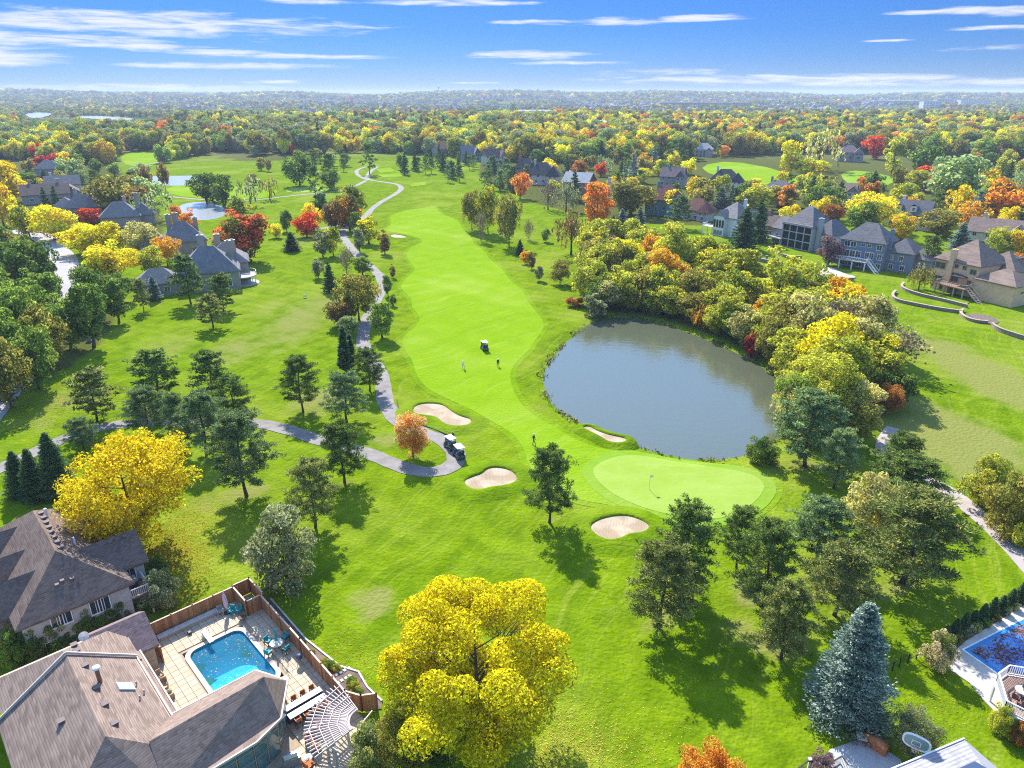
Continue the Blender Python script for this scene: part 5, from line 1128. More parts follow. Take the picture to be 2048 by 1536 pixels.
for i in range(n_): j = (i + 1) % n_; bs.f.append((i, i + n_, j + n_, j))
bs.build('basin_wall', M('pool_wall_liner', (.14, .44, .68), .5, .1), pool)
fl = MB(); fl.add([(0, -5.2, -2.2), (2.4, -5.2, -2.2), (2.4, 0, -2.2), (0, 0, -2.2), (4.6, -4.4, -1.15), (4.6, -.8, -1.15), (8.7, -5.2, -1.0), (8.7, 0, -1.0), (4.6, -5.2, -1.15), (4.6, 0, -1.15)], [(0, 1, 2, 3), (1, 8, 9, 2), (8, 6, 7, 9)]); fl.build('basin_floor', LINER, pool)
MB().box((7.9, -4.4, -.6), (1.5, 1.5, .9)).box((8.2, -4.6, -.3), (.9, .9, .5)).build('pool_steps', M('pool_step', (.50, .78, .85), .6), pool)
m = bpy.data.materials.new('pool_water'); m.use_nodes = True; t = NT(m.node_tree); out = t.n('ShaderNodeOutputMaterial'); co = t.n('ShaderNodeNewGeometry').outputs['Position']
bp = t.n('ShaderNodeBump', i={'Height': t.noise(co, 2.2, 3), 'Strength': .10, 'Distance': .06}); fr = t.n('ShaderNodeFresnel', i={'IOR': 1.33, 'Normal': bp.outputs[0]})
gl = t.n('ShaderNodeBsdfGlossy', i={'Roughness': .03, 'Normal': bp.outputs[0]}); tp = t.n('ShaderNodeBsdfTransparent', i={'Color': (.34, .86, .96, 1)}); df = t.n('ShaderNodeBsdfDiffuse', i={'Color': (.02, .36, .50, 1)})
a1 = t.n('ShaderNodeMixShader', i={0: .22, 1: tp.outputs[0], 2: df.outputs[0]}); t.t.links.new(t.n('ShaderNodeMixShader', i={0: fr.outputs[0], 1: a1.outputs[0], 2: gl.outputs[0]}).outputs[0], out.inputs[0])
wm = MB(); wm.v = [(x, y, -.06) for x, y in inn]; wm.f = [tuple(range(n_))]; wm.build('water', m, pool)
rg = np.random.default_rng(12); k = 260; xy = np.stack([rg.uniform(.3, 8.4, k), -.3 - 4.6 * rg.random(k) ** 1.2], -1)
fl_ = cards(np.stack([xy[:, 0], xy[:, 1], np.full(k, -.045)], -1), rg.normal(size=(k, 3)) * .1 + np.array([0, 0, 1.]), rg.uniform(.07, .17, k), .7, rg, rg.random(k), 'floating_leaves'); fl_.materials.append(LEAF); o = link_mesh('floating_leaves', fl_, None, pool); o.color = (.62, .55, .50, 1); o['col2'] = [.60, .38, .22]; o['kind'] = 'stuff'
db = thing('diving_board', 'white diving board on a stand at the deep end of the pool', 'diving board', LA(-.2, -3.0, .14), R(ROT)); MB().box((-.2, 0, .52), (2.2, .48, .07)).build('board', WHITE, db, bevel=.02); MB().box((-.85, 0, .25), (.5, .5, .5)).build('stand', M('pale_teal', (.45, .66, .64), .5), db)
for s_ in (-1, 1): MB().tube([(-1.2, s_ * .3, 0), (-1.2, s_ * .3, .9), (-.7, s_ * .3, 1.05), (-.5, s_ * .3, .55)], .025, 6).build('handrail', M('chrome', (.6, .6, .62), .2, .05, metal=1), db)

# wooden fence, board by board
FEN = [M('cedar_fence_' + n__, c__, .85, .18, 1.5) for n__, c__ in (('a', (.36, .165, .07)), ('b', (.43, .205, .095)), ('c', (.30, .135, .06)))]
fb = []
for mt in FEN: me_ = MB().box((0, 0, .9), (.232, .025, 1.8)).mesh('board'); me_.materials.append(mt); fb.append(me_)
def fence(line, label, z0=.1, cap=True):
    p0 = LA(*line[0]); r = thing('wooden_fence', label, 'fence', (p0.x, p0.y, z0), R(ROT)); ox, oy = line[0]
    for a, b_ in zip(line[:-1], line[1:]):
        L_ = math.dist(a, b_); n2 = max(1, round(L_ / .242)); an = math.atan2(b_[1] - a[1], b_[0] - a[0])
        for i in range(n2):
            f = (i + .5) / n2; o = bpy.data.objects.new('board', random.choice(fb)); COL.objects.link(o); o.parent = r; o.location = (a[0] + (b_[0] - a[0]) * f - ox, a[1] + (b_[1] - a[1]) * f - oy, random.uniform(-.01, .01)); o.rotation_euler = (0, 0, an); o.scale = (L_ / n2 / .242, 1, 1)
        a3, b3 = Vector((a[0] - ox, a[1] - oy, 1.84)), Vector((b_[0] - ox, b_[1] - oy, 1.84)); MB().beam(a3, b3, .15, .05).build('cap_rail', M('fence_cap', (.58, .44, .34), .8), r)
        n3 = max(1, round(L_ / 2.4))
        for i in range(n3 + 1): c = a3.lerp(b3, i / n3); MB().box((c.x, c.y, .98), (.13, .13, 1.98)).build('post', FEN[2], r)
    return r
fence([(-4.35, -7.0), (-4.35, 1.4)], 'cedar fence with pale cap along the far side of the pool terrace')
fence([(-4.6, 1.45), (-4.6, 3.25), (-1.15, 3.25), (-1.15, 1.4), (-4.55, 1.4)], 'square cedar enclosure at the corner of the pool terrace')
fence([(-1.1, 2.95), (7.5, 2.85), (16.0, 2.65), (17.4, 3.4), (18.1, 4.5)], 'long cedar fence with pale cap between the pool terrace and the lawn')
fence([(-4.3, -7.05), (-.3, -7.25)], 'short cedar fence panel beside the tan house corner')
bench = thing('stone_bench', 'long pale stone ledge at the foot of the far pool fence', 'bench', LA(-3.75, -6.6, .14), R(ROT)); MB().box((0, 3.1, .18), (.5, 6.2, .36)).build('base', M('ledge_stone', (.40, .35, .29), .9), bench); MB().box((0, 3.1, .40), (.62, 6.3, .08)).build('top', M('ledge_cap', (.50, .48, .45), .8), bench)
# planting strip outside the fence
bed = MB(); bl = [(-2.2, 3.4), (6, 3.2), (11.0, 3.1), (16.0, 2.9), (17.5, 3.7), (18.3, 4.8), (17.6, 5.3), (15.4, 5.2), (13.2, 5.6), (11.4, 4.7), (6, 4.1), (-2.2, 4.3)]
bed.prism([tuple(LA(x, y).to_2d()) for x, y in bl], -.3, .09); tag(bed.build('planting_bed', MULCH), kind='structure')
kb = MB(); 
for a, b_ in zip(bl[6:-1], bl[7:]): kb.beam(LA(*a, .09), LA(*b_, .09), .16, .2)
tag(kb.build('garden_kerb', M('garden_kerb', (.55, .50, .46), .8)), kind='structure')
for i, (x, y, s_) in enumerate(((10.2, 3.8, .8), (10.9, 4.0, .9), (11.6, 4.3, .8), (14.0, 4.4, .9), (14.8, 4.2, 1.0), (15.6, 4.2, .8), (16.8, 4.2, .7), (6.2, 3.7, .5), (8.0, 3.7, .5))):
    p = LA(x, y); plant('bush', 'green' if i % 2 else 'lime', p.x, p.y, s_, s_ * 1.3, f'{("leftmost", "second", "third", "fourth", "fifth", "sixth", "rightmost", "low far", "low near")[i]} little shrub in the mulch strip outside the pool fence', 'shrubs outside the pool fence')
for i in range(9):
    x, y = (12.1 + .03 * (i % 5), 3.5 + .42 * (i % 5)) if i < 5 else (13.1, 3.5 + .42 * (i - 5)); p = LA(x, y, .09)
    tag(MB().box((p.x, p.y, .13), (.3, .26, .09), R(ROT)).build('stepping_stone', WHITE, bevel=.02), f'{("first", "second", "third", "fourth", "fifth")[i % 5]} square white stepping stone from the pool fence, ' + ('row farther from the pergola' if i < 5 else 'row nearer the pergola'), 'stone', 'white stepping stones outside the pool fence')

# ------------------------------------------------------------------ terrace furniture
TEAL = M('teal_cushion', (.02, .30, .32), .8, .15, 3); ORNG = M('orange_cushion', (.50, .13, .03), .8, .15, 3); BLKM = M('wrought_iron', (.05, .045, .042), .5, .1); TKW = M('weathered_teak', (.42, .29, .17), .8, .2)
def chair_parts(r, cush, frame, seat_h=.45, w_=.58, back_h=.95, arms=True, deep=.56):
    for sx_ in (-1, 1):
        for sy_ in (-1, 1): MB().beam((sx_ * w_ * .46, sy_ * deep * .46, 0), (sx_ * w_ * .46, sy_ * deep * .46 * (.92), seat_h), .045).build('leg', frame, r)
        if arms: MB().beam((sx_ * w_ * .5, -deep * .46, seat_h + .22), (sx_ * w_ * .5, deep * .46, seat_h + .24), .06, .04).beam((sx_ * w_ * .5, -deep * .44, seat_h), (sx_ * w_ * .5, -deep * .44, seat_h + .22), .04).build('armrest', frame, r)
    MB().box((0, 0, seat_h), (w_, deep, .05)).build('seat_frame', frame, r); MB().box((0, -.01, seat_h + .075), (w_ * .92, deep * .92, .11)).build('seat_cushion', cush, r, bevel=.03)
    q = MB().box((0, deep * .46, (seat_h + back_h) / 2 + .05), (w_ * .94, .10, back_h - seat_h - .05)); q.build('backrest', cush, r, bevel=.03)
def chair(x, y, rz, label, group, cush=None, frame=None, name='patio_chair', z=DECKZ, **kw):
    r = thing(name, label, 'chair', LA(x, y, z), R(ROT + rz), group); chair_parts(r, cush or TEAL, frame or BLKM, **kw); return r
tt = thing('patio_table', 'round pale table with a closed teal umbrella beside the pool', 'table', LA(5.3, 1.45, DECKZ), R(ROT)); MB().prism([(.62 * math.cos(a), .62 * math.sin(a)) for a in np.linspace(0, 6.28, 20, endpoint=False)], .70, .74).build('table_top', M('pale_table', (.62, .58, .50), .6, .05), tt)
for k in range(4): a = R(45 + 90 * k); MB().beam((.4 * math.cos(a), .4 * math.sin(a), 0), (.2 * math.cos(a), .2 * math.sin(a), .7), .05).build('leg', BLKM, tt)
uu = thing('patio_umbrella', 'closed teal umbrella standing through the round pool table', 'umbrella', LA(5.3, 1.45, DECKZ)); MB().tube([(0, 0, .0), (0, 0, 2.3)], .025, 6).build('pole', WHITE, uu); MB().tube([(0, 0, 1.0), (.02, 0, 1.5), (0, 0, 2.2), (0, 0, 2.4)], [.16, .12, .07, .01], 8).build('canopy', TEAL, uu)
for k, wd in enumerate(('nearest the pool', 'nearest the lawn fence', 'nearest the house wing', 'nearest the far fence')):
    a = R((200, 20, 290, 110)[k]); chair(5.3 + 1.15 * math.cos(a), 1.45 + 1.15 * math.sin(a), (200, 20, 290, 110)[k] - 90, f'teal-cushioned chair at the round pool table, {wd}', 'teal chairs round the pool table')
for k, (x, y, rz) in enumerate(((-2.6, .3, 30), (-2.2, .9, 10))): chair(x, y, rz, ('teal garden chair before the cedar enclosure, left of two', 'teal garden chair before the cedar enclosure, right of two')[k], 'teal garden chairs', TEAL, TEAL, seat_h=.36)
chair(-3.3, -.6, 80, 'grey sling chair by the far pool fence beside the folded pink umbrella', 'grey sling chair', M('grey_sling', (.24, .28, .28)), GREYT)
pu = thing('folded_umbrella', 'tall folded pale pink umbrella in the far terrace corner', 'umbrella', LA(-3.0, -.05, DECKZ)); MB().tube([(0, 0, 0), (0, 0, 2.9)], .03, 6).build('pole', BLKM, pu); MB().tube([(.1, 0, .5), (.05, 0, 1.1), (0, 0, 2.0), (0, 0, 2.75)], [.10, .24, .2, .03], 8).build('canopy', M('pink_canvas', (.60, .46, .52), .9, .1), pu); MB().tube([(0, 0, 0), (0, 0, .12)], .32, 12).build('base', BLKM, pu)
fp = thing('fire_pit', 'small round brown fire pit by the cedar enclosure', 'fire pit', LA(-1.0, .75, DECKZ)); MB().tube([(0, 0, .2), (0, 0, .34)], [.28, .42], 14).build('bowl', M('rusty_bowl', (.10, .055, .035), .7, .2), fp); MB().tube([(0, 0, .35), (0, 0, .40)], [.44, .44], 14, False).build('rim', M('rim_tan', (.34, .24, .15)), fp)
for k in range(3): MB().beam((.25 * math.cos(2.1 * k), .25 * math.sin(2.1 * k), 0), (.2 * math.cos(2.1 * k), .2 * math.sin(2.1 * k), .25), .04).build('leg', BLKM, fp)
eq = thing('pool_pump', 'white pool pump unit inside the cedar enclosure', 'pool pump', LA(-2.6, 2.2, .12), R(ROT)); MB().box((0, 0, .45), (.55, 1.0, .12)).build('housing', WHITE, eq, bevel=.03); MB().box((0, 0, .2), (.4, .7, .4)).build('base', DARKMET, eq); MB().tube([(.6, -.2, .1), (.6, -.2, .7)], .2, 10).build('filter_tank', M('filter_grey', (.35, .35, .35), .5), eq)
sp_ = thing('rock_speaker', 'small black box on the terrace by the far fence', 'speaker', LA(-2.6, -4.0, DECKZ), R(ROT)); MB().box((0, 0, .14), (.5, .35, .28)).build('body', BLKM, sp_, bevel=.05)
gr = thing('kettle_grill', 'dark blue-black kettle grill against the lawn fence', 'grill', LA(8.6, 2.1, DECKZ)); MB().ball((0, 0, .85), .34, .85, 12, 8).build('kettle', M('grill_enamel', (.03, .05, .09), .25, .1, spec=.7), gr)
for k in range(3): MB().beam((.32 * math.cos(2.1 * k), .32 * math.sin(2.1 * k), 0), (.14 * math.cos(2.1 * k), .14 * math.sin(2.1 * k), .75), .035).build('leg', GREYT, gr)
rk = thing('towel_rack', 'thin black metal towel rack on the terrace between pool and fence', 'rack', LA(8.3, 1.0, DECKZ), R(ROT)); q = MB()
for z in (.35, .65, .95): q.beam((-.5, 0, z), (.5, 0, z), .025)
q.build('rail', BLKM, rk)
for s_ in (-1, 1): MB().tube([(s_ * .5, -.3, 0), (s_ * .5, 0, 1.0), (s_ * .5, .3, 0)], .02, 6).build('leg', BLKM, rk)
bk = thing('bucket', 'little blue bucket on the terrace near the wing roof', 'bucket', LA(8.9, -.6, DECKZ)); MB().tube([(0, 0, 0), (0, 0, .28)], [.11, .15], 12).build('body', M('bucket_blue', (.08, .13, .30), .5), bk); MB().tube([(-.15, 0, .28), (0, 0, .42), (.15, 0, .28)], .012, 5).build('handle', GREYT, bk)
# bar
br = thing('outdoor_bar', 'long two-tier outdoor bar counter with pale tops', 'bar', LA(14.15, -.2, DECKZ), R(ROT)); MB().box((0, 0, .5), (.55, 3.4, 1.0)).build('cabinet', M('bar_dark', (.06, .05, .05), .7), br); MB().box((-.38, 0, 1.14), (.62, 3.5, .07)).build('upper_top', M('bar_top', (.36, .37, .40), .35, .08, 2), br, bevel=.01); MB().box((.42, 0, .98), (.66, 3.5, .07)).build('lower_top', M('bar_top', (.52, .53, .57)), br, bevel=.01)
for k in range(4):
    o_ = ('first', 'second', 'third', 'fourth')[k]; chair(15.15, -1.4 + .82 * k, -90, f'{o_} orange bar stool on the pergola side, counted from the house', 'orange bar stools', ORNG, BLKM, 'bar_stool', seat_h=.68, back_h=1.08, w_=.5, deep=.48)
    chair(12.95, -1.45 + .86 * k, 90, f'{o_} orange bar stool on the pool side, counted from the house', 'orange bar stools', ORNG, BLKM, 'bar_stool', seat_h=.68, back_h=1.1, w_=.5, deep=.48)
gs = thing('glass_screen', 'low framed glass wind screen between the bar and the orange lounge chairs', 'screen', LA(17.0, -.4, DECKZ), R(ROT)); MB().box((0, 0, .55), (.04, 2.6, .8)).build('pane', M('smoke_glass', (.12, .13, .15), .1, .05, spec=.8), gs); q = MB()
for z in (.12, .98): q.beam((0, -1.35, z), (0, 1.35, z), .08)
for y in (-1.35, 0, 1.35): q.beam((0, y, 0), (0, y, 1.0), .08)
q.build('frame', WHITE, gs)
for k, (px, py, rz) in enumerate(((640, 1462, 120), (622, 1476, 200), (632, 1494, 240), (618, 1530, 190))):
    x, y = LP(px, py, .5); chair(x, y, rz, 'plump orange lounge chair under the pergola edge, ' + ('beside the glass screen', 'left of the small round table', 'nearest the middle of the pergola', 'at the bottom edge of the picture')[k], 'orange lounge chairs', ORNG, BLKM, 'lounge_chair', w_=.78, deep=.76, seat_h=.36, back_h=.92)
for k, (px, py) in enumerate(((628, 1461), (617, 1516))):
    x, y = LP(px, py, .5); r = thing('side_table', ('round grey side table between two orange lounge chairs', 'round grey side table above the lowest orange lounge chair')[k], 'table', LA(x, y, DECKZ)); MB().tube([(0, 0, .46), (0, 0, .5)], .34, 16).build('table_top', GREYT, r); MB().tube([(0, 0, .03), (0, 0, .46)], .05, 8).build('stem', BLKM, r); MB().tube([(0, 0, 0), (0, 0, .04)], .22, 12).build('base', BLKM, r)
gg = thing('gas_grill', 'stainless gas grill against the glazed bay', 'grill', LA(18.2, -3.6, DECKZ), R(ROT + 70)); MB().box((0, 0, .45), (1.5, .6, .9)).build('cabinet', M('steel', (.45, .45, .46), .3, .1, metal=.9), gg); MB().tube([(-.55, 0, 1.0), (.55, 0, 1.0)], .28, 10).build('lid', M('steel', (.45, .45, .46)), gg)
for k, (x, y, rz) in enumerate(((1.6, -8.2, 100), (2.9, -8.2, 80))): chair(x, y, rz, ('slatted wooden garden chair by the house wall, nearer the fence', 'slatted wooden garden chair by the house wall, nearer the wing')[k], 'wooden garden chairs', TKW, TKW, 'garden_chair', seat_h=.38)
bx_ = thing('planter_box', 'square wooden planter box by the house wall', 'planter', LA(4.3, -8.3, DECKZ), R(ROT)); MB().box((0, 0, .25), (.8, .7, .5)).build('box', TKW, bx_); MB().ball((0, 0, .5), .3, .5, 8, 5).build('soil_plants', M('planter_green', (.06, .10, .03), .9, .3, 6), bx_)
# pergola: slats fanning out from a hub, over the lounge
hub = (20.6, 1.9); pg = thing('pergola', 'white fan-shaped slatted pergola beside the pool terrace', 'pergola', LA(*hub, 0), R(ROT)); PZ = 2.85; WP = M('pergola_white', (.52, .46, .45), .7, .08)
for i in range(23):
    a = R(176 + 100 * i / 22); MB().beam((1.2 * math.cos(a), 1.2 * math.sin(a), PZ), (4.8 * math.cos(a), 4.8 * math.sin(a), PZ), .06, .14).build('slat', WP, pg)
for r_ in (1.5, 2.2, 2.9, 3.6, 4.4):
    q = MB(); A_ = [R(176 + 100 * i / 3) for i in range(4)]
    for a, b_ in zip(A_[:-1], A_[1:]): q.beam((r_ * math.cos(a), r_ * math.sin(a), PZ + .11), (r_ * math.cos(b_), r_ * math.sin(b_), PZ + .11), .05, .06)
    q.build('cross_slat', WP, pg)
for r_ in (3.0, 3.3):
    q = MB(); A_ = [R(172 + 116 * i / 8) for i in range(9)]
    for a, b_ in zip(A_[:-1], A_[1:]): q.beam((r_ * math.cos(a), r_ * math.sin(a), PZ - .17), (r_ * math.cos(b_), r_ * math.sin(b_), PZ - .17), .06, .2)
    q.build('beam', WP, pg)
for a in (182, 215, 250, 280): MB().beam((3.15 * math.cos(R(a)), 3.15 * math.sin(R(a)), 0), (3.15 * math.cos(R(a)), 3.15 * math.sin(R(a)), PZ - .25), .18).build('post', WP, pg)
MB().beam((.3, -.6, PZ), (-.3, .9, PZ), .08, .2).build('hub_beam', WP, pg); MB().beam((0, .1, 0), (0, .1, PZ), .2).build('post', WP, pg)
# foundation hedge of the white-sided house and shrubs along the tan roof
for i, (px, py, ty, wp) in enumerate(((38, 1330, 1262, 60), (72, 1325, 1258, 62), (108, 1308, 1246, 62), (140, 1296, 1262, 46), (180, 1278, 1216, 50), (212, 1262, 1206, 52), (244, 1252, 1204, 40))):
    tree('bush', 'deep' if i != 0 else 'green', px, py, ty, wp, f'{("leftmost", "second", "third", "fourth", "fifth", "sixth", "rightmost")[i]} dark foundation shrub along the white-sided house wall', 'foundation shrubs')
tree('bush', 'amber', 6, 1320, 1240, 60, 'amber-leaved shrub at the left edge beside the white-sided house')
# ------------------------------------------------------------------ foreground right: covered pool, white deck, patio
CPATIO = M('pale_concrete', (.44, .40, .35), .9, .12, .5, .1)
def W2(px, py, z=0.0): g = G(px, py, z); return (g.x, g.y)
q = MB(); q.prism([W2(1894, 1318), W2(1930, 1284), W2(2048, 1212), W2(2110, 1180), W2(2300, 1330), W2(2100, 1480), W2(1985, 1420), W2(1966, 1400), W2(1940, 1368), W2(1902, 1342)], -.4, .10); tag(q.build('pool_walk', CPATIO), kind='structure')
c0, c1, c2, c3 = (Vector(W2(*p)) for p in ((1928, 1302), (2110, 1208), (2190, 1290), (2004, 1356))); c3 = c0 + Vector(W2(2000, 1352)) - Vector(W2(1928, 1302)); d_ = (Vector(W2(2048, 1240)) - c0).normalized(); c1 = c0 + d_ * 13; e_ = (c3 - c0).normalized(); c3 = c0 + e_ * 6.2; c2 = c1 + e_ * 6.2
cv = thing('covered_pool', 'pool under a blue winter cover strewn with brown leaves', 'pool', (c0.x, c0.y, .1)); 
m, t, b, out = pbsdf('pool_cover_blue'); co = t.n('ShaderNodeNewGeometry').outputs['Position']; t.t.links.new(t.mix(t.ss(t.noise(co, .5, 3), .35, .7), (.03, .11, .36), (.07, .24, .55)), b.inputs['Base Color']); b.inputs['Roughness'].default_value = .35
t.t.links.new(t.n('ShaderNodeBump', i={'Height': t.noise(co, 1.4, 3), 'Strength': .5, 'Distance': .2}).outputs[0], b.inputs['Normal'])
def quadp(mb, P, z0, z1): mb.prism([(p.x, p.y) for p in P], z0, z1); return mb
ins = lambda k: [c0 + d_ * k + e_ * k, c1 - d_ * k + e_ * k, c2 - d_ * k - e_ * k, c3 + d_ * k - e_ * k]
quadp(MB(), ins(-.18), .101, .15).build('coping', M('pool_edge_white', (.72, .72, .72), .6), cv, True); quadp(MB(), ins(0), .152, .17).build('cover_hem', M('cover_hem', (.02, .20, .42), .5), cv, True); quadp(MB(), ins(.35), .172, .19).build('cover', m, cv, True)
rg = np.random.default_rng(31); k = 5200; u = rg.random(k) * 12.2 + .4; v = rg.random(k) * 5.4 + .4; keep_ = np.sin(u * 1.3 + 1) * np.sin(v * 1.7 + u * .4) + rg.normal(size=k) * .45 > -.05; u, v = u[keep_], v[keep_]; k = len(u)
P = np.stack([c0.x + d_.x * u + e_.x * v, c0.y + d_.y * u + e_.y * v, np.full(k, .205)], -1) - np.array([c0.x, c0.y, .1]); lm_ = cards(P, rg.normal(size=(k, 3)) * .3 + np.array([0, 0, 1.]), rg.uniform(.13, .30, k), .7, rg, rg.random(k), 'fallen_leaves'); lm_.materials.append(LEAF); o = link_mesh('fallen_leaves', lm_, None, cv); o.color = (.34, .14, .07, 1); o['col2'] = [.42, .22, .14]; o['kind'] = 'stuff'
# raised white deck
DZ = 2.3; poly = [W2(1992, 1364, DZ), W2(2014, 1348, DZ), W2(2060, 1356, DZ), W2(2200, 1420, DZ), W2(2120, 1500, DZ), W2(2048, 1440, DZ), W2(2008, 1420, DZ)]
wd = thing('raised_deck', 'raised deck with white railing and brown boards above the covered pool', 'deck', (*poly[0], 0)); q = MB(); q.prism(poly, DZ - .35, DZ - .12); q.build('substructure', M('deck_white', (.66, .64, .63), .7, .05), wd, True)
DB = [M('deck_board_' + a_, c_, .8, .15, 2) for a_, c_ in (('a', (.36, .22, .16)), ('b', (.42, .27, .20)), ('c', (.31, .19, .14)))]
P0 = np.array(poly); dirv = np.array(poly[1]) - np.array(poly[0]); dirv /= np.linalg.norm(dirv); nrm_ = np.array([-dirv[1], dirv[0]]); cen = P0.mean(0); S_ = (P0 - cen) @ nrm_
for i, s_ in enumerate(np.arange(S_.min() + .08, S_.max(), .17)):
    hits_ = []
    for a, b_ in zip(P0, np.roll(P0, -1, 0)):
        sa, sb = (a - cen) @ nrm_ - s_, (b_ - cen) @ nrm_ - s_
        if sa * sb < 0: p = a + (b_ - a) * (sa / (sa - sb)); hits_.append((p - cen) @ dirv)
    if len(hits_) >= 2:
        a, b_ = min(hits_) + .05, max(hits_) - .05; p, q_ = cen + nrm_ * s_ + dirv * a, cen + nrm_ * s_ + dirv * b_; MB().beam((*p, DZ - .09), (*q_, DZ - .09), .145, .05).build('board', random.choice(DB), wd, True)
rl = MB(); rp = [poly[5], poly[6], poly[0], poly[1], poly[2], poly[3]]
for a, b_ in zip(rp[:-1], rp[1:]):
    L_ = math.dist(a, b_); k = max(2, int(L_ / .16)); rl.beam((*a, DZ + 1.0), (*b_, DZ + 1.0), .12, .06); rl.beam((*a, DZ + .1), (*b_, DZ + .1), .07)
    for i in range(k + 1): f = i / k; x, y = a[0] + (b_[0] - a[0]) * f, a[1] + (b_[1] - a[1]) * f; rl.beam((x, y, DZ), (x, y, DZ + 1.0), .05)
rl.build('railing', WHITE, wd, True)
sk = MB()
for a, b_ in zip(rp[:-1], rp[1:]): sk.beam((*a, DZ - .25), (*b_, DZ - .25), .08, .34)
sk.build('rim_board', WHITE, wd, True)
for p in (poly[0], poly[6], poly[1], poly[5]): MB().beam((*p, -.2), (*p, DZ - .3), .16).build('post', WHITE, wd, True)
c = W2(2042, 1392, DZ); dt = thing('deck_table', 'round wire mesh table with folded brown umbrella on the raised deck', 'table', (*c, DZ - .06)); MB().tube([(0, 0, .68), (0, 0, .72)], .6, 18).build('table_top', GREYT, dt); MB().tube([(0, 0, .05), (0, 0, .68)], .05, 8).build('stem', BLKM, dt); MB().tube([(0, 0, 0), (0, 0, .06)], .28, 12).build('base', BLKM, dt)
uu = thing('deck_umbrella', 'folded brown umbrella standing in the deck table', 'umbrella', (*c, DZ + .68)); MB().tube([(0, 0, 0), (0, 0, 1.7)], .025, 6).build('pole', BLKM, uu); MB().tube([(0, 0, .3), (0, 0, .9), (0, 0, 1.6)], [.16, .13, .02], 8).build('canopy', M('brown_canvas', (.16, .12, .09), .9), uu)
for k, (px, py) in enumerate(((2030, 1402), (2050, 1420))):
    p = W2(px, py, DZ); r = thing('deck_chair', ('wire chair at the deck table, nearer the pool', 'wire chair at the deck table, nearer the bushes')[k], 'chair', (*p, DZ - .06), R(40 + 80 * k)); chair_parts(r, M('rust_cushion', (.22, .09, .06)), BLKM)
# arborvitae hedge along the covered pool
for i in range(9):
    px, py = 1888 + 18.6 * i, 1284 - 10.0 * i; tree('column', 'spruce', px, py, py - 34 - 3 * (i % 3), 22, f'{("first", "second", "third", "fourth", "fifth", "sixth", "seventh", "eighth", "ninth")[i]} small arborvitae of the row behind the covered pool, from the hydrangea', 'arborvitae row')
q = MB(); q.prism([W2(1880, 1290), W2(1960, 1248), W2(2060, 1186), W2(2068, 1198), W2(2000, 1246), W2(1930, 1286), W2(1900, 1302)], -.3, .06); tag(q.build('planting_bed', M('bark_bed', (.16, .12, .085), .95, .3, 2)), kind='structure')
for i in range(7):
    px, py = 1912 + 19 * i, 1284 - 11 * i; tree('bush', ('olive', 'sage', 'straw', 'green')[i % 4], px, py, py - 13, 24, f'{("first", "second", "third", "fourth", "fifth", "sixth", "seventh")[i]} low clump in the bed between hedge and covered pool, from the hydrangea', 'low clumps beside the covered pool')
ur = thing('garden_lantern', 'small grey stone lantern in the hedge bed', 'lantern', (*W2(1940, 1262), 0)); MB().tube([(0, 0, 0), (0, 0, .35)], [.16, .10], 8).build('pedestal', GREYT, ur); MB().ball((0, 0, .55), .24, .9, 10, 6).build('head', M('lantern_grey', (.36, .36, .40), .6), ur)
# black post fence
bf = thing('post_fence', 'low black metal fence between the blue spruce and the hydrangea', 'fence', G(1780, 1345)); fl_ = [W2(1770, 1350), W2(1798, 1334), W2(1832, 1318), W2(1852, 1308)]; fl_ = [(a, b_) for a, b_ in fl_]
rr1 = MB()
for a, b_ in zip(fl_[:-1], fl_[1:]): rr1.beam((*a, .5), (*b_, .5), .03); rr1.beam((*a, 1.05), (*b_, 1.05), .03)
rr1.build('rail', BLKM, bf, True)
for p in fl_ + [((fl_[0][0] + fl_[1][0]) / 2, (fl_[0][1] + fl_[1][1]) / 2), ((fl_[1][0] + fl_[2][0]) / 2, (fl_[1][1] + fl_[2][1]) / 2)]: MB().beam((*p, -.1), (*p, 1.15), .09).build('post', BLKM, bf, True)
# shaded patio with covered smoker, hoop and grey roof corner
q = MB(); q.prism([W2(1652, 1512), W2(1660, 1500), W2(1712, 1482), W2(1735, 1478), W2(1800, 1520), W2(1830, 1580), W2(1760, 1640), W2(1640, 1560)], -.4, .10); tag(q.build('patio', M('blue_grey_concrete', (.36, .38, .41), .9, .1, .6)), kind='structure')
gc = thing('covered_grill', 'long barbecue under a shiny brown cover at the patio edge', 'grill cover', (*W2(1748, 1496), .1), R(-50)); q = MB(); L_ = 2.0
for x, s_ in ((-L_ / 2, .55), (-L_ / 2 + .15, .92), (0, 1.0), (L_ / 2 - .15, .95), (L_ / 2, .6)):
    q.v += [(x, -.36 * s_, 0), (x, -.38 * s_, .75 * s_), (x, -.18 * s_, 1.12 * s_), (x, .18 * s_, 1.12 * s_), (x, .38 * s_, .75 * s_), (x, .36 * s_, 0)]
for i in range(4):
    for j in range(5): q.f.append((i * 6 + j, i * 6 + j + 1, (i + 1) * 6 + j + 1, (i + 1) * 6 + j))
q.f += [tuple(range(6)), tuple(reversed(range(24, 30)))]; q.build('cover', M('brown_vinyl', (.30, .10, .035), .3, .25, 2.5, .3, spec=.6), gc, smooth=True)
st_ = thing('patio_side_table', 'small pale square table beside the brown-covered barbecue', 'table', (*W2(1720, 1487), .1), R(-20)); MB().box((0, 0, .7), (.8, .8, .05)).build('table_top', M('pale_top', (.56, .50, .48), .6), st_)
for a in (-1, 1):
    for b_ in (-1, 1): MB().beam((a * .33, b_ * .33, 0), (a * .33, b_ * .33, .68), .05).build('leg', BLKM, st_)
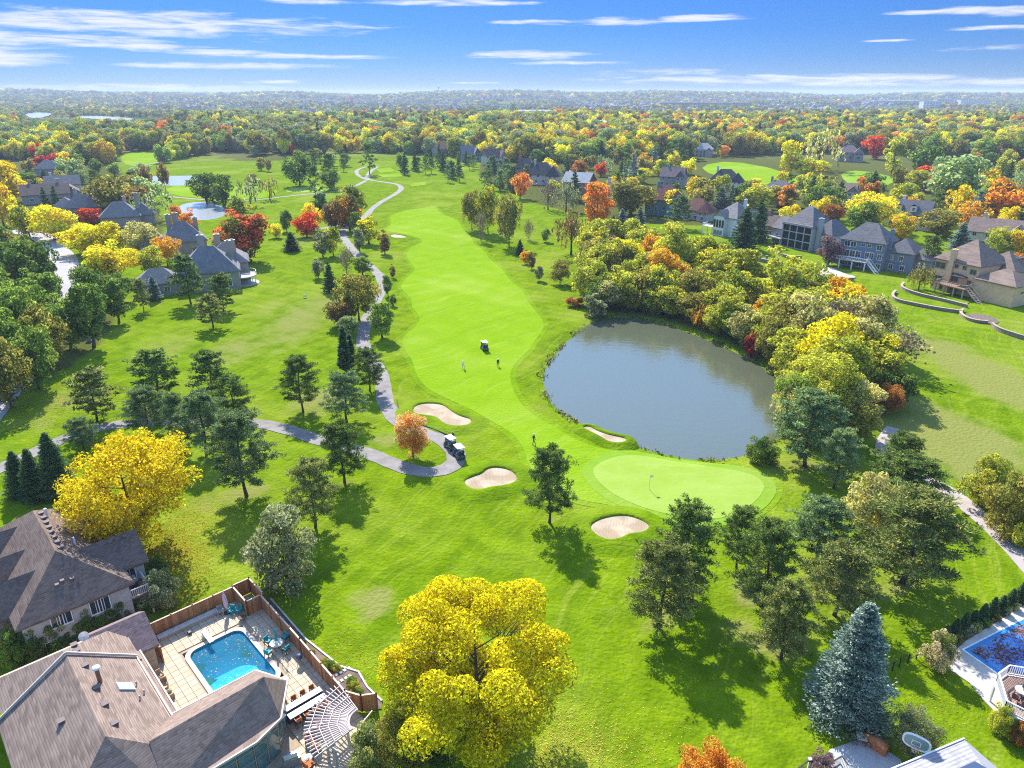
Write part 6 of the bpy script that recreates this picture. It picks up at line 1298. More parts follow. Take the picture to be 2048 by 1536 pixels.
bh = thing('basketball_hoop', 'basketball hoop with clear rounded backboard beside the grey roof', 'basketball hoop', (*W2(1818, 1536), 0), R(-37)); q = MB(); A_ = [(.92 * math.copysign(abs(math.cos(t_)) ** .7, math.cos(t_)), 3.35 + .62 * math.copysign(abs(math.sin(t_)) ** .7, math.sin(t_))) for t_ in np.linspace(0, 2 * math.pi, 26, endpoint=False)]
q.v = [(x, -.62, z) for x, z in A_] + [(x, -.58, z) for x, z in A_]; q.f = [tuple(range(26)), tuple(reversed(range(26, 52)))] + [(i, 26 + i, 26 + (i + 1) % 26, (i + 1) % 26) for i in range(26)]; q.build('backboard', M('clear_board', (.16, .27, .27), .2, .1, spec=.4), bh)
q = MB(); q.tube([(x, -.60, z) for x, z in A_ + A_[:1]], .085, 6); [q.beam(p, r_, .05) for p, r_ in (((-.3, -.66, 3.05), (.3, -.66, 3.05)), ((-.3, -.66, 3.5), (.3, -.66, 3.5)), ((-.3, -.66, 3.05), (-.3, -.66, 3.5)), ((.3, -.66, 3.05), (.3, -.66, 3.5)))]; q.build('board_markings', WHITE, bh)
MB().tube([(.23 * math.cos(a), -.95 + .23 * math.sin(a), 3.05) for a in np.linspace(0, 6.283, 15)], .018, 5).build('rim', M('rim_orange', (.45, .12, .03), .5), bh); q = MB()
for i in range(10): a = .628 * i; q.tube([(.23 * math.cos(a), -.95 + .23 * math.sin(a), 3.05), (.13 * math.cos(a + .3), -.95 + .13 * math.sin(a + .3), 2.65)], .012, 4)
q.build('net', WHITE, bh); MB().beam((0, 0, -.2), (0, 0, 2.7), .14).beam((0, 0, 2.65), (0, -.55, 3.1), .1).beam((0, 0, 2.4), (0, -.55, 3.4), .08).build('pole', DARKMET, bh)
p0, p1, p2 = G(1790, 1536, 4), G(1928, 1478, 4), G(2000, 1544, 4); ex = (p1 - p0).normalized(); ey = Vector((ex.y, -ex.x, 0)); rg_ = thing('garage', 'grey-shingled roof corner with a dark skylight at the bottom right', 'house', (p1.x, p1.y, 0)); q = MB(); w0 = p1 - ex * 14
q.slab([p1, w0, w0 + ey * 5 + Vector((0, 0, 1.6)), p1 + ey * 5 - ex * 3.2 + Vector((0, 0, 1.6))], .2); q.slab([p1, p1 + ey * 10, p1 + ey * 5 - ex * 3.2 + Vector((0, 0, 1.6))], .2); q.slab([p1 + ey * 10, w0 + ey * 10, w0 + ey * 5 + Vector((0, 0, 1.6)), p1 + ey * 5 - ex * 3.2 + Vector((0, 0, 1.6))], .2); q.build('roof', shingle('shingles_silver', (.24, .23, .24), (.33, .32, .33)), rg_, True)
q = MB(); wq = [p1 - ex * .5 + ey * .5, w0 + ey * .5, w0 + ey * 9.5, p1 - ex * .5 + ey * 9.5]; q.prism([(a.x, a.y) for a in wq], -.5, 3.9); q.build('wall', WLM('white'), rg_, True)
ff = MB(); ff.beam(p1 + Vector((0, 0, .02)), w0 + Vector((0, 0, .02)), .1, .2); ff.build('fascia', WHITE, rg_, True); c = p1 - ex * 2.6 + ey * 2.6 + Vector((0, 0, .86)); MB().box(c, (1.6, 1.0, .16), math.atan2(ex.y, ex.x), Matrix.Rotation(R(-17.5), 3, 'X')).build('skylight', M('dark_skylight', (.03, .045, .08), .1, .05, spec=.7), rg_, True)
# planter with red shrubs and white gate posts at the bottom edge
for k, (px, py) in enumerate(((1616, 1525), (1634, 1534))):
    p = thing('gate_post', ('left', 'right')[k] + ' short white gate post by the red shrub at the bottom edge', 'post', (*W2(px, py + 14), 0)); MB().beam((0, 0, 0), (0, 0, 1.1), .18).build('shaft', WHITE, p); MB().box((0, 0, 1.16), (.26, .26, .1)).build('cap', WHITE, p)
tree('bush', 'mauve', 1646, 1552, 1512, 62, 'dull purple-red shrub beside the white gate posts at the bottom edge'); ir = thing('iron_railing', 'short black iron railing round the red shrub at the patio corner', 'railing', (*W2(1650, 1545), 0)); q = MB(); railing(q, [W2(1585, 1560), W2(1612, 1540), W2(1650, 1548), W2(1680, 1530), W2(1692, 1548)], 0, 1.0, .14, .02); q.build('bars', BLKM, ir, True)

# ------------------------------------------------------------------ golf: carts, players, flag
CARTB = M('cart_body', (.05, .075, .095), .35, .1, 3, spec=.6); SEATM = M('cart_seat', (.30, .36, .38), .6, .1)
def golf_cart(loc, rz, label):
    r = thing('golf_cart', label, 'golf cart', loc, rz, 'golf carts'); k = MB(); k.add([(-.58, -1.15, .35), (.58, -1.15, .35), (.58, 1.15, .35), (-.58, 1.15, .35), (-.56, -1.1, .78), (.56, -1.1, .78), (.56, -.45, .82), (-.56, -.45, .82), (.56, .45, .42), (-.56, .45, .42), (.5, .75, .95), (-.5, .75, .95), (.45, 1.12, .72), (-.45, 1.12, .72)],
        [(0, 3, 2, 1), (0, 1, 5, 4), (4, 5, 6, 7), (7, 6, 8, 9), (9, 8, 10, 11), (11, 10, 12, 13), (13, 12, 2, 3), (1, 2, 12, 10, 8, 6, 5), (0, 4, 7, 9, 11, 13, 3)]); k.build('body', CARTB, r)
    MB().box((0, -.25, .86), (1.06, .5, .14)).build('seat', SEATM, r, bevel=.04); MB().box((0, -.52, 1.12), (1.06, .1, .42)).build('seat_back', SEATM, r, bevel=.03)
    MB().box((0, -.1, 1.86), (1.18, 1.75, .07)).build('canopy', WHITE, r, bevel=.03)
    for sx_ in (-1, 1):
        MB().beam((sx_ * .5, .72, .95), (sx_ * .52, .5, 1.83), .04).build('front_post', BLKM, r); MB().beam((sx_ * .5, -.62, .8), (sx_ * .52, -.72, 1.83), .04).build('rear_post', BLKM, r)
        for y in (-.78, .82):
            w_ = MB().tube([(sx_ * .42, y, .23), (sx_ * .62, y, .23)], .23, 14).build('wheel', M('tyre', (.02, .02, .02), .9), r); MB().tube([(sx_ * .622, y, .23), (sx_ * .632, y, .23)], .12, 10).build('rim', GREYT, w_)
        b_ = MB().tube([(sx_ * .28, -.98, .6), (sx_ * .28, -1.08, 1.42)], [.14, .16], 10).build('golf_bag', M('bag_navy' if sx_ > 0 else 'bag_black', (.02, .03, .08) if sx_ > 0 else (.02, .02, .02), .7), r); q = MB()
        for i in range(4): q.tube([(sx_ * .28 + .07 * math.cos(1.6 * i), -1.05 + .07 * math.sin(1.6 * i), 1.3), (sx_ * .28 + .09 * math.cos(1.6 * i), -1.1 + .09 * math.sin(1.6 * i), 1.75)], .015, 4)
        q.build('club', M('chrome', (.6, .6, .62)), b_)
    MB().box((0, .64, 1.35), (1.0, .02, .75), 0, Matrix.Rotation(R(14), 3, 'X')).build('windscreen', M('screen_clear', (.25, .30, .32), .1, .05, spec=.8), r); MB().tube([(-.25, .42, .95), (-.25, .25, 1.12)], .02, 5).tube([(-.25 + .16 * math.cos(a), .22 + .05 * math.sin(a), 1.13 + .14 * math.sin(a)) for a in np.linspace(0, 6.283, 11)], .018, 5).build('steering_wheel', BLKM, r)
    return r
p = GT(901, 897); golf_cart((p.x, p.y, p.z + .08), R(35), 'rear-most white-roofed golf cart on the path, with a player beside it'); p = GT(918, 915); golf_cart((p.x, p.y, p.z + .08), R(28), 'white-roofed golf cart nearer the path bend, behind the other cart'); p = GT(969, 700); golf_cart((p.x, p.y, p.z + .06), R(20), 'white-roofed golf cart parked out on the fairway')
def person_mat(name, shirt, pants, cap):
    m, t, b, out = pbsdf(name); z = t.n('ShaderNodeSeparateXYZ', i={0: t.n('ShaderNodeTexCoord').outputs['Object']}).outputs[2]
    c = t.mix(t.m('GREATER_THAN', z, .10), (.03, .03, .03), pants); c = t.mix(t.m('GREATER_THAN', z, .92), c, shirt); c = t.mix(t.m('GREATER_THAN', z, 1.46), c, (.42, .25, .17)); c = t.mix(t.m('GREATER_THAN', z, 1.68), c, cap)
    t.t.links.new(c, b.inputs['Base Color']); b.inputs['Roughness'].default_value = .85; return m
def person(loc, rz, label, shirt, pants, cap, pose, scale=1.0):
    """one continuous skinned figure; pose gives hand and foot offsets"""
    J = {'pel': (0, 0, .95), 'chest': (0, .02 + pose.get('lean', 0) * .5, 1.28), 'neck': (0, .02 + pose.get('lean', 0), 1.47), 'head': (0, .04 + pose.get('lean', 0) * 1.1, 1.62), 'crown': (0, .04 + pose.get('lean', 0) * 1.1, 1.74)}
    RAD = {'pel': (.15, .12), 'chest': (.17, .12), 'neck': (.06, .06), 'head': (.085, .10), 'crown': (.07, .085)}; E = [('pel', 'chest'), ('chest', 'neck'), ('neck', 'head'), ('head', 'crown')]
    for s_, nm in ((-1, 'l'), (1, 'r')):
        ft = pose['feet'][0 if s_ < 0 else 1]; hd = pose['hands'][0 if s_ < 0 else 1]
        J.update({nm + 'hip': (s_ * .10, 0, .90), nm + 'knee': (s_ * .11 + (ft[0]) * .5, ft[1] * .5 + .05, .50), nm + 'ank': (s_ * .11 + ft[0], ft[1], .09), nm + 'toe': (s_ * .12 + ft[0], ft[1] + .17, .05), nm + 'sho': (s_ * .19, .02 + pose.get('lean', 0) * .9, 1.40), nm + 'elb': (s_ * .24 + (hd[0] - s_ * .24) * .35, hd[1] * .4, 1.40 + (hd[2] - 1.40) * .52), nm + 'wri': hd, nm + 'fin': (hd[0] * .9, hd[1] + .06, hd[2] - .09)})
        RAD.update({nm + 'hip': (.095, .10), nm + 'knee': (.065, .07), nm + 'ank': (.045, .05), nm + 'toe': (.04, .035), nm + 'sho': (.07, .07), nm + 'elb': (.045, .045), nm + 'wri': (.032, .035), nm + 'fin': (.035, .02)})
        E += [('pel', nm + 'hip'), (nm + 'hip', nm + 'knee'), (nm + 'knee', nm + 'ank'), (nm + 'ank', nm + 'toe'), ('chest', nm + 'sho'), (nm + 'sho', nm + 'elb'), (nm + 'elb', nm + 'wri'), (nm + 'wri', nm + 'fin')]
    K = list(J); me_ = bpy.data.meshes.new('body'); me_.from_pydata([J[k] for k in K], [(K.index(a), K.index(b_)) for a, b_ in E], [])
    r = thing('person', label, 'person', loc, rz); o = link_mesh('body', me_, person_mat('person_' + label[:18], shirt, pants, cap), r); sk_ = o.modifiers.new('skin', 'SKIN'); o.modifiers.new('sub', 'SUBSURF').levels = 1; o.modifiers['sub'].render_levels = 2
    for i, k in enumerate(K): o.data.skin_vertices[0].data[i].radius = RAD[k]
    o.data.skin_vertices[0].data[K.index('pel')].use_root = True
    MB().tube([(0, .05 + pose.get('lean', 0) * 1.1, 1.71), (0, .05 + pose.get('lean', 0) * 1.1, 1.76), (0, .04 + pose.get('lean', 0) * 1.1, 1.81)], [.105, .10, .03], 10).box((0, .17 + pose.get('lean', 0) * 1.1, 1.72), (.15, .12, .02)).build('cap', M('cap_' + label[:14], cap, .8), r)
    return r
def club(loc, hand, tip, label):
    c = thing('golf_club', label, 'golf club', loc); MB().tube([hand, tip], .014, 5).build('shaft', M('chrome', (.6, .6, .62)), c); MB().box((tip[0], tip[1] + .05, tip[2] + .02), (.05, .12, .05)).build('club_head', DARKMET, c); MB().tube([hand, tuple(hand[i] + (tip[i] - hand[i]) * .25 for i in range(3))], .02, 5).build('grip', BLKM, c)
STAND = {'feet': ((-.08, 0), (.08, 0)), 'hands': ((-.26, .08, .82), (.26, .08, .82))}; SWING = {'feet': ((-.14, 0), (.14, 0)), 'hands': ((-.06, .34, .86), (.04, .34, .84)), 'lean': .14}; WALK = {'feet': ((0, .30), (0, -.28)), 'hands': ((-.25, -.2, .84), (.25, .22, .86)), 'lean': .04}
p = GT(927, 738); person(p + Vector((0, 0, .05)), R(160), 'golfer in white top and pale trousers on the fairway left of the cart', (.70, .72, .74), (.50, .50, .50), (.75, .75, .75), SWING); club(p + Vector((0, 0, .05)), (-.1, -.33, .86), (-.25, -.75, .02), 'golf club held by the golfer in white')
p = GT(996, 734); person(p + Vector((0, 0, .05)), R(200), 'golfer in black top and white cap on the fairway below the cart', (.02, .02, .025), (.10, .10, .11), (.7, .7, .7), STAND)
p = GT(1067, 889); person(p + Vector((0, 0, .05)), R(-60), 'golfer in dark clothes walking towards the green carrying a club', (.025, .03, .05), (.03, .03, .04), (.55, .50, .46), WALK); club(p + Vector((0, 0, .05)), (.12, -.25, .86), (-.45, .2, .55), 'golf club carried by the walking golfer')
p = GT(906, 884); person(p + Vector((0, 0, .05)), R(20), 'player in black standing beside the carts on the path edge', (.02, .022, .03), (.02, .02, .025), (.45, .42, .40), STAND)
f = GT(1298, 980); fs_ = thing('flagstick', 'thin flagstick with small white flag on the putting green', 'flag', f + Vector((0, 0, .1))); MB().tube([(0, 0, 0), (0, 0, 2.2)], .03, 6).build('pole', WHITE, fs_); q = MB(); q.v = [(0, 0, 2.2), (0, 0, 1.8), (.22, .05, 1.82), (.22, .05, 2.16), (.45, -.02, 1.86), (.45, -.02, 2.12)]; q.f = [(0, 1, 2, 3), (3, 2, 4, 5)]; q.build('flag', M('flag_white', (.75, .72, .6), .8), fs_)
for px, py, lab in ((1466, 1012, 'dark spot'),): pass
s_ = GT(610, 596); sg = thing('yardage_sign', 'small white board in the left rough beyond the pines', 'sign', s_); MB().box((0, 0, .55), (.9, .08, .6)).build('board', WHITE, sg); MB().beam((-.3, 0, -.1), (-.3, 0, .4), .06).beam((.3, 0, -.1), (.3, 0, .4), .06).build('post', WHITE, sg)
s_ = GT(180, 682); ub = thing('utility_box', 'pale grey utility box at the edge of the left wood', 'utility box', s_); MB().box((0, 0, .8), (1.0, .8, 1.6)).build('cabinet', M('utility_grey', (.45, .45, .44), .6), ub, bevel=.03); MB().box((0, 0, 1.64), (1.1, .9, .08)).build('lid', GREYT, ub)

# rank grass fringing the pond
rg = np.random.default_rng(77); P = np.array(POND); i_ = rg.integers(0, len(P), 2600); f_ = rg.random((2600, 1)); XY = P[i_] * (1 - f_) + P[(i_ + 1) % len(P)] * f_; cl_ = np.sin(XY[:, 0] * .9) + np.sin(XY[:, 1] * .7 + 1) + rg.normal(size=2600) * .8 > .2; XY = XY[cl_]
cen_ = P.mean(0); XY = XY + (XY - cen_) / np.linalg.norm(XY - cen_, axis=1, keepdims=True) * rg.normal(.35, .45, (len(XY), 1)); k = len(XY); Nn = rg.normal(size=(k, 3)); Nn[:, 2] *= .25; al_ = rg.normal(size=(k, 3)) * .3 + np.array([0, 0, 1.]); al_ -= Nn * ((al_ * Nn).sum(1) / (Nn ** 2).sum(1))[:, None]
S_ = rg.uniform(.35, .95, k); rm = cards(np.stack([XY[:, 0], XY[:, 1], np.maximum(h_np(XY[:, 0], XY[:, 1]), -.55) + S_ * .3], -1), Nn, S_, .45, rg, rg.random(k), 'shore_grass'); rm.materials.append(LEAF); o = link_mesh('shore_grass', rm); o.color = (.13, .19, .03, 1); o['col2'] = [.30, .27, .10]; tag(o, kind='stuff')
# ------------------------------------------------------------------ street, garden and course trees further out
T3 = '''
round yellow 110 480 408 92|bright yellow street tree left of the grey homes, largest of its row
round yellowgreen 60 474 410 62|yellow-green street tree at the left end of the yellow row
round yellow 172 508 445 100|yellow street tree overhanging the road, right of the largest one
round ash 222 512 446 96|lime-yellow street tree above the road end
round yellow 228 562 482 112|yellow tree at the lower end of the road, in front of the dark wood
round lime 306 548 494 62|lime-green tree beside the grey home's left wing
airy straw 292 512 444 78|pale straw locust between the yellow trees and the grey home
airy amber 336 532 474 66|amber locust in front of the grey home with twin dormers
round gold 18 404 320 84|big golden tree at the left edge
round gold 8 452 368 64|second golden tree at the left edge, lower down
round amber 76 380 356 46|low amber tree before the long brown-roofed home row
round red 184 448 416 54|flat red maple in front of a grey roof on the left
round olive 222 432 354 104|big olive oak behind the left home row
round bronze 268 428 372 84|bronze oak right of the big olive oak
willow palegreen 306 442 378 90|pale green willow left of the small pond
spruce spruce 96 424 374 26|slim dark spruce before the long brown-roofed home row
spruce spruce 117 424 370 28|slim dark spruce right of its twin before the long home row
spruce spruce 60 374 338 28|dark spruce left of the small grey hip-roofed home
spruce spruce 90 364 338 20|small dark spruce by the small grey hip-roofed home
oval crimson 85 348 311 30|left of two dark red maples above the left homes
oval crimson 112 348 307 30|right of two dark red maples above the left homes
oval orange 359 462 411 32|left of two orange maples below the small pond
oval orange 381 466 417 40|right of two orange maples below the small pond
round deep 414 410 345 64|large dark oak between the two ponds, left of a pair
round deep 448 412 348 50|dark oak between the two ponds, right of a pair
willow sage 502 412 350 58|grey-green willow beside the far pond
airy bronze 296 390 330 34|tall bronze poplar left of the far pond
airy bronze 332 384 324 28|thin bronze poplar at the left tip of the far pond
bush lime 480 424 390 54|lime-yellow shrub at the right end of the small pond
willow olive 540 400 352 44|olive willow beyond the small pond
round deep 600 372 300 64|broad dark tree beside the left neighbouring green
pine pine 632 398 330 34|pine on the near side of the left neighbouring green
pine pine 660 372 306 40|pine right of the broad dark tree near the left neighbouring green
round deep 660 380 340 44|low dark tree left of the path junction
pine pine 740 350 284 40|tall pine standing inside the path fork near the tees
round palegreen 300 404 352 60|pale green bushy tree above the bronze oak
round deep 78 592 470 98|large dark green tree above the road on the left
round deep 22 566 478 84|dark green tree at the left edge above the wood
round green 18 664 526 104|broad green tree at the left edge of the wood
round green 76 692 560 104|big green tree in the middle of the left wood
round green 142 696 588 88|green tree at the wood's lawn edge with a pale speckled crown
oval deep 188 694 566 84|dark pointed tree at the right corner of the left wood
round deep 196 642 528 84|dark tree in the left wood beside the road
oval deep 238 646 556 62|dark narrow tree at the wood's right corner by the lawn
round green 36 748 620 104|spreading green tree in the lower left wood
round olive 102 734 610 94|olive-tinted tree at the lower lawn edge of the left wood
round olive 24 816 682 114|olive-green tree in the lowest corner of the left wood
round green 78 778 652 94|green tree at the lawn edge above the lowest corner tree
round deep 246 604 540 62|dark tree by the road end next to the lowest yellow tree
oval deep 214 566 512 60|slim dark tree between two yellow street trees
round amber 6 650 620 60|amber shrub tree peeping out at the left edge of the wood
airy olive 944 460 380 46|olive tree at the right edge of the upper fairway
airy yellowgreen 976 466 373 52|yellow-tipped tree right of the olive tree on the upper fairway edge
bare grey 962 482 418 34|leafless grey tree before the yellow-tipped fairway tree
airy olive 1018 492 390 58|tall olive tree on the right rough of the upper fairway
willow bronze 1142 510 418 86|spreading bronze tree with dark trunk on the right rough
bare grey 1058 480 436 26|thin bare tree left of the spreading bronze tree
round green 1092 484 457 22|little round green tree left of the spreading bronze tree
spruce dark 1040 510 479 20|small black-green cone-shaped spruce on the right rough
round amber 1050 528 500 22|little amber tree on the right rough beside the fairway
round bronze 1063 538 506 22|little bronze tree next to the amber one
round sage 1078 562 531 22|little grey-green tree lowest on the right rough
airy olive 1120 568 517 48|young olive tree with spreading branches near the pond thicket
round orange 1040 398 346 48|orange maple right of the upper fairway
bare mauve 1096 420 354 66|leafless mauve-grey tree before the hip-roofed house
willow sage 1132 424 360 64|grey-green willow before the sunlit brick house
oval orange 1193 466 364 66|tall orange maple left of the big olive tree
round olive 1262 430 354 100|big olive tree in front of the cream house
round yellow 1338 430 378 64|yellow tree in front of the teal-walled house
pine pineblue 1357 456 391 54|dark pine right of the yellow tree before the teal-walled house
spruce blue 1242 474 417 40|blue spruce above the pond thicket, left of a pair
spruce blue 1278 472 414 36|blue spruce above the pond thicket, right of a pair
spruce blue 1226 468 430 24|small blue spruce left of the blue pair
round gold 1386 404 354 48|bright golden tree behind the teal-walled house
spruce blue 1441 416 374 42|blue-green spruce before the white black-roofed house
spruce spruce 1468 420 374 32|spruce right of the blue-green one before the white black-roofed house
spruce spruce 1486 496 414 58|big dark spruce right of the arcaded white house
spruce spruce 1514 484 396 46|tall dark spruce behind the big one at the arcaded white house
round lime 1508 424 367 80|lime-green tree behind the arcaded white house
round mauve 1656 530 471 50|mauve-red small tree between the porch house and the slate-blue house
round deep 1719 470 402 68|dark round tree behind the slate-blue house
airy yellow 1740 462 387 112|wide bright yellow tree behind the dark round tree
round gold 1800 482 424 52|golden tree right of the slate-blue house roof
round rust 1660 446 408 48|rust-brown tree behind the screened-porch house
round olive 1874 472 417 84|olive tree right of the dormered house
spruce blue 1916 500 445 46|blue spruce behind the tan house
spruce blue 1944 458 379 44|tall narrow blue spruce on the right slope
pine pine 1854 546 471 48|pine between the slate-blue and the tan house
willow olive 1836 582 527 58|dome-shaped weeping shrub left of the tan house
round gold 2042 520 454 56|golden tree at the right edge above the tan house
round rust 2032 566 500 60|rust-brown tree right of the tan house roof
round lime 1996 516 452 58|lime tree behind the tan house roof
airy gold 1914 440 369 62|golden open tree left of the tall narrow blue spruce
round orangegreen 2000 448 357 96|orange-flushed big tree right of the tall narrow blue spruce
round palegreen 1900 412 309 116|huge pale green tree on the right slope
round deep 1840 360 290 80|dark green tree above the huge pale green one
willow straw 1636 340 257 92|tall straw-yellow willow on the right hill
round yellow 1578 350 280 48|yellow tree left of the tall straw-yellow willow
round yellow 1612 352 314 84|low yellow tree under the tall straw-yellow willow
oval lime 1782 352 274 48|tall lime tree beside the distant meadow
round red 1746 318 270 48|round red maple left of the tall lime tree
willow lime 1640 404 348 90|lime willow on the right below the yellow trees
round olive 1560 412 370 70|olive tree left of the rust-brown tree
oval orangegreen 1570 420 368 40|orange-tinged tree above the screened-porch house roof
bush yellow 1620 372 345 50|yellow shrub in the hollow below the tall willow
'''
run_table(T3)
T4 = '''
round gold 1690 668 574 124|glowing golden tree at the right end of the pond thicket
bare grey 1795 742 645 110|leafless grey tree at the thicket's right end
bare mauve 1690 716 640 110|leafless mauve tree below the glowing golden tree
oval crimson 1500 716 664 30|crimson shrub at the pond's far bank
bush rust 1150 612 594 42|rusty low shrub at the thicket's left tip by the pond
bush sage 1190 634 590 52|grey-green shrub at the thicket's left tip
round amber 1520 680 600 70|amber-tinted tree over the pond's far bank
round mauve 1206 520 452 60|mauve-red tree at the thicket's upper left
round yellow 1330 560 475 56|bright yellow tree sticking out of the thicket's middle
round deep 1650 760 690 70|dark green tree inside the right part of the thicket
round deep 1790 812 735 70|dark green bush tree at the thicket's right foot
round rust 1770 828 770 60|orange-brown bush tree at the thicket's right foot
'''
run_table(T4)

# ------------------------------------------------------------------ groves: every tree its own, placed apart from what already stands there
_U = ['', 'first', 'second', 'third', 'fourth', 'fifth', 'sixth', 'seventh', 'eighth', 'ninth', 'tenth', 'eleventh', 'twelfth', 'thirteenth', 'fourteenth', 'fifteenth', 'sixteenth', 'seventeenth', 'eighteenth', 'nineteenth']
def ordinal(n):                      # 1 -> first
    if n < 20: return _U[n]
    t_, u_ = divmod(n, 10); return ('twentieth', 'thirtieth', 'fortieth', 'fiftieth')[t_ - 2] if u_ == 0 else ('twenty', 'thirty', 'forty', 'fifty')[t_ - 2] + '-' + _U[u_]
LINES = [PATH]
CLEAR = [FAIRWAY, POND, POND_L, POND_M] + [smooth_closed(pts(*q), 1) for q in ((240,312, 275,303, 320,303, 345,310, 320,323, 270,332, 245,326), (330,372, 400,370, 520,372, 560,380, 540,398, 430,400, 340,394), (1400,330, 1460,322, 1560,340, 1640,370, 1580,372, 1480,368, 1420,352), (1350,292, 1400,288, 1470,292, 1475,300, 1410,308, 1360,304), (1680,345, 1720,340, 1800,357, 1770,372, 1715,378, 1690,362),
    (350,318, 480,302, 500,320, 460,345, 400,347, 350,335))]
_dummy = 0
def free(x, y, r, k=.62, hk=1.0, front=True):
    for (a, b_, q) in TREES:
        if (a - x) ** 2 + (b_ - y) ** 2 < (k * (q + r)) ** 2: return False
    for (a, b_, q) in HOUSES:
        dx, dy = a - x, b_ - y; d = math.hypot(a, b_)
        if dx * dx + dy * dy < (q * hk + r * .8) ** 2: return False
        # keep the view from the course to the houses open: gardens in front of them stay low
        al = (x * a + y * b_) / d
        if front and al < d and d - al < 28 and abs(x * b_ - y * a) / d < q * .8: return False
    for p in CLEAR:
        if sd(x, y, p) < r * .75: return False
    if float(seg_dist(np.array([x]), np.array([y]), PATH, False)[0]) < r * .6 + 2: return False
    return True
def grove(poly, n, mix, where, group, seed, wrange=(7, 11), hr=(.85, 1.2), k=.62, front=True, tries=60):
    rng = random.Random(seed); A = np.array(poly); lo, hi = A.min(0), A.max(0); got = []
    tot = sum(m_[2] for m_ in mix)
    for _ in range(n * tries):
        if len(got) >= n: break
        x, y = rng.uniform(lo[0], hi[0]), rng.uniform(lo[1], hi[1])
        if sd(x, y, poly) > 0: continue
        W = rng.uniform(*wrange); q = rng.random() * tot
        for m_ in mix:
            q -= m_[2]
            if q <= 0: break
        kd, hu = m_[0], m_[1]
        if kd in ('spruce', 'pine'): W *= .72
        if not free(x, y, W / 2, k, front=front): continue
        H = W * rng.uniform(*hr) * (1.75 if kd == 'spruce' else 1.45 if kd == 'pine' else 1.25 if kd == 'oval' else 1.0)
        TREES.append((x, y, W / 2)); got.append((x, y, W, H, kd, hu))
    by = {}
    for g in got: by.setdefault((KINDW[g[4]], WORD[g[5]]), []).append(g)
    for (kw_, hw), L in by.items():
        L.sort(key=lambda g: g[0] / g[1])
        for i, (x, y, W, H, kd, hu) in enumerate(L):
            if len(L) == 1: lab = f'the only {hw} {kw_} {where}'
            elif i == 0: lab = f'leftmost {hw} {kw_} {where}'
            elif i == len(L) - 1: lab = f'rightmost {hw} {kw_} {where}'
            else: lab = f'{ordinal(i + 1)} {hw} {kw_} from the left {where}'
            plant(kd, hu, x, y, H, W, lab, group); TREES.pop()
P_ = lambda *a: smooth_closed(pts(*a), 1)
# the row that hugs the far bank, crowns hanging over the water
bank = resample(smooth_open(pts(1205,622, 1274,622, 1330,632, 1392,652, 1455,678, 1512,704, 1572,740, 1602,788, 1610,838, 1600,874), 1), 5.2); hb = ['green', 'lime', 'lime', 'olive', 'lime', 'straw', 'olive', 'lime', 'amber']
for i_, (x_, y_) in enumerate(bank):
    W_ = random.uniform(6.5, 9.0); hh_ = hb[(i_ * 5) % 9]
    plant(('round', 'oval', 'round', 'willow')[i_ % 4], hh_, x_ + random.uniform(-.6, .6), y_ + random.uniform(0, 2.0), W_ * random.uniform(.85, 1.15), W_, f'{ordinal(i_ + 1)} tree from the left along the far pond bank, {WORD[hh_]}', 'trees along the far pond bank')
grove(P_(1185,505, 1290,505, 1410,545, 1530,600, 1660,640, 1730,690, 1760,750, 1765,820, 1700,885, 1610,900, 1560,880, 1585,830, 1572,775, 1515,712, 1449,684, 1386,658, 1300,632, 1200,628, 1165,590), 92,
      [('round', 'lime', 9), ('round', 'straw', 1.5), ('round', 'olive', 3), ('oval', 'lime', 4), ('round', 'yellowgreen', 2), ('bare', 'grey', .7), ('round', 'amber', .7), ('round', 'ash', 1.2)], 'in the thicket behind the pond', 'trees of the pond thicket', 3, (8.0, 12.0), (.90, 1.2), .33, False, 200)
grove(P_(790,338, 870,322, 960,328, 1020,345, 1045,385, 990,398, 930,388, 870,362, 800,350), 44, [('pine', 'pine', 5), ('spruce', 'spruce', 3), ('spruce', 'dark', 2), ('pine', 'pineblue', 2), ('round', 'deep', 1)], 'in the evergreen belt at the fairway end', 'evergreen belt at the end of the fairway', 4, (7, 10), (1, 1.25), .5, False)
MIXR = [('round', 'yellow', 3), ('round', 'gold', 2), ('round', 'lime', 3), ('round', 'olive', 4), ('round', 'green', 4), ('round', 'deep', 3), ('round', 'orange', .7), ('round', 'red', .4), ('oval', 'rust', 1), ('willow', 'palegreen', 1.5), ('airy', 'amber', 1), ('spruce', 'spruce', 2), ('pine', 'pine', 2.5), ('spruce', 'blue', 1)]
grove(P_(1050,330, 1330,325, 1380,345, 1380,380, 1330,440, 1200,440, 1120,400, 1050,385), 42, MIXR, 'among the homes right of the fairway', 'garden trees right of the fairway', 5, (8, 12.5), (.85, 1.15), .55)
grove(P_(1400,370, 1560,376, 1700,380, 1700,440, 1560,455, 1400,440), 22, MIXR, 'among the homes above the pond', 'garden trees above the pond', 6, (8, 12), (.85, 1.15), .55)
grove(P_(1700,378, 1820,350, 2080,330, 2090,520, 1960,500, 1880,460, 1700,440), 40, MIXR, 'on the slope at the right', 'trees on the right slope', 7, (9, 13.5), (.85, 1.15), .52)
grove(P_(-60,345, 60,330, 240,335, 350,360, 345,430, 290,440, 150,400, 20,440, -60,430), 30, [('round', 'olive', 4), ('round', 'green', 4), ('round', 'deep', 3), ('round', 'bronze', 2), ('round', 'gold', 2), ('pine', 'pine', 2), ('round', 'palegreen', 2)], 'behind the left home row', 'trees behind the left home row', 8, (8.5, 12.5), (.8, 1.05), .5)
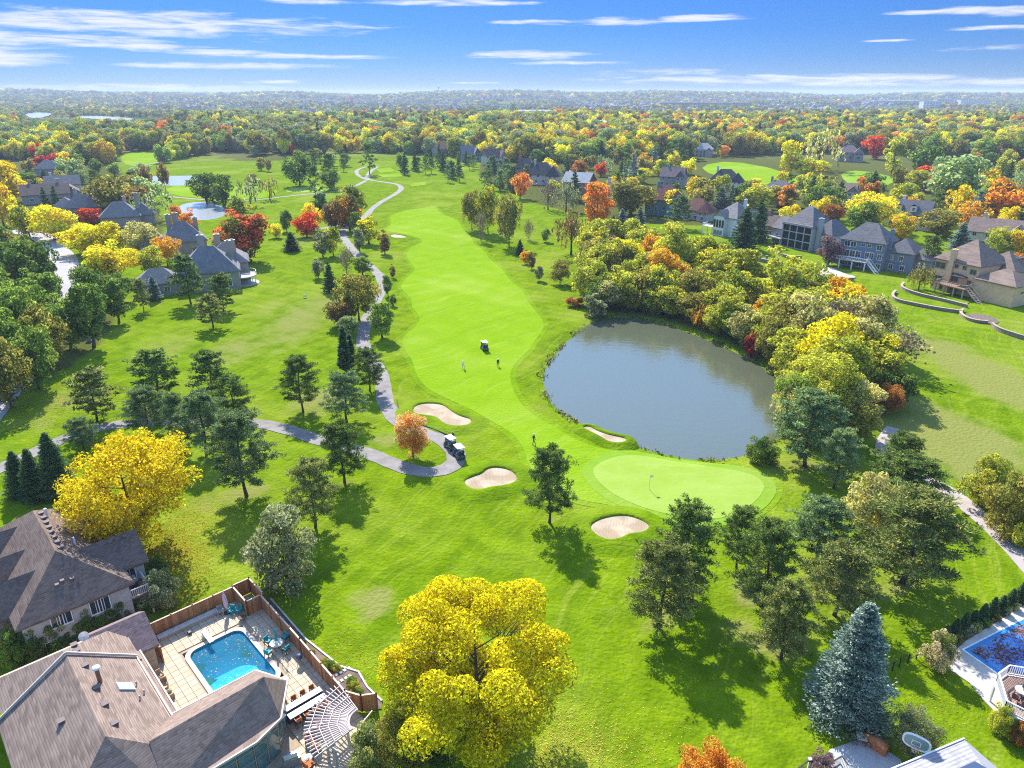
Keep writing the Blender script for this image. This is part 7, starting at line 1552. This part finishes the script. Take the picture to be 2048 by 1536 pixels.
grove(P_(-60,490, 70,500, 110,560, 120,640, 100,740, -40,800, -120,700), 14, [('round', 'deep', 3), ('round', 'green', 3), ('round', 'olive', 1)], 'deep in the wood at the left edge', 'left wood', 9, (8, 11), (.9, 1.2), .5, False)
grove(P_(480,345, 560,330, 640,318, 700,315, 705,345, 640,352, 600,350, 540,372, 480,372), 20, [('pine', 'pine', 4), ('round', 'deep', 3), ('round', 'olive', 3), ('spruce', 'spruce', 2), ('round', 'palegreen', 2), ('round', 'gold', .8)], 'round the left neighbouring green', 'trees round the left neighbouring green', 10, (7, 11), (.9, 1.2), .6)
grove(P_(1040,325, 1200,318, 1340,318, 1390,322, 1370,340, 1200,335, 1050,345), 22, [('pine', 'pine', 4), ('spruce', 'dark', 3), ('round', 'deep', 3), ('round', 'gold', 2), ('round', 'green', 2)], 'beyond the homes in the middle wood', 'trees of the middle wood', 11, (9, 13), (.9, 1.2), .5)

# ------------------------------------------------------------------ the wooded plain beyond: too many to count
def fixed_leaf(name, c1, c2):
    m = bpy.data.materials.new(name); m.use_nodes = True; t = NT(m.node_tree); out = t.n('ShaderNodeOutputMaterial')
    tint = t.n('ShaderNodeAttribute', attribute_name='tint').outputs['Fac']; leaf = t.n('ShaderNodeAttribute', attribute_name='leaf').outputs['Fac']; rnd = t.n('ShaderNodeObjectInfo').outputs['Random']
    c = t.mix(tint, c1, c2); v = t.m('ADD', t.m('MULTIPLY_ADD', leaf, .5, .55), t.m('MULTIPLY', rnd, .4))
    c = t.n('ShaderNodeHueSaturation', i={'Hue': t.m('MULTIPLY_ADD', rnd, .04, .48), 'Value': v, 'Color': c}).outputs[0]
    d = t.n('ShaderNodeBsdfDiffuse', i={'Color': c}); tr = t.n('ShaderNodeBsdfTranslucent', i={'Color': c}); t.t.links.new(t.n('ShaderNodeMixShader', i={0: .4, 1: d.outputs[0], 2: tr.outputs[0]}).outputs[0], out.inputs[0]); return m
def lib(name, items):
    c = bpy.data.collections.new(name)
    for i, me_ in enumerate(items): c.objects.link(bpy.data.objects.new(f'{name}_{i:02d}', me_))
    return c
def instancer(name, coll, P, idx_, scl, rot, label=None):
    me_ = bpy.data.meshes.new(name); n = len(P); me_.vertices.add(n); me_.vertices.foreach_set('co', np.asarray(P, np.float32).ravel())
    a = me_.attributes.new('idx', 'INT', 'POINT'); a.data.foreach_set('value', np.asarray(idx_, np.int32))
    a = me_.attributes.new('scl', 'FLOAT_VECTOR', 'POINT'); a.data.foreach_set('vector', np.asarray(scl, np.float32).ravel())
    a = me_.attributes.new('rot', 'FLOAT_VECTOR', 'POINT'); a.data.foreach_set('vector', np.asarray(rot, np.float32).ravel())
    o = link_mesh(name, me_); tag(o, kind='stuff')
    g = bpy.data.node_groups.new(name, 'GeometryNodeTree'); g.interface.new_socket('Geometry', in_out='INPUT', socket_type='NodeSocketGeometry'); g.interface.new_socket('Geometry', in_out='OUTPUT', socket_type='NodeSocketGeometry')
    N = g.nodes; gi, go = N.new('NodeGroupInput'), N.new('NodeGroupOutput'); ip = N.new('GeometryNodeInstanceOnPoints'); ci = N.new('GeometryNodeCollectionInfo')
    ci.inputs['Collection'].default_value = coll; ci.inputs['Separate Children'].default_value = True; ci.inputs['Reset Children'].default_value = True
    def na(nm, ty): q = N.new('GeometryNodeInputNamedAttribute'); q.data_type = ty; q.inputs['Name'].default_value = nm; return q.outputs['Attribute']
    L = g.links.new; L(gi.outputs[0], ip.inputs['Points']); L(ci.outputs[0], ip.inputs['Instance']); ip.inputs['Pick Instance'].default_value = True
    L(na('idx', 'INT'), ip.inputs['Instance Index']); L(na('scl', 'FLOAT_VECTOR'), ip.inputs['Scale']); L(na('rot', 'FLOAT_VECTOR'), ip.inputs['Rotation']); L(ip.outputs[0], go.inputs[0])
    o.modifiers.new('scatter', 'NODES').node_group = g; return o
FH = ['deep', 'green', 'olive', 'lime', 'gold', 'yellow', 'orange', 'red', 'bronze', 'palegreen', 'pine', 'spruce', 'sage']
items = []
for hname in FH:
    src = ARCH['pine_f'][0] if hname == 'pine' else ARCH['spruce_f'][0] if hname == 'spruce' else ARCH['round_f'][len(items) % 3]
    me_ = src[1].copy(); me_.materials.clear(); c1, c2 = HUE[hname]; me_.materials.append(fixed_leaf('far_' + hname, c1, c2)); items.append(me_)
FLIB = lib('far_crown', items)
rng = np.random.default_rng(99)
PT, IX, SC_ = [], [], []
def far_scatter(n, ymin, ymax, weights, wr, keep, zs=1.0):
    """points spread evenly over the plain inside the view, kept where keep(x, y) says so"""
    Y = np.sqrt(rng.uniform(ymin ** 2, ymax ** 2, n)); X = rng.uniform(-.80, .80, n) * Y
    m_ = keep(X, Y); X, Y = X[m_], Y[m_]; Z = h_np(X, Y); k = len(X)
    w_ = np.array(weights, float); w_ /= w_.sum()
    # neighbouring trees tend to be alike: colour follows slow noise
    nz = np.sin(X / 61 + 1.7 * np.sin(Y / 83)) + np.sin(Y / 47 + 1.3 * np.sin(X / 71)) + .9 * rng.normal(size=k)
    i_ = rng.choice(len(FH), k, p=w_); i_ = np.where(nz > 1.5, rng.choice([3, 4, 5, 3, 2, 9], k), np.where(nz < -1.6, rng.choice([0, 10, 11, 1, 10], k), i_))
    warm = (X / Y > .04) & (rng.random(k) < .30) & (Y < 1400); i_ = np.where(warm, rng.choice([4, 5, 3, 4, 6, 8, 2, 5], k), i_)
    W = rng.uniform(*wr, k); s_ = W / 8.4
    for q, hw in ((LAKE_A, 55), (LAKE_B, 110)):          # low scrub on the flats before the lakes
        c = np.array(q).mean(0); d = math.hypot(*c); al = (X * c[0] + Y * c[1]) / d; s_ = np.where((al < d) & (d - al < 700) & (np.abs(X * c[1] - Y * c[0]) / d < hw), s_ * .33, s_)
    sx_ = np.stack([s_, s_, s_ * rng.uniform(.75, 1.1, k) * zs], -1)
    con = i_ >= 10; con &= i_ <= 11; sx_[con] *= np.array([.75, .75, .95])
    PT.append(np.stack([X, Y, Z - .2], -1)); IX.append(i_); SC_.append(sx_)
MIDH = []
for _ in range(4000):
    if len(MIDH) >= 44: break
    Y = math.sqrt(random.uniform(590 ** 2, 1300 ** 2)); X = random.uniform(-.66, .72) * Y
    if all((X - p) ** 2 + (Y - q_) ** 2 > 55 ** 2 for p, q_ in MIDH) and all((X - p) ** 2 + (Y - q_) ** 2 > (r_ + 22) ** 2 for p, q_, r_ in HOUSES) and all(sd(X, Y, p) > 16 for p in CLEAR): MIDH.append((X, Y)); HOUSES.append((X, Y, 9))
TX = np.array([(a, b_, r_) for a, b_, r_ in TREES]); HX = np.array(HOUSES)
def keep_mid(X, Y):
    k = np.ones(X.shape, bool)
    for p in CLEAR: k &= seg_dist(X, Y, p) > 5
    px = 1024 + FPX * X / (Y * math.cos(PITCH) + CAMZ * math.sin(PITCH)); py = 768 + FPX * (CAMZ * math.cos(PITCH) - Y * math.sin(PITCH)) / (Y * math.cos(PITCH) + CAMZ * math.sin(PITCH))
    k &= (py < 318 + 12 * np.sin(px / 150)) & ~((px > 690) & (px < 850) & (py > 322))
    for a, b_, r_ in HX: k &= (X - a) ** 2 + (Y - b_) ** 2 > (r_ + 4) ** 2
    for a, b_, r_ in TX[np.hypot(TX[:, 0], TX[:, 1]) > 420]: k &= (X - a) ** 2 + (Y - b_) ** 2 > (r_ * .9 + 2.5) ** 2
    # open views in front of the homes
    for a, b_, r_ in HX:
        d = math.hypot(a, b_); al = (X * a + Y * b_) / d; k &= ~((al < d) & (d - al < 30) & (np.abs(X * b_ - Y * a) / d < r_ * .6))
    for q in (LAKE_A, LAKE_B):
        k &= seg_dist(X, Y, q) > 4; c = np.array(q).mean(0); d = math.hypot(*c); al = (X * c[0] + Y * c[1]) / d
    return k
wl = [3, 5, 6, 4.5, 2.2, 2.2, .5, .35, 2, 4, 2.6, 1.2, 3]
far_scatter(7600, 560, 900, wl, (8, 17), keep_mid)
far_scatter(9000, 900, 1350, wl, (9, 19), keep_mid)
def keep_far(X, Y):
    k = np.ones(X.shape, bool); r_ = np.hypot(X, Y); a = X / Y
    den = .20 + .45 * (np.sin(X / 170 + 1.3) * np.sin(Y / 240 + .5) > .15) + .35 * (a < -.28) - .10 * (np.abs(a + .08) < .22) 
    k &= rng.random(X.shape) < den
    for q in (LAKE_A, LAKE_B):
        k &= seg_dist(X, Y, q) > 4
        c = np.array(q).mean(0); d = math.hypot(*c); al = (X * c[0] + Y * c[1]) / d; k &= ~((al < d) & (d - al < 150) & (np.abs(X * c[1] - Y * c[0]) / d < 55))
    for (bx, by, bw) in BIG: 
        c = G(bx, by); d = math.hypot(c.x, c.y); al = (X * c.x + Y * c.y) / d; k &= ~((d - al < 200) & (d - al > -70) & (np.abs(X * c.y - Y * c.x) / d < bw))
    return k
BIG = [(998, 234, 55), (1068, 228, 45), (1405, 212, 190), (1260, 216, 70), (1795, 208, 140), (1910, 199, 190), (1320, 194, 90), (1645, 192, 130), (1140, 216, 90), (900, 212, 80)]
wf = [4, 5, 8, 3, 1.6, .6, .25, .15, 4, 4, 2.0, 1.0, 3]
far_scatter(9000, 1350, 2300, wf, (8, 14), keep_far, .85)
far_scatter(9000, 2300, 4200, wf, (10, 18), keep_far, .7)
far_scatter(8000, 4200, 7400, wf, (20, 36), lambda X, Y: rng.random(X.shape) < .9, .62)
PT = np.concatenate(PT); IX = np.concatenate(IX); SC_ = np.concatenate(SC_)
instancer('distant_forest', FLIB, PT, IX, SC_, np.stack([np.zeros(len(PT)), np.zeros(len(PT)), rng.uniform(0, 6.28, len(PT))], -1))

# ------------------------------------------------------------------ far suburb: rows of small houses, the nearest ones as individuals
def tiny_house(w_, d, ev, rise, kind, wall, roof):
    wl_, rf = MB(), MB(); wl_.prism(rect(0, 0, w_, d), -1, ev); roof_block(rf, wl_, 0, 0, w_, d, ev, rise, kind)
    wl_.prism(rect(w_ * .3, -d * .5, w_ * .36, d * .3), -1, ev * .8); roof_block(rf, wl_, w_ * .3, -d * .5, w_ * .36, d * .3, ev * .8, rise * .6, 'gable', 'y')
    q = MB(); q.add(wl_.v, wl_.f); nf = len(q.f); q.add(rf.v, rf.f); g = MB()
    for x in (-.32, -.12, .08): g.box((w_ * x, -d / 2 - .03, ev * .62), (1.3, .1, 1.5)); g.box((w_ * x, -d / 2 - .03, ev * .22), (1.3, .1, 1.4))
    n2 = len(q.f); q.add(g.v, g.f); me_ = q.mesh('distant_house')
    for m_ in (wall, roof, GLASS): me_.materials.append(m_)
    me_.polygons.foreach_set('material_index', np.array([0] * nf + [1] * (n2 - nf) + [2] * (len(q.f) - n2), np.int32)); return me_
TH = [(tiny_house(15, 11, 6.2, 4.2, 'hip', WLM('cream'), SHM('grey')), 'cream-walled grey-roofed'), (tiny_house(14, 10, 6.4, 4.6, 'gable', WLM('white'), SHM('slate')), 'white-walled slate-roofed'), (tiny_house(16, 11, 6.0, 4.2, 'gable', WLM('taupe'), SHM('brown')), 'taupe-walled brown-roofed'), (tiny_house(15, 11, 6.4, 4.4, 'hip', WLM('grey'), SHM('pale')), 'grey-walled pale-roofed')]
SUB = []
for _ in range(60000):
    if len(SUB) >= 1150: break
    Y = math.sqrt(random.uniform(1380 ** 2, 4300 ** 2)); X = random.uniform(-.50, .50) * Y; a = X / Y
    if math.sin(X / 170 + 1.3) * math.sin(Y / 240 + .5) > .25 or (a > .2 and Y < 1900) or (a < -.3 and Y < 2000): continue
    X = round(X / 24) * 24 + random.uniform(-3, 3); Y = round(Y / 44) * 44 + random.uniform(-5, 5)
    ok = all(not (abs(math.hypot(G(bx, by).x, G(bx, by).y) - math.hypot(X, Y)) < 110 and abs(X / Y - G(bx, by).x / G(bx, by).y) * Y < bw + 12) for bx, by, bw in BIG)
    if ok and all((X - p) ** 2 + (Y - q_) ** 2 > 300 for p, q_ in SUB[-80:]): SUB.append((X, Y))
SUB = list(dict.fromkeys(SUB)); SUB.sort(key=lambda p: math.hypot(*p))
for i, (X, Y) in enumerate(MIDH + SUB[:250]):
    me_, w_ = TH[(i * 7 + i // 5) % 4]
    o = link_mesh('distant_house', me_); o.location = (X, Y, hz(X, Y)); o.rotation_euler = (0, 0, random.choice((0, .25, -.3, math.pi / 2, .6)))
    tag(o, f'tiny {w_} house in the hazy suburb beyond the autumn trees' if i >= len(MIDH) else f'small {w_} house half hidden in the wooded plain, {ordinal(1 + sum(1 for p, q_ in MIDH if p / q_ < X / Y))} from the left', 'house', f'{w_} houses of the far suburb' if i >= len(MIDH) else 'houses half hidden in the wooded plain')
SL = lib('suburb_house', [t_[0] for t_ in TH]); r_ = SUB[250:]
instancer('distant_suburb', SL, [(X, Y, hz(X, Y)) for X, Y in r_], rng.integers(0, 4, len(r_)), np.ones((len(r_), 3)), np.stack([np.zeros(len(r_)), np.zeros(len(r_)), rng.choice([0, .3, -.3, 1.57], len(r_))], -1))
def big_building(px, py, w_, d, h, rot, wall, roof, label, name='warehouse', cat='building', rows=1, cols=10, roof_units=3):
    p = GT(px, py); r = thing(name, label, cat, p, R(rot)); MB().prism(rect(0, 0, w_, d), -2, h).build('wall', wall, r); MB().prism(rect(0, 0, w_ + 1, d + 1), h + .01, h + .8).build('roof', roof, r)
    for k in range(rows):
        for c in range(cols): window(r, (-w_ / 2, -d / 2), (w_ / 2, -d / 2), (c + .5) / cols, 1.2 + k * (h - 1) / rows, w_ / cols * .55, (h - 1) / rows * .5, None, False)
    for k in range(roof_units): MB().box((w_ * (-.35 + .3 * k), 0, h + 2), (8, 6, 2.4)).build('roof_unit', GREYT, r)
PLASTER = M('warehouse_white', (.74, .74, .73), .7, .04); GRV = M('gravel_roof', (.62, .62, .62), .9, .1)
big_building(998, 235, 110, 60, 9, 0, PLASTER, GRV, 'long white flat-roofed warehouse beyond the autumn trees'); big_building(1068, 229, 80, 50, 9, 4, PLASTER, GRV, 'second white warehouse with a stepped roof right of the longer one')
big_building(1405, 213, 330, 90, 15, -2, brickm('school_brick', (.30, .15, .12), (.36, .2, .16), (.4, .35, .3), .4), M('school_roof', (.34, .30, .30)), 'long brick school building below the horizon', 'school', rows=2, cols=22); big_building(1262, 218, 120, 70, 9, 3, WLM('taupe'), SHM('plum'), 'low brown commercial block left of the brick school', cols=12)
big_building(1795, 209, 250, 90, 13, 2, M('grey_cladding', (.34, .36, .39)), M('grey_flat_roof', (.30, .31, .34)), 'wide grey flat-roofed building on the right below the horizon', cols=20)
for i in range(5): big_building(1862 + 24 * i, 199.5 - .3 * i, 62, 24, 22, 5, PLASTER, SHM('grey'), ['leftmost', 'second', 'third', 'fourth', 'rightmost'][i] + ' of five pale apartment blocks on the right horizon', 'apartment_block', rows=4, cols=6, roof_units=0)
big_building(1322, 194, 170, 60, 14, 0, PLASTER, PLASTER, 'white-roofed hall on the hill left of the brick school', cols=10)
tag(sheet('dry_field', pts(1605,193, 1640,190.5, 1690,190.5, 1700,194, 1650,196), 1.5, 80, M('stubble_field', (.34, .27, .16), .9, .15, .01)), kind='structure')
wt = on(*G(893, 190.5).to_2d(), 0); wt = Vector((-600.0, 6300.0, 0)); wt.z = hz(wt.x, wt.y); q = thing('water_tower', 'tiny water tower on the wooded ridge', 'tower', wt)
MB().tube([(0, 0, 0), (0, 0, 42)], [5, 4], 10).build('stem', PLASTER, q); MB().ball((0, 0, 47), 13, .7, 12, 8).build('tank', PLASTER, q)

# ------------------------------------------------------------------ autumn haze over the plain
zlo, zhi = float(GZ.min()) - 1.0, float(max(GZ.max() + 30, 75)); m = bpy.data.materials.new('haze_air'); m.use_nodes = True; t = NT(m.node_tree); out = t.n('ShaderNodeOutputMaterial')
pv = t.n('ShaderNodeVolumePrincipled', i={'Color': (.72, .83, 1.0, 1), 'Density': 1.2e-4, 'Anisotropy': 0.0}); t.t.links.new(pv.outputs[0], out.inputs['Volume']); m.cycles.homogeneous_volume = True
x0, x1, y0, y1 = float(gx.min()) - 50, float(gx.max()) + 50, float(gy.min()) - 50, float(gy.max()) + 50
hz_o = MB().prism([(x0, y0), (x1, y0), (x1, y1), (x0, y1)], zlo, zhi).build('haze', m); tag(hz_o, kind='stuff')
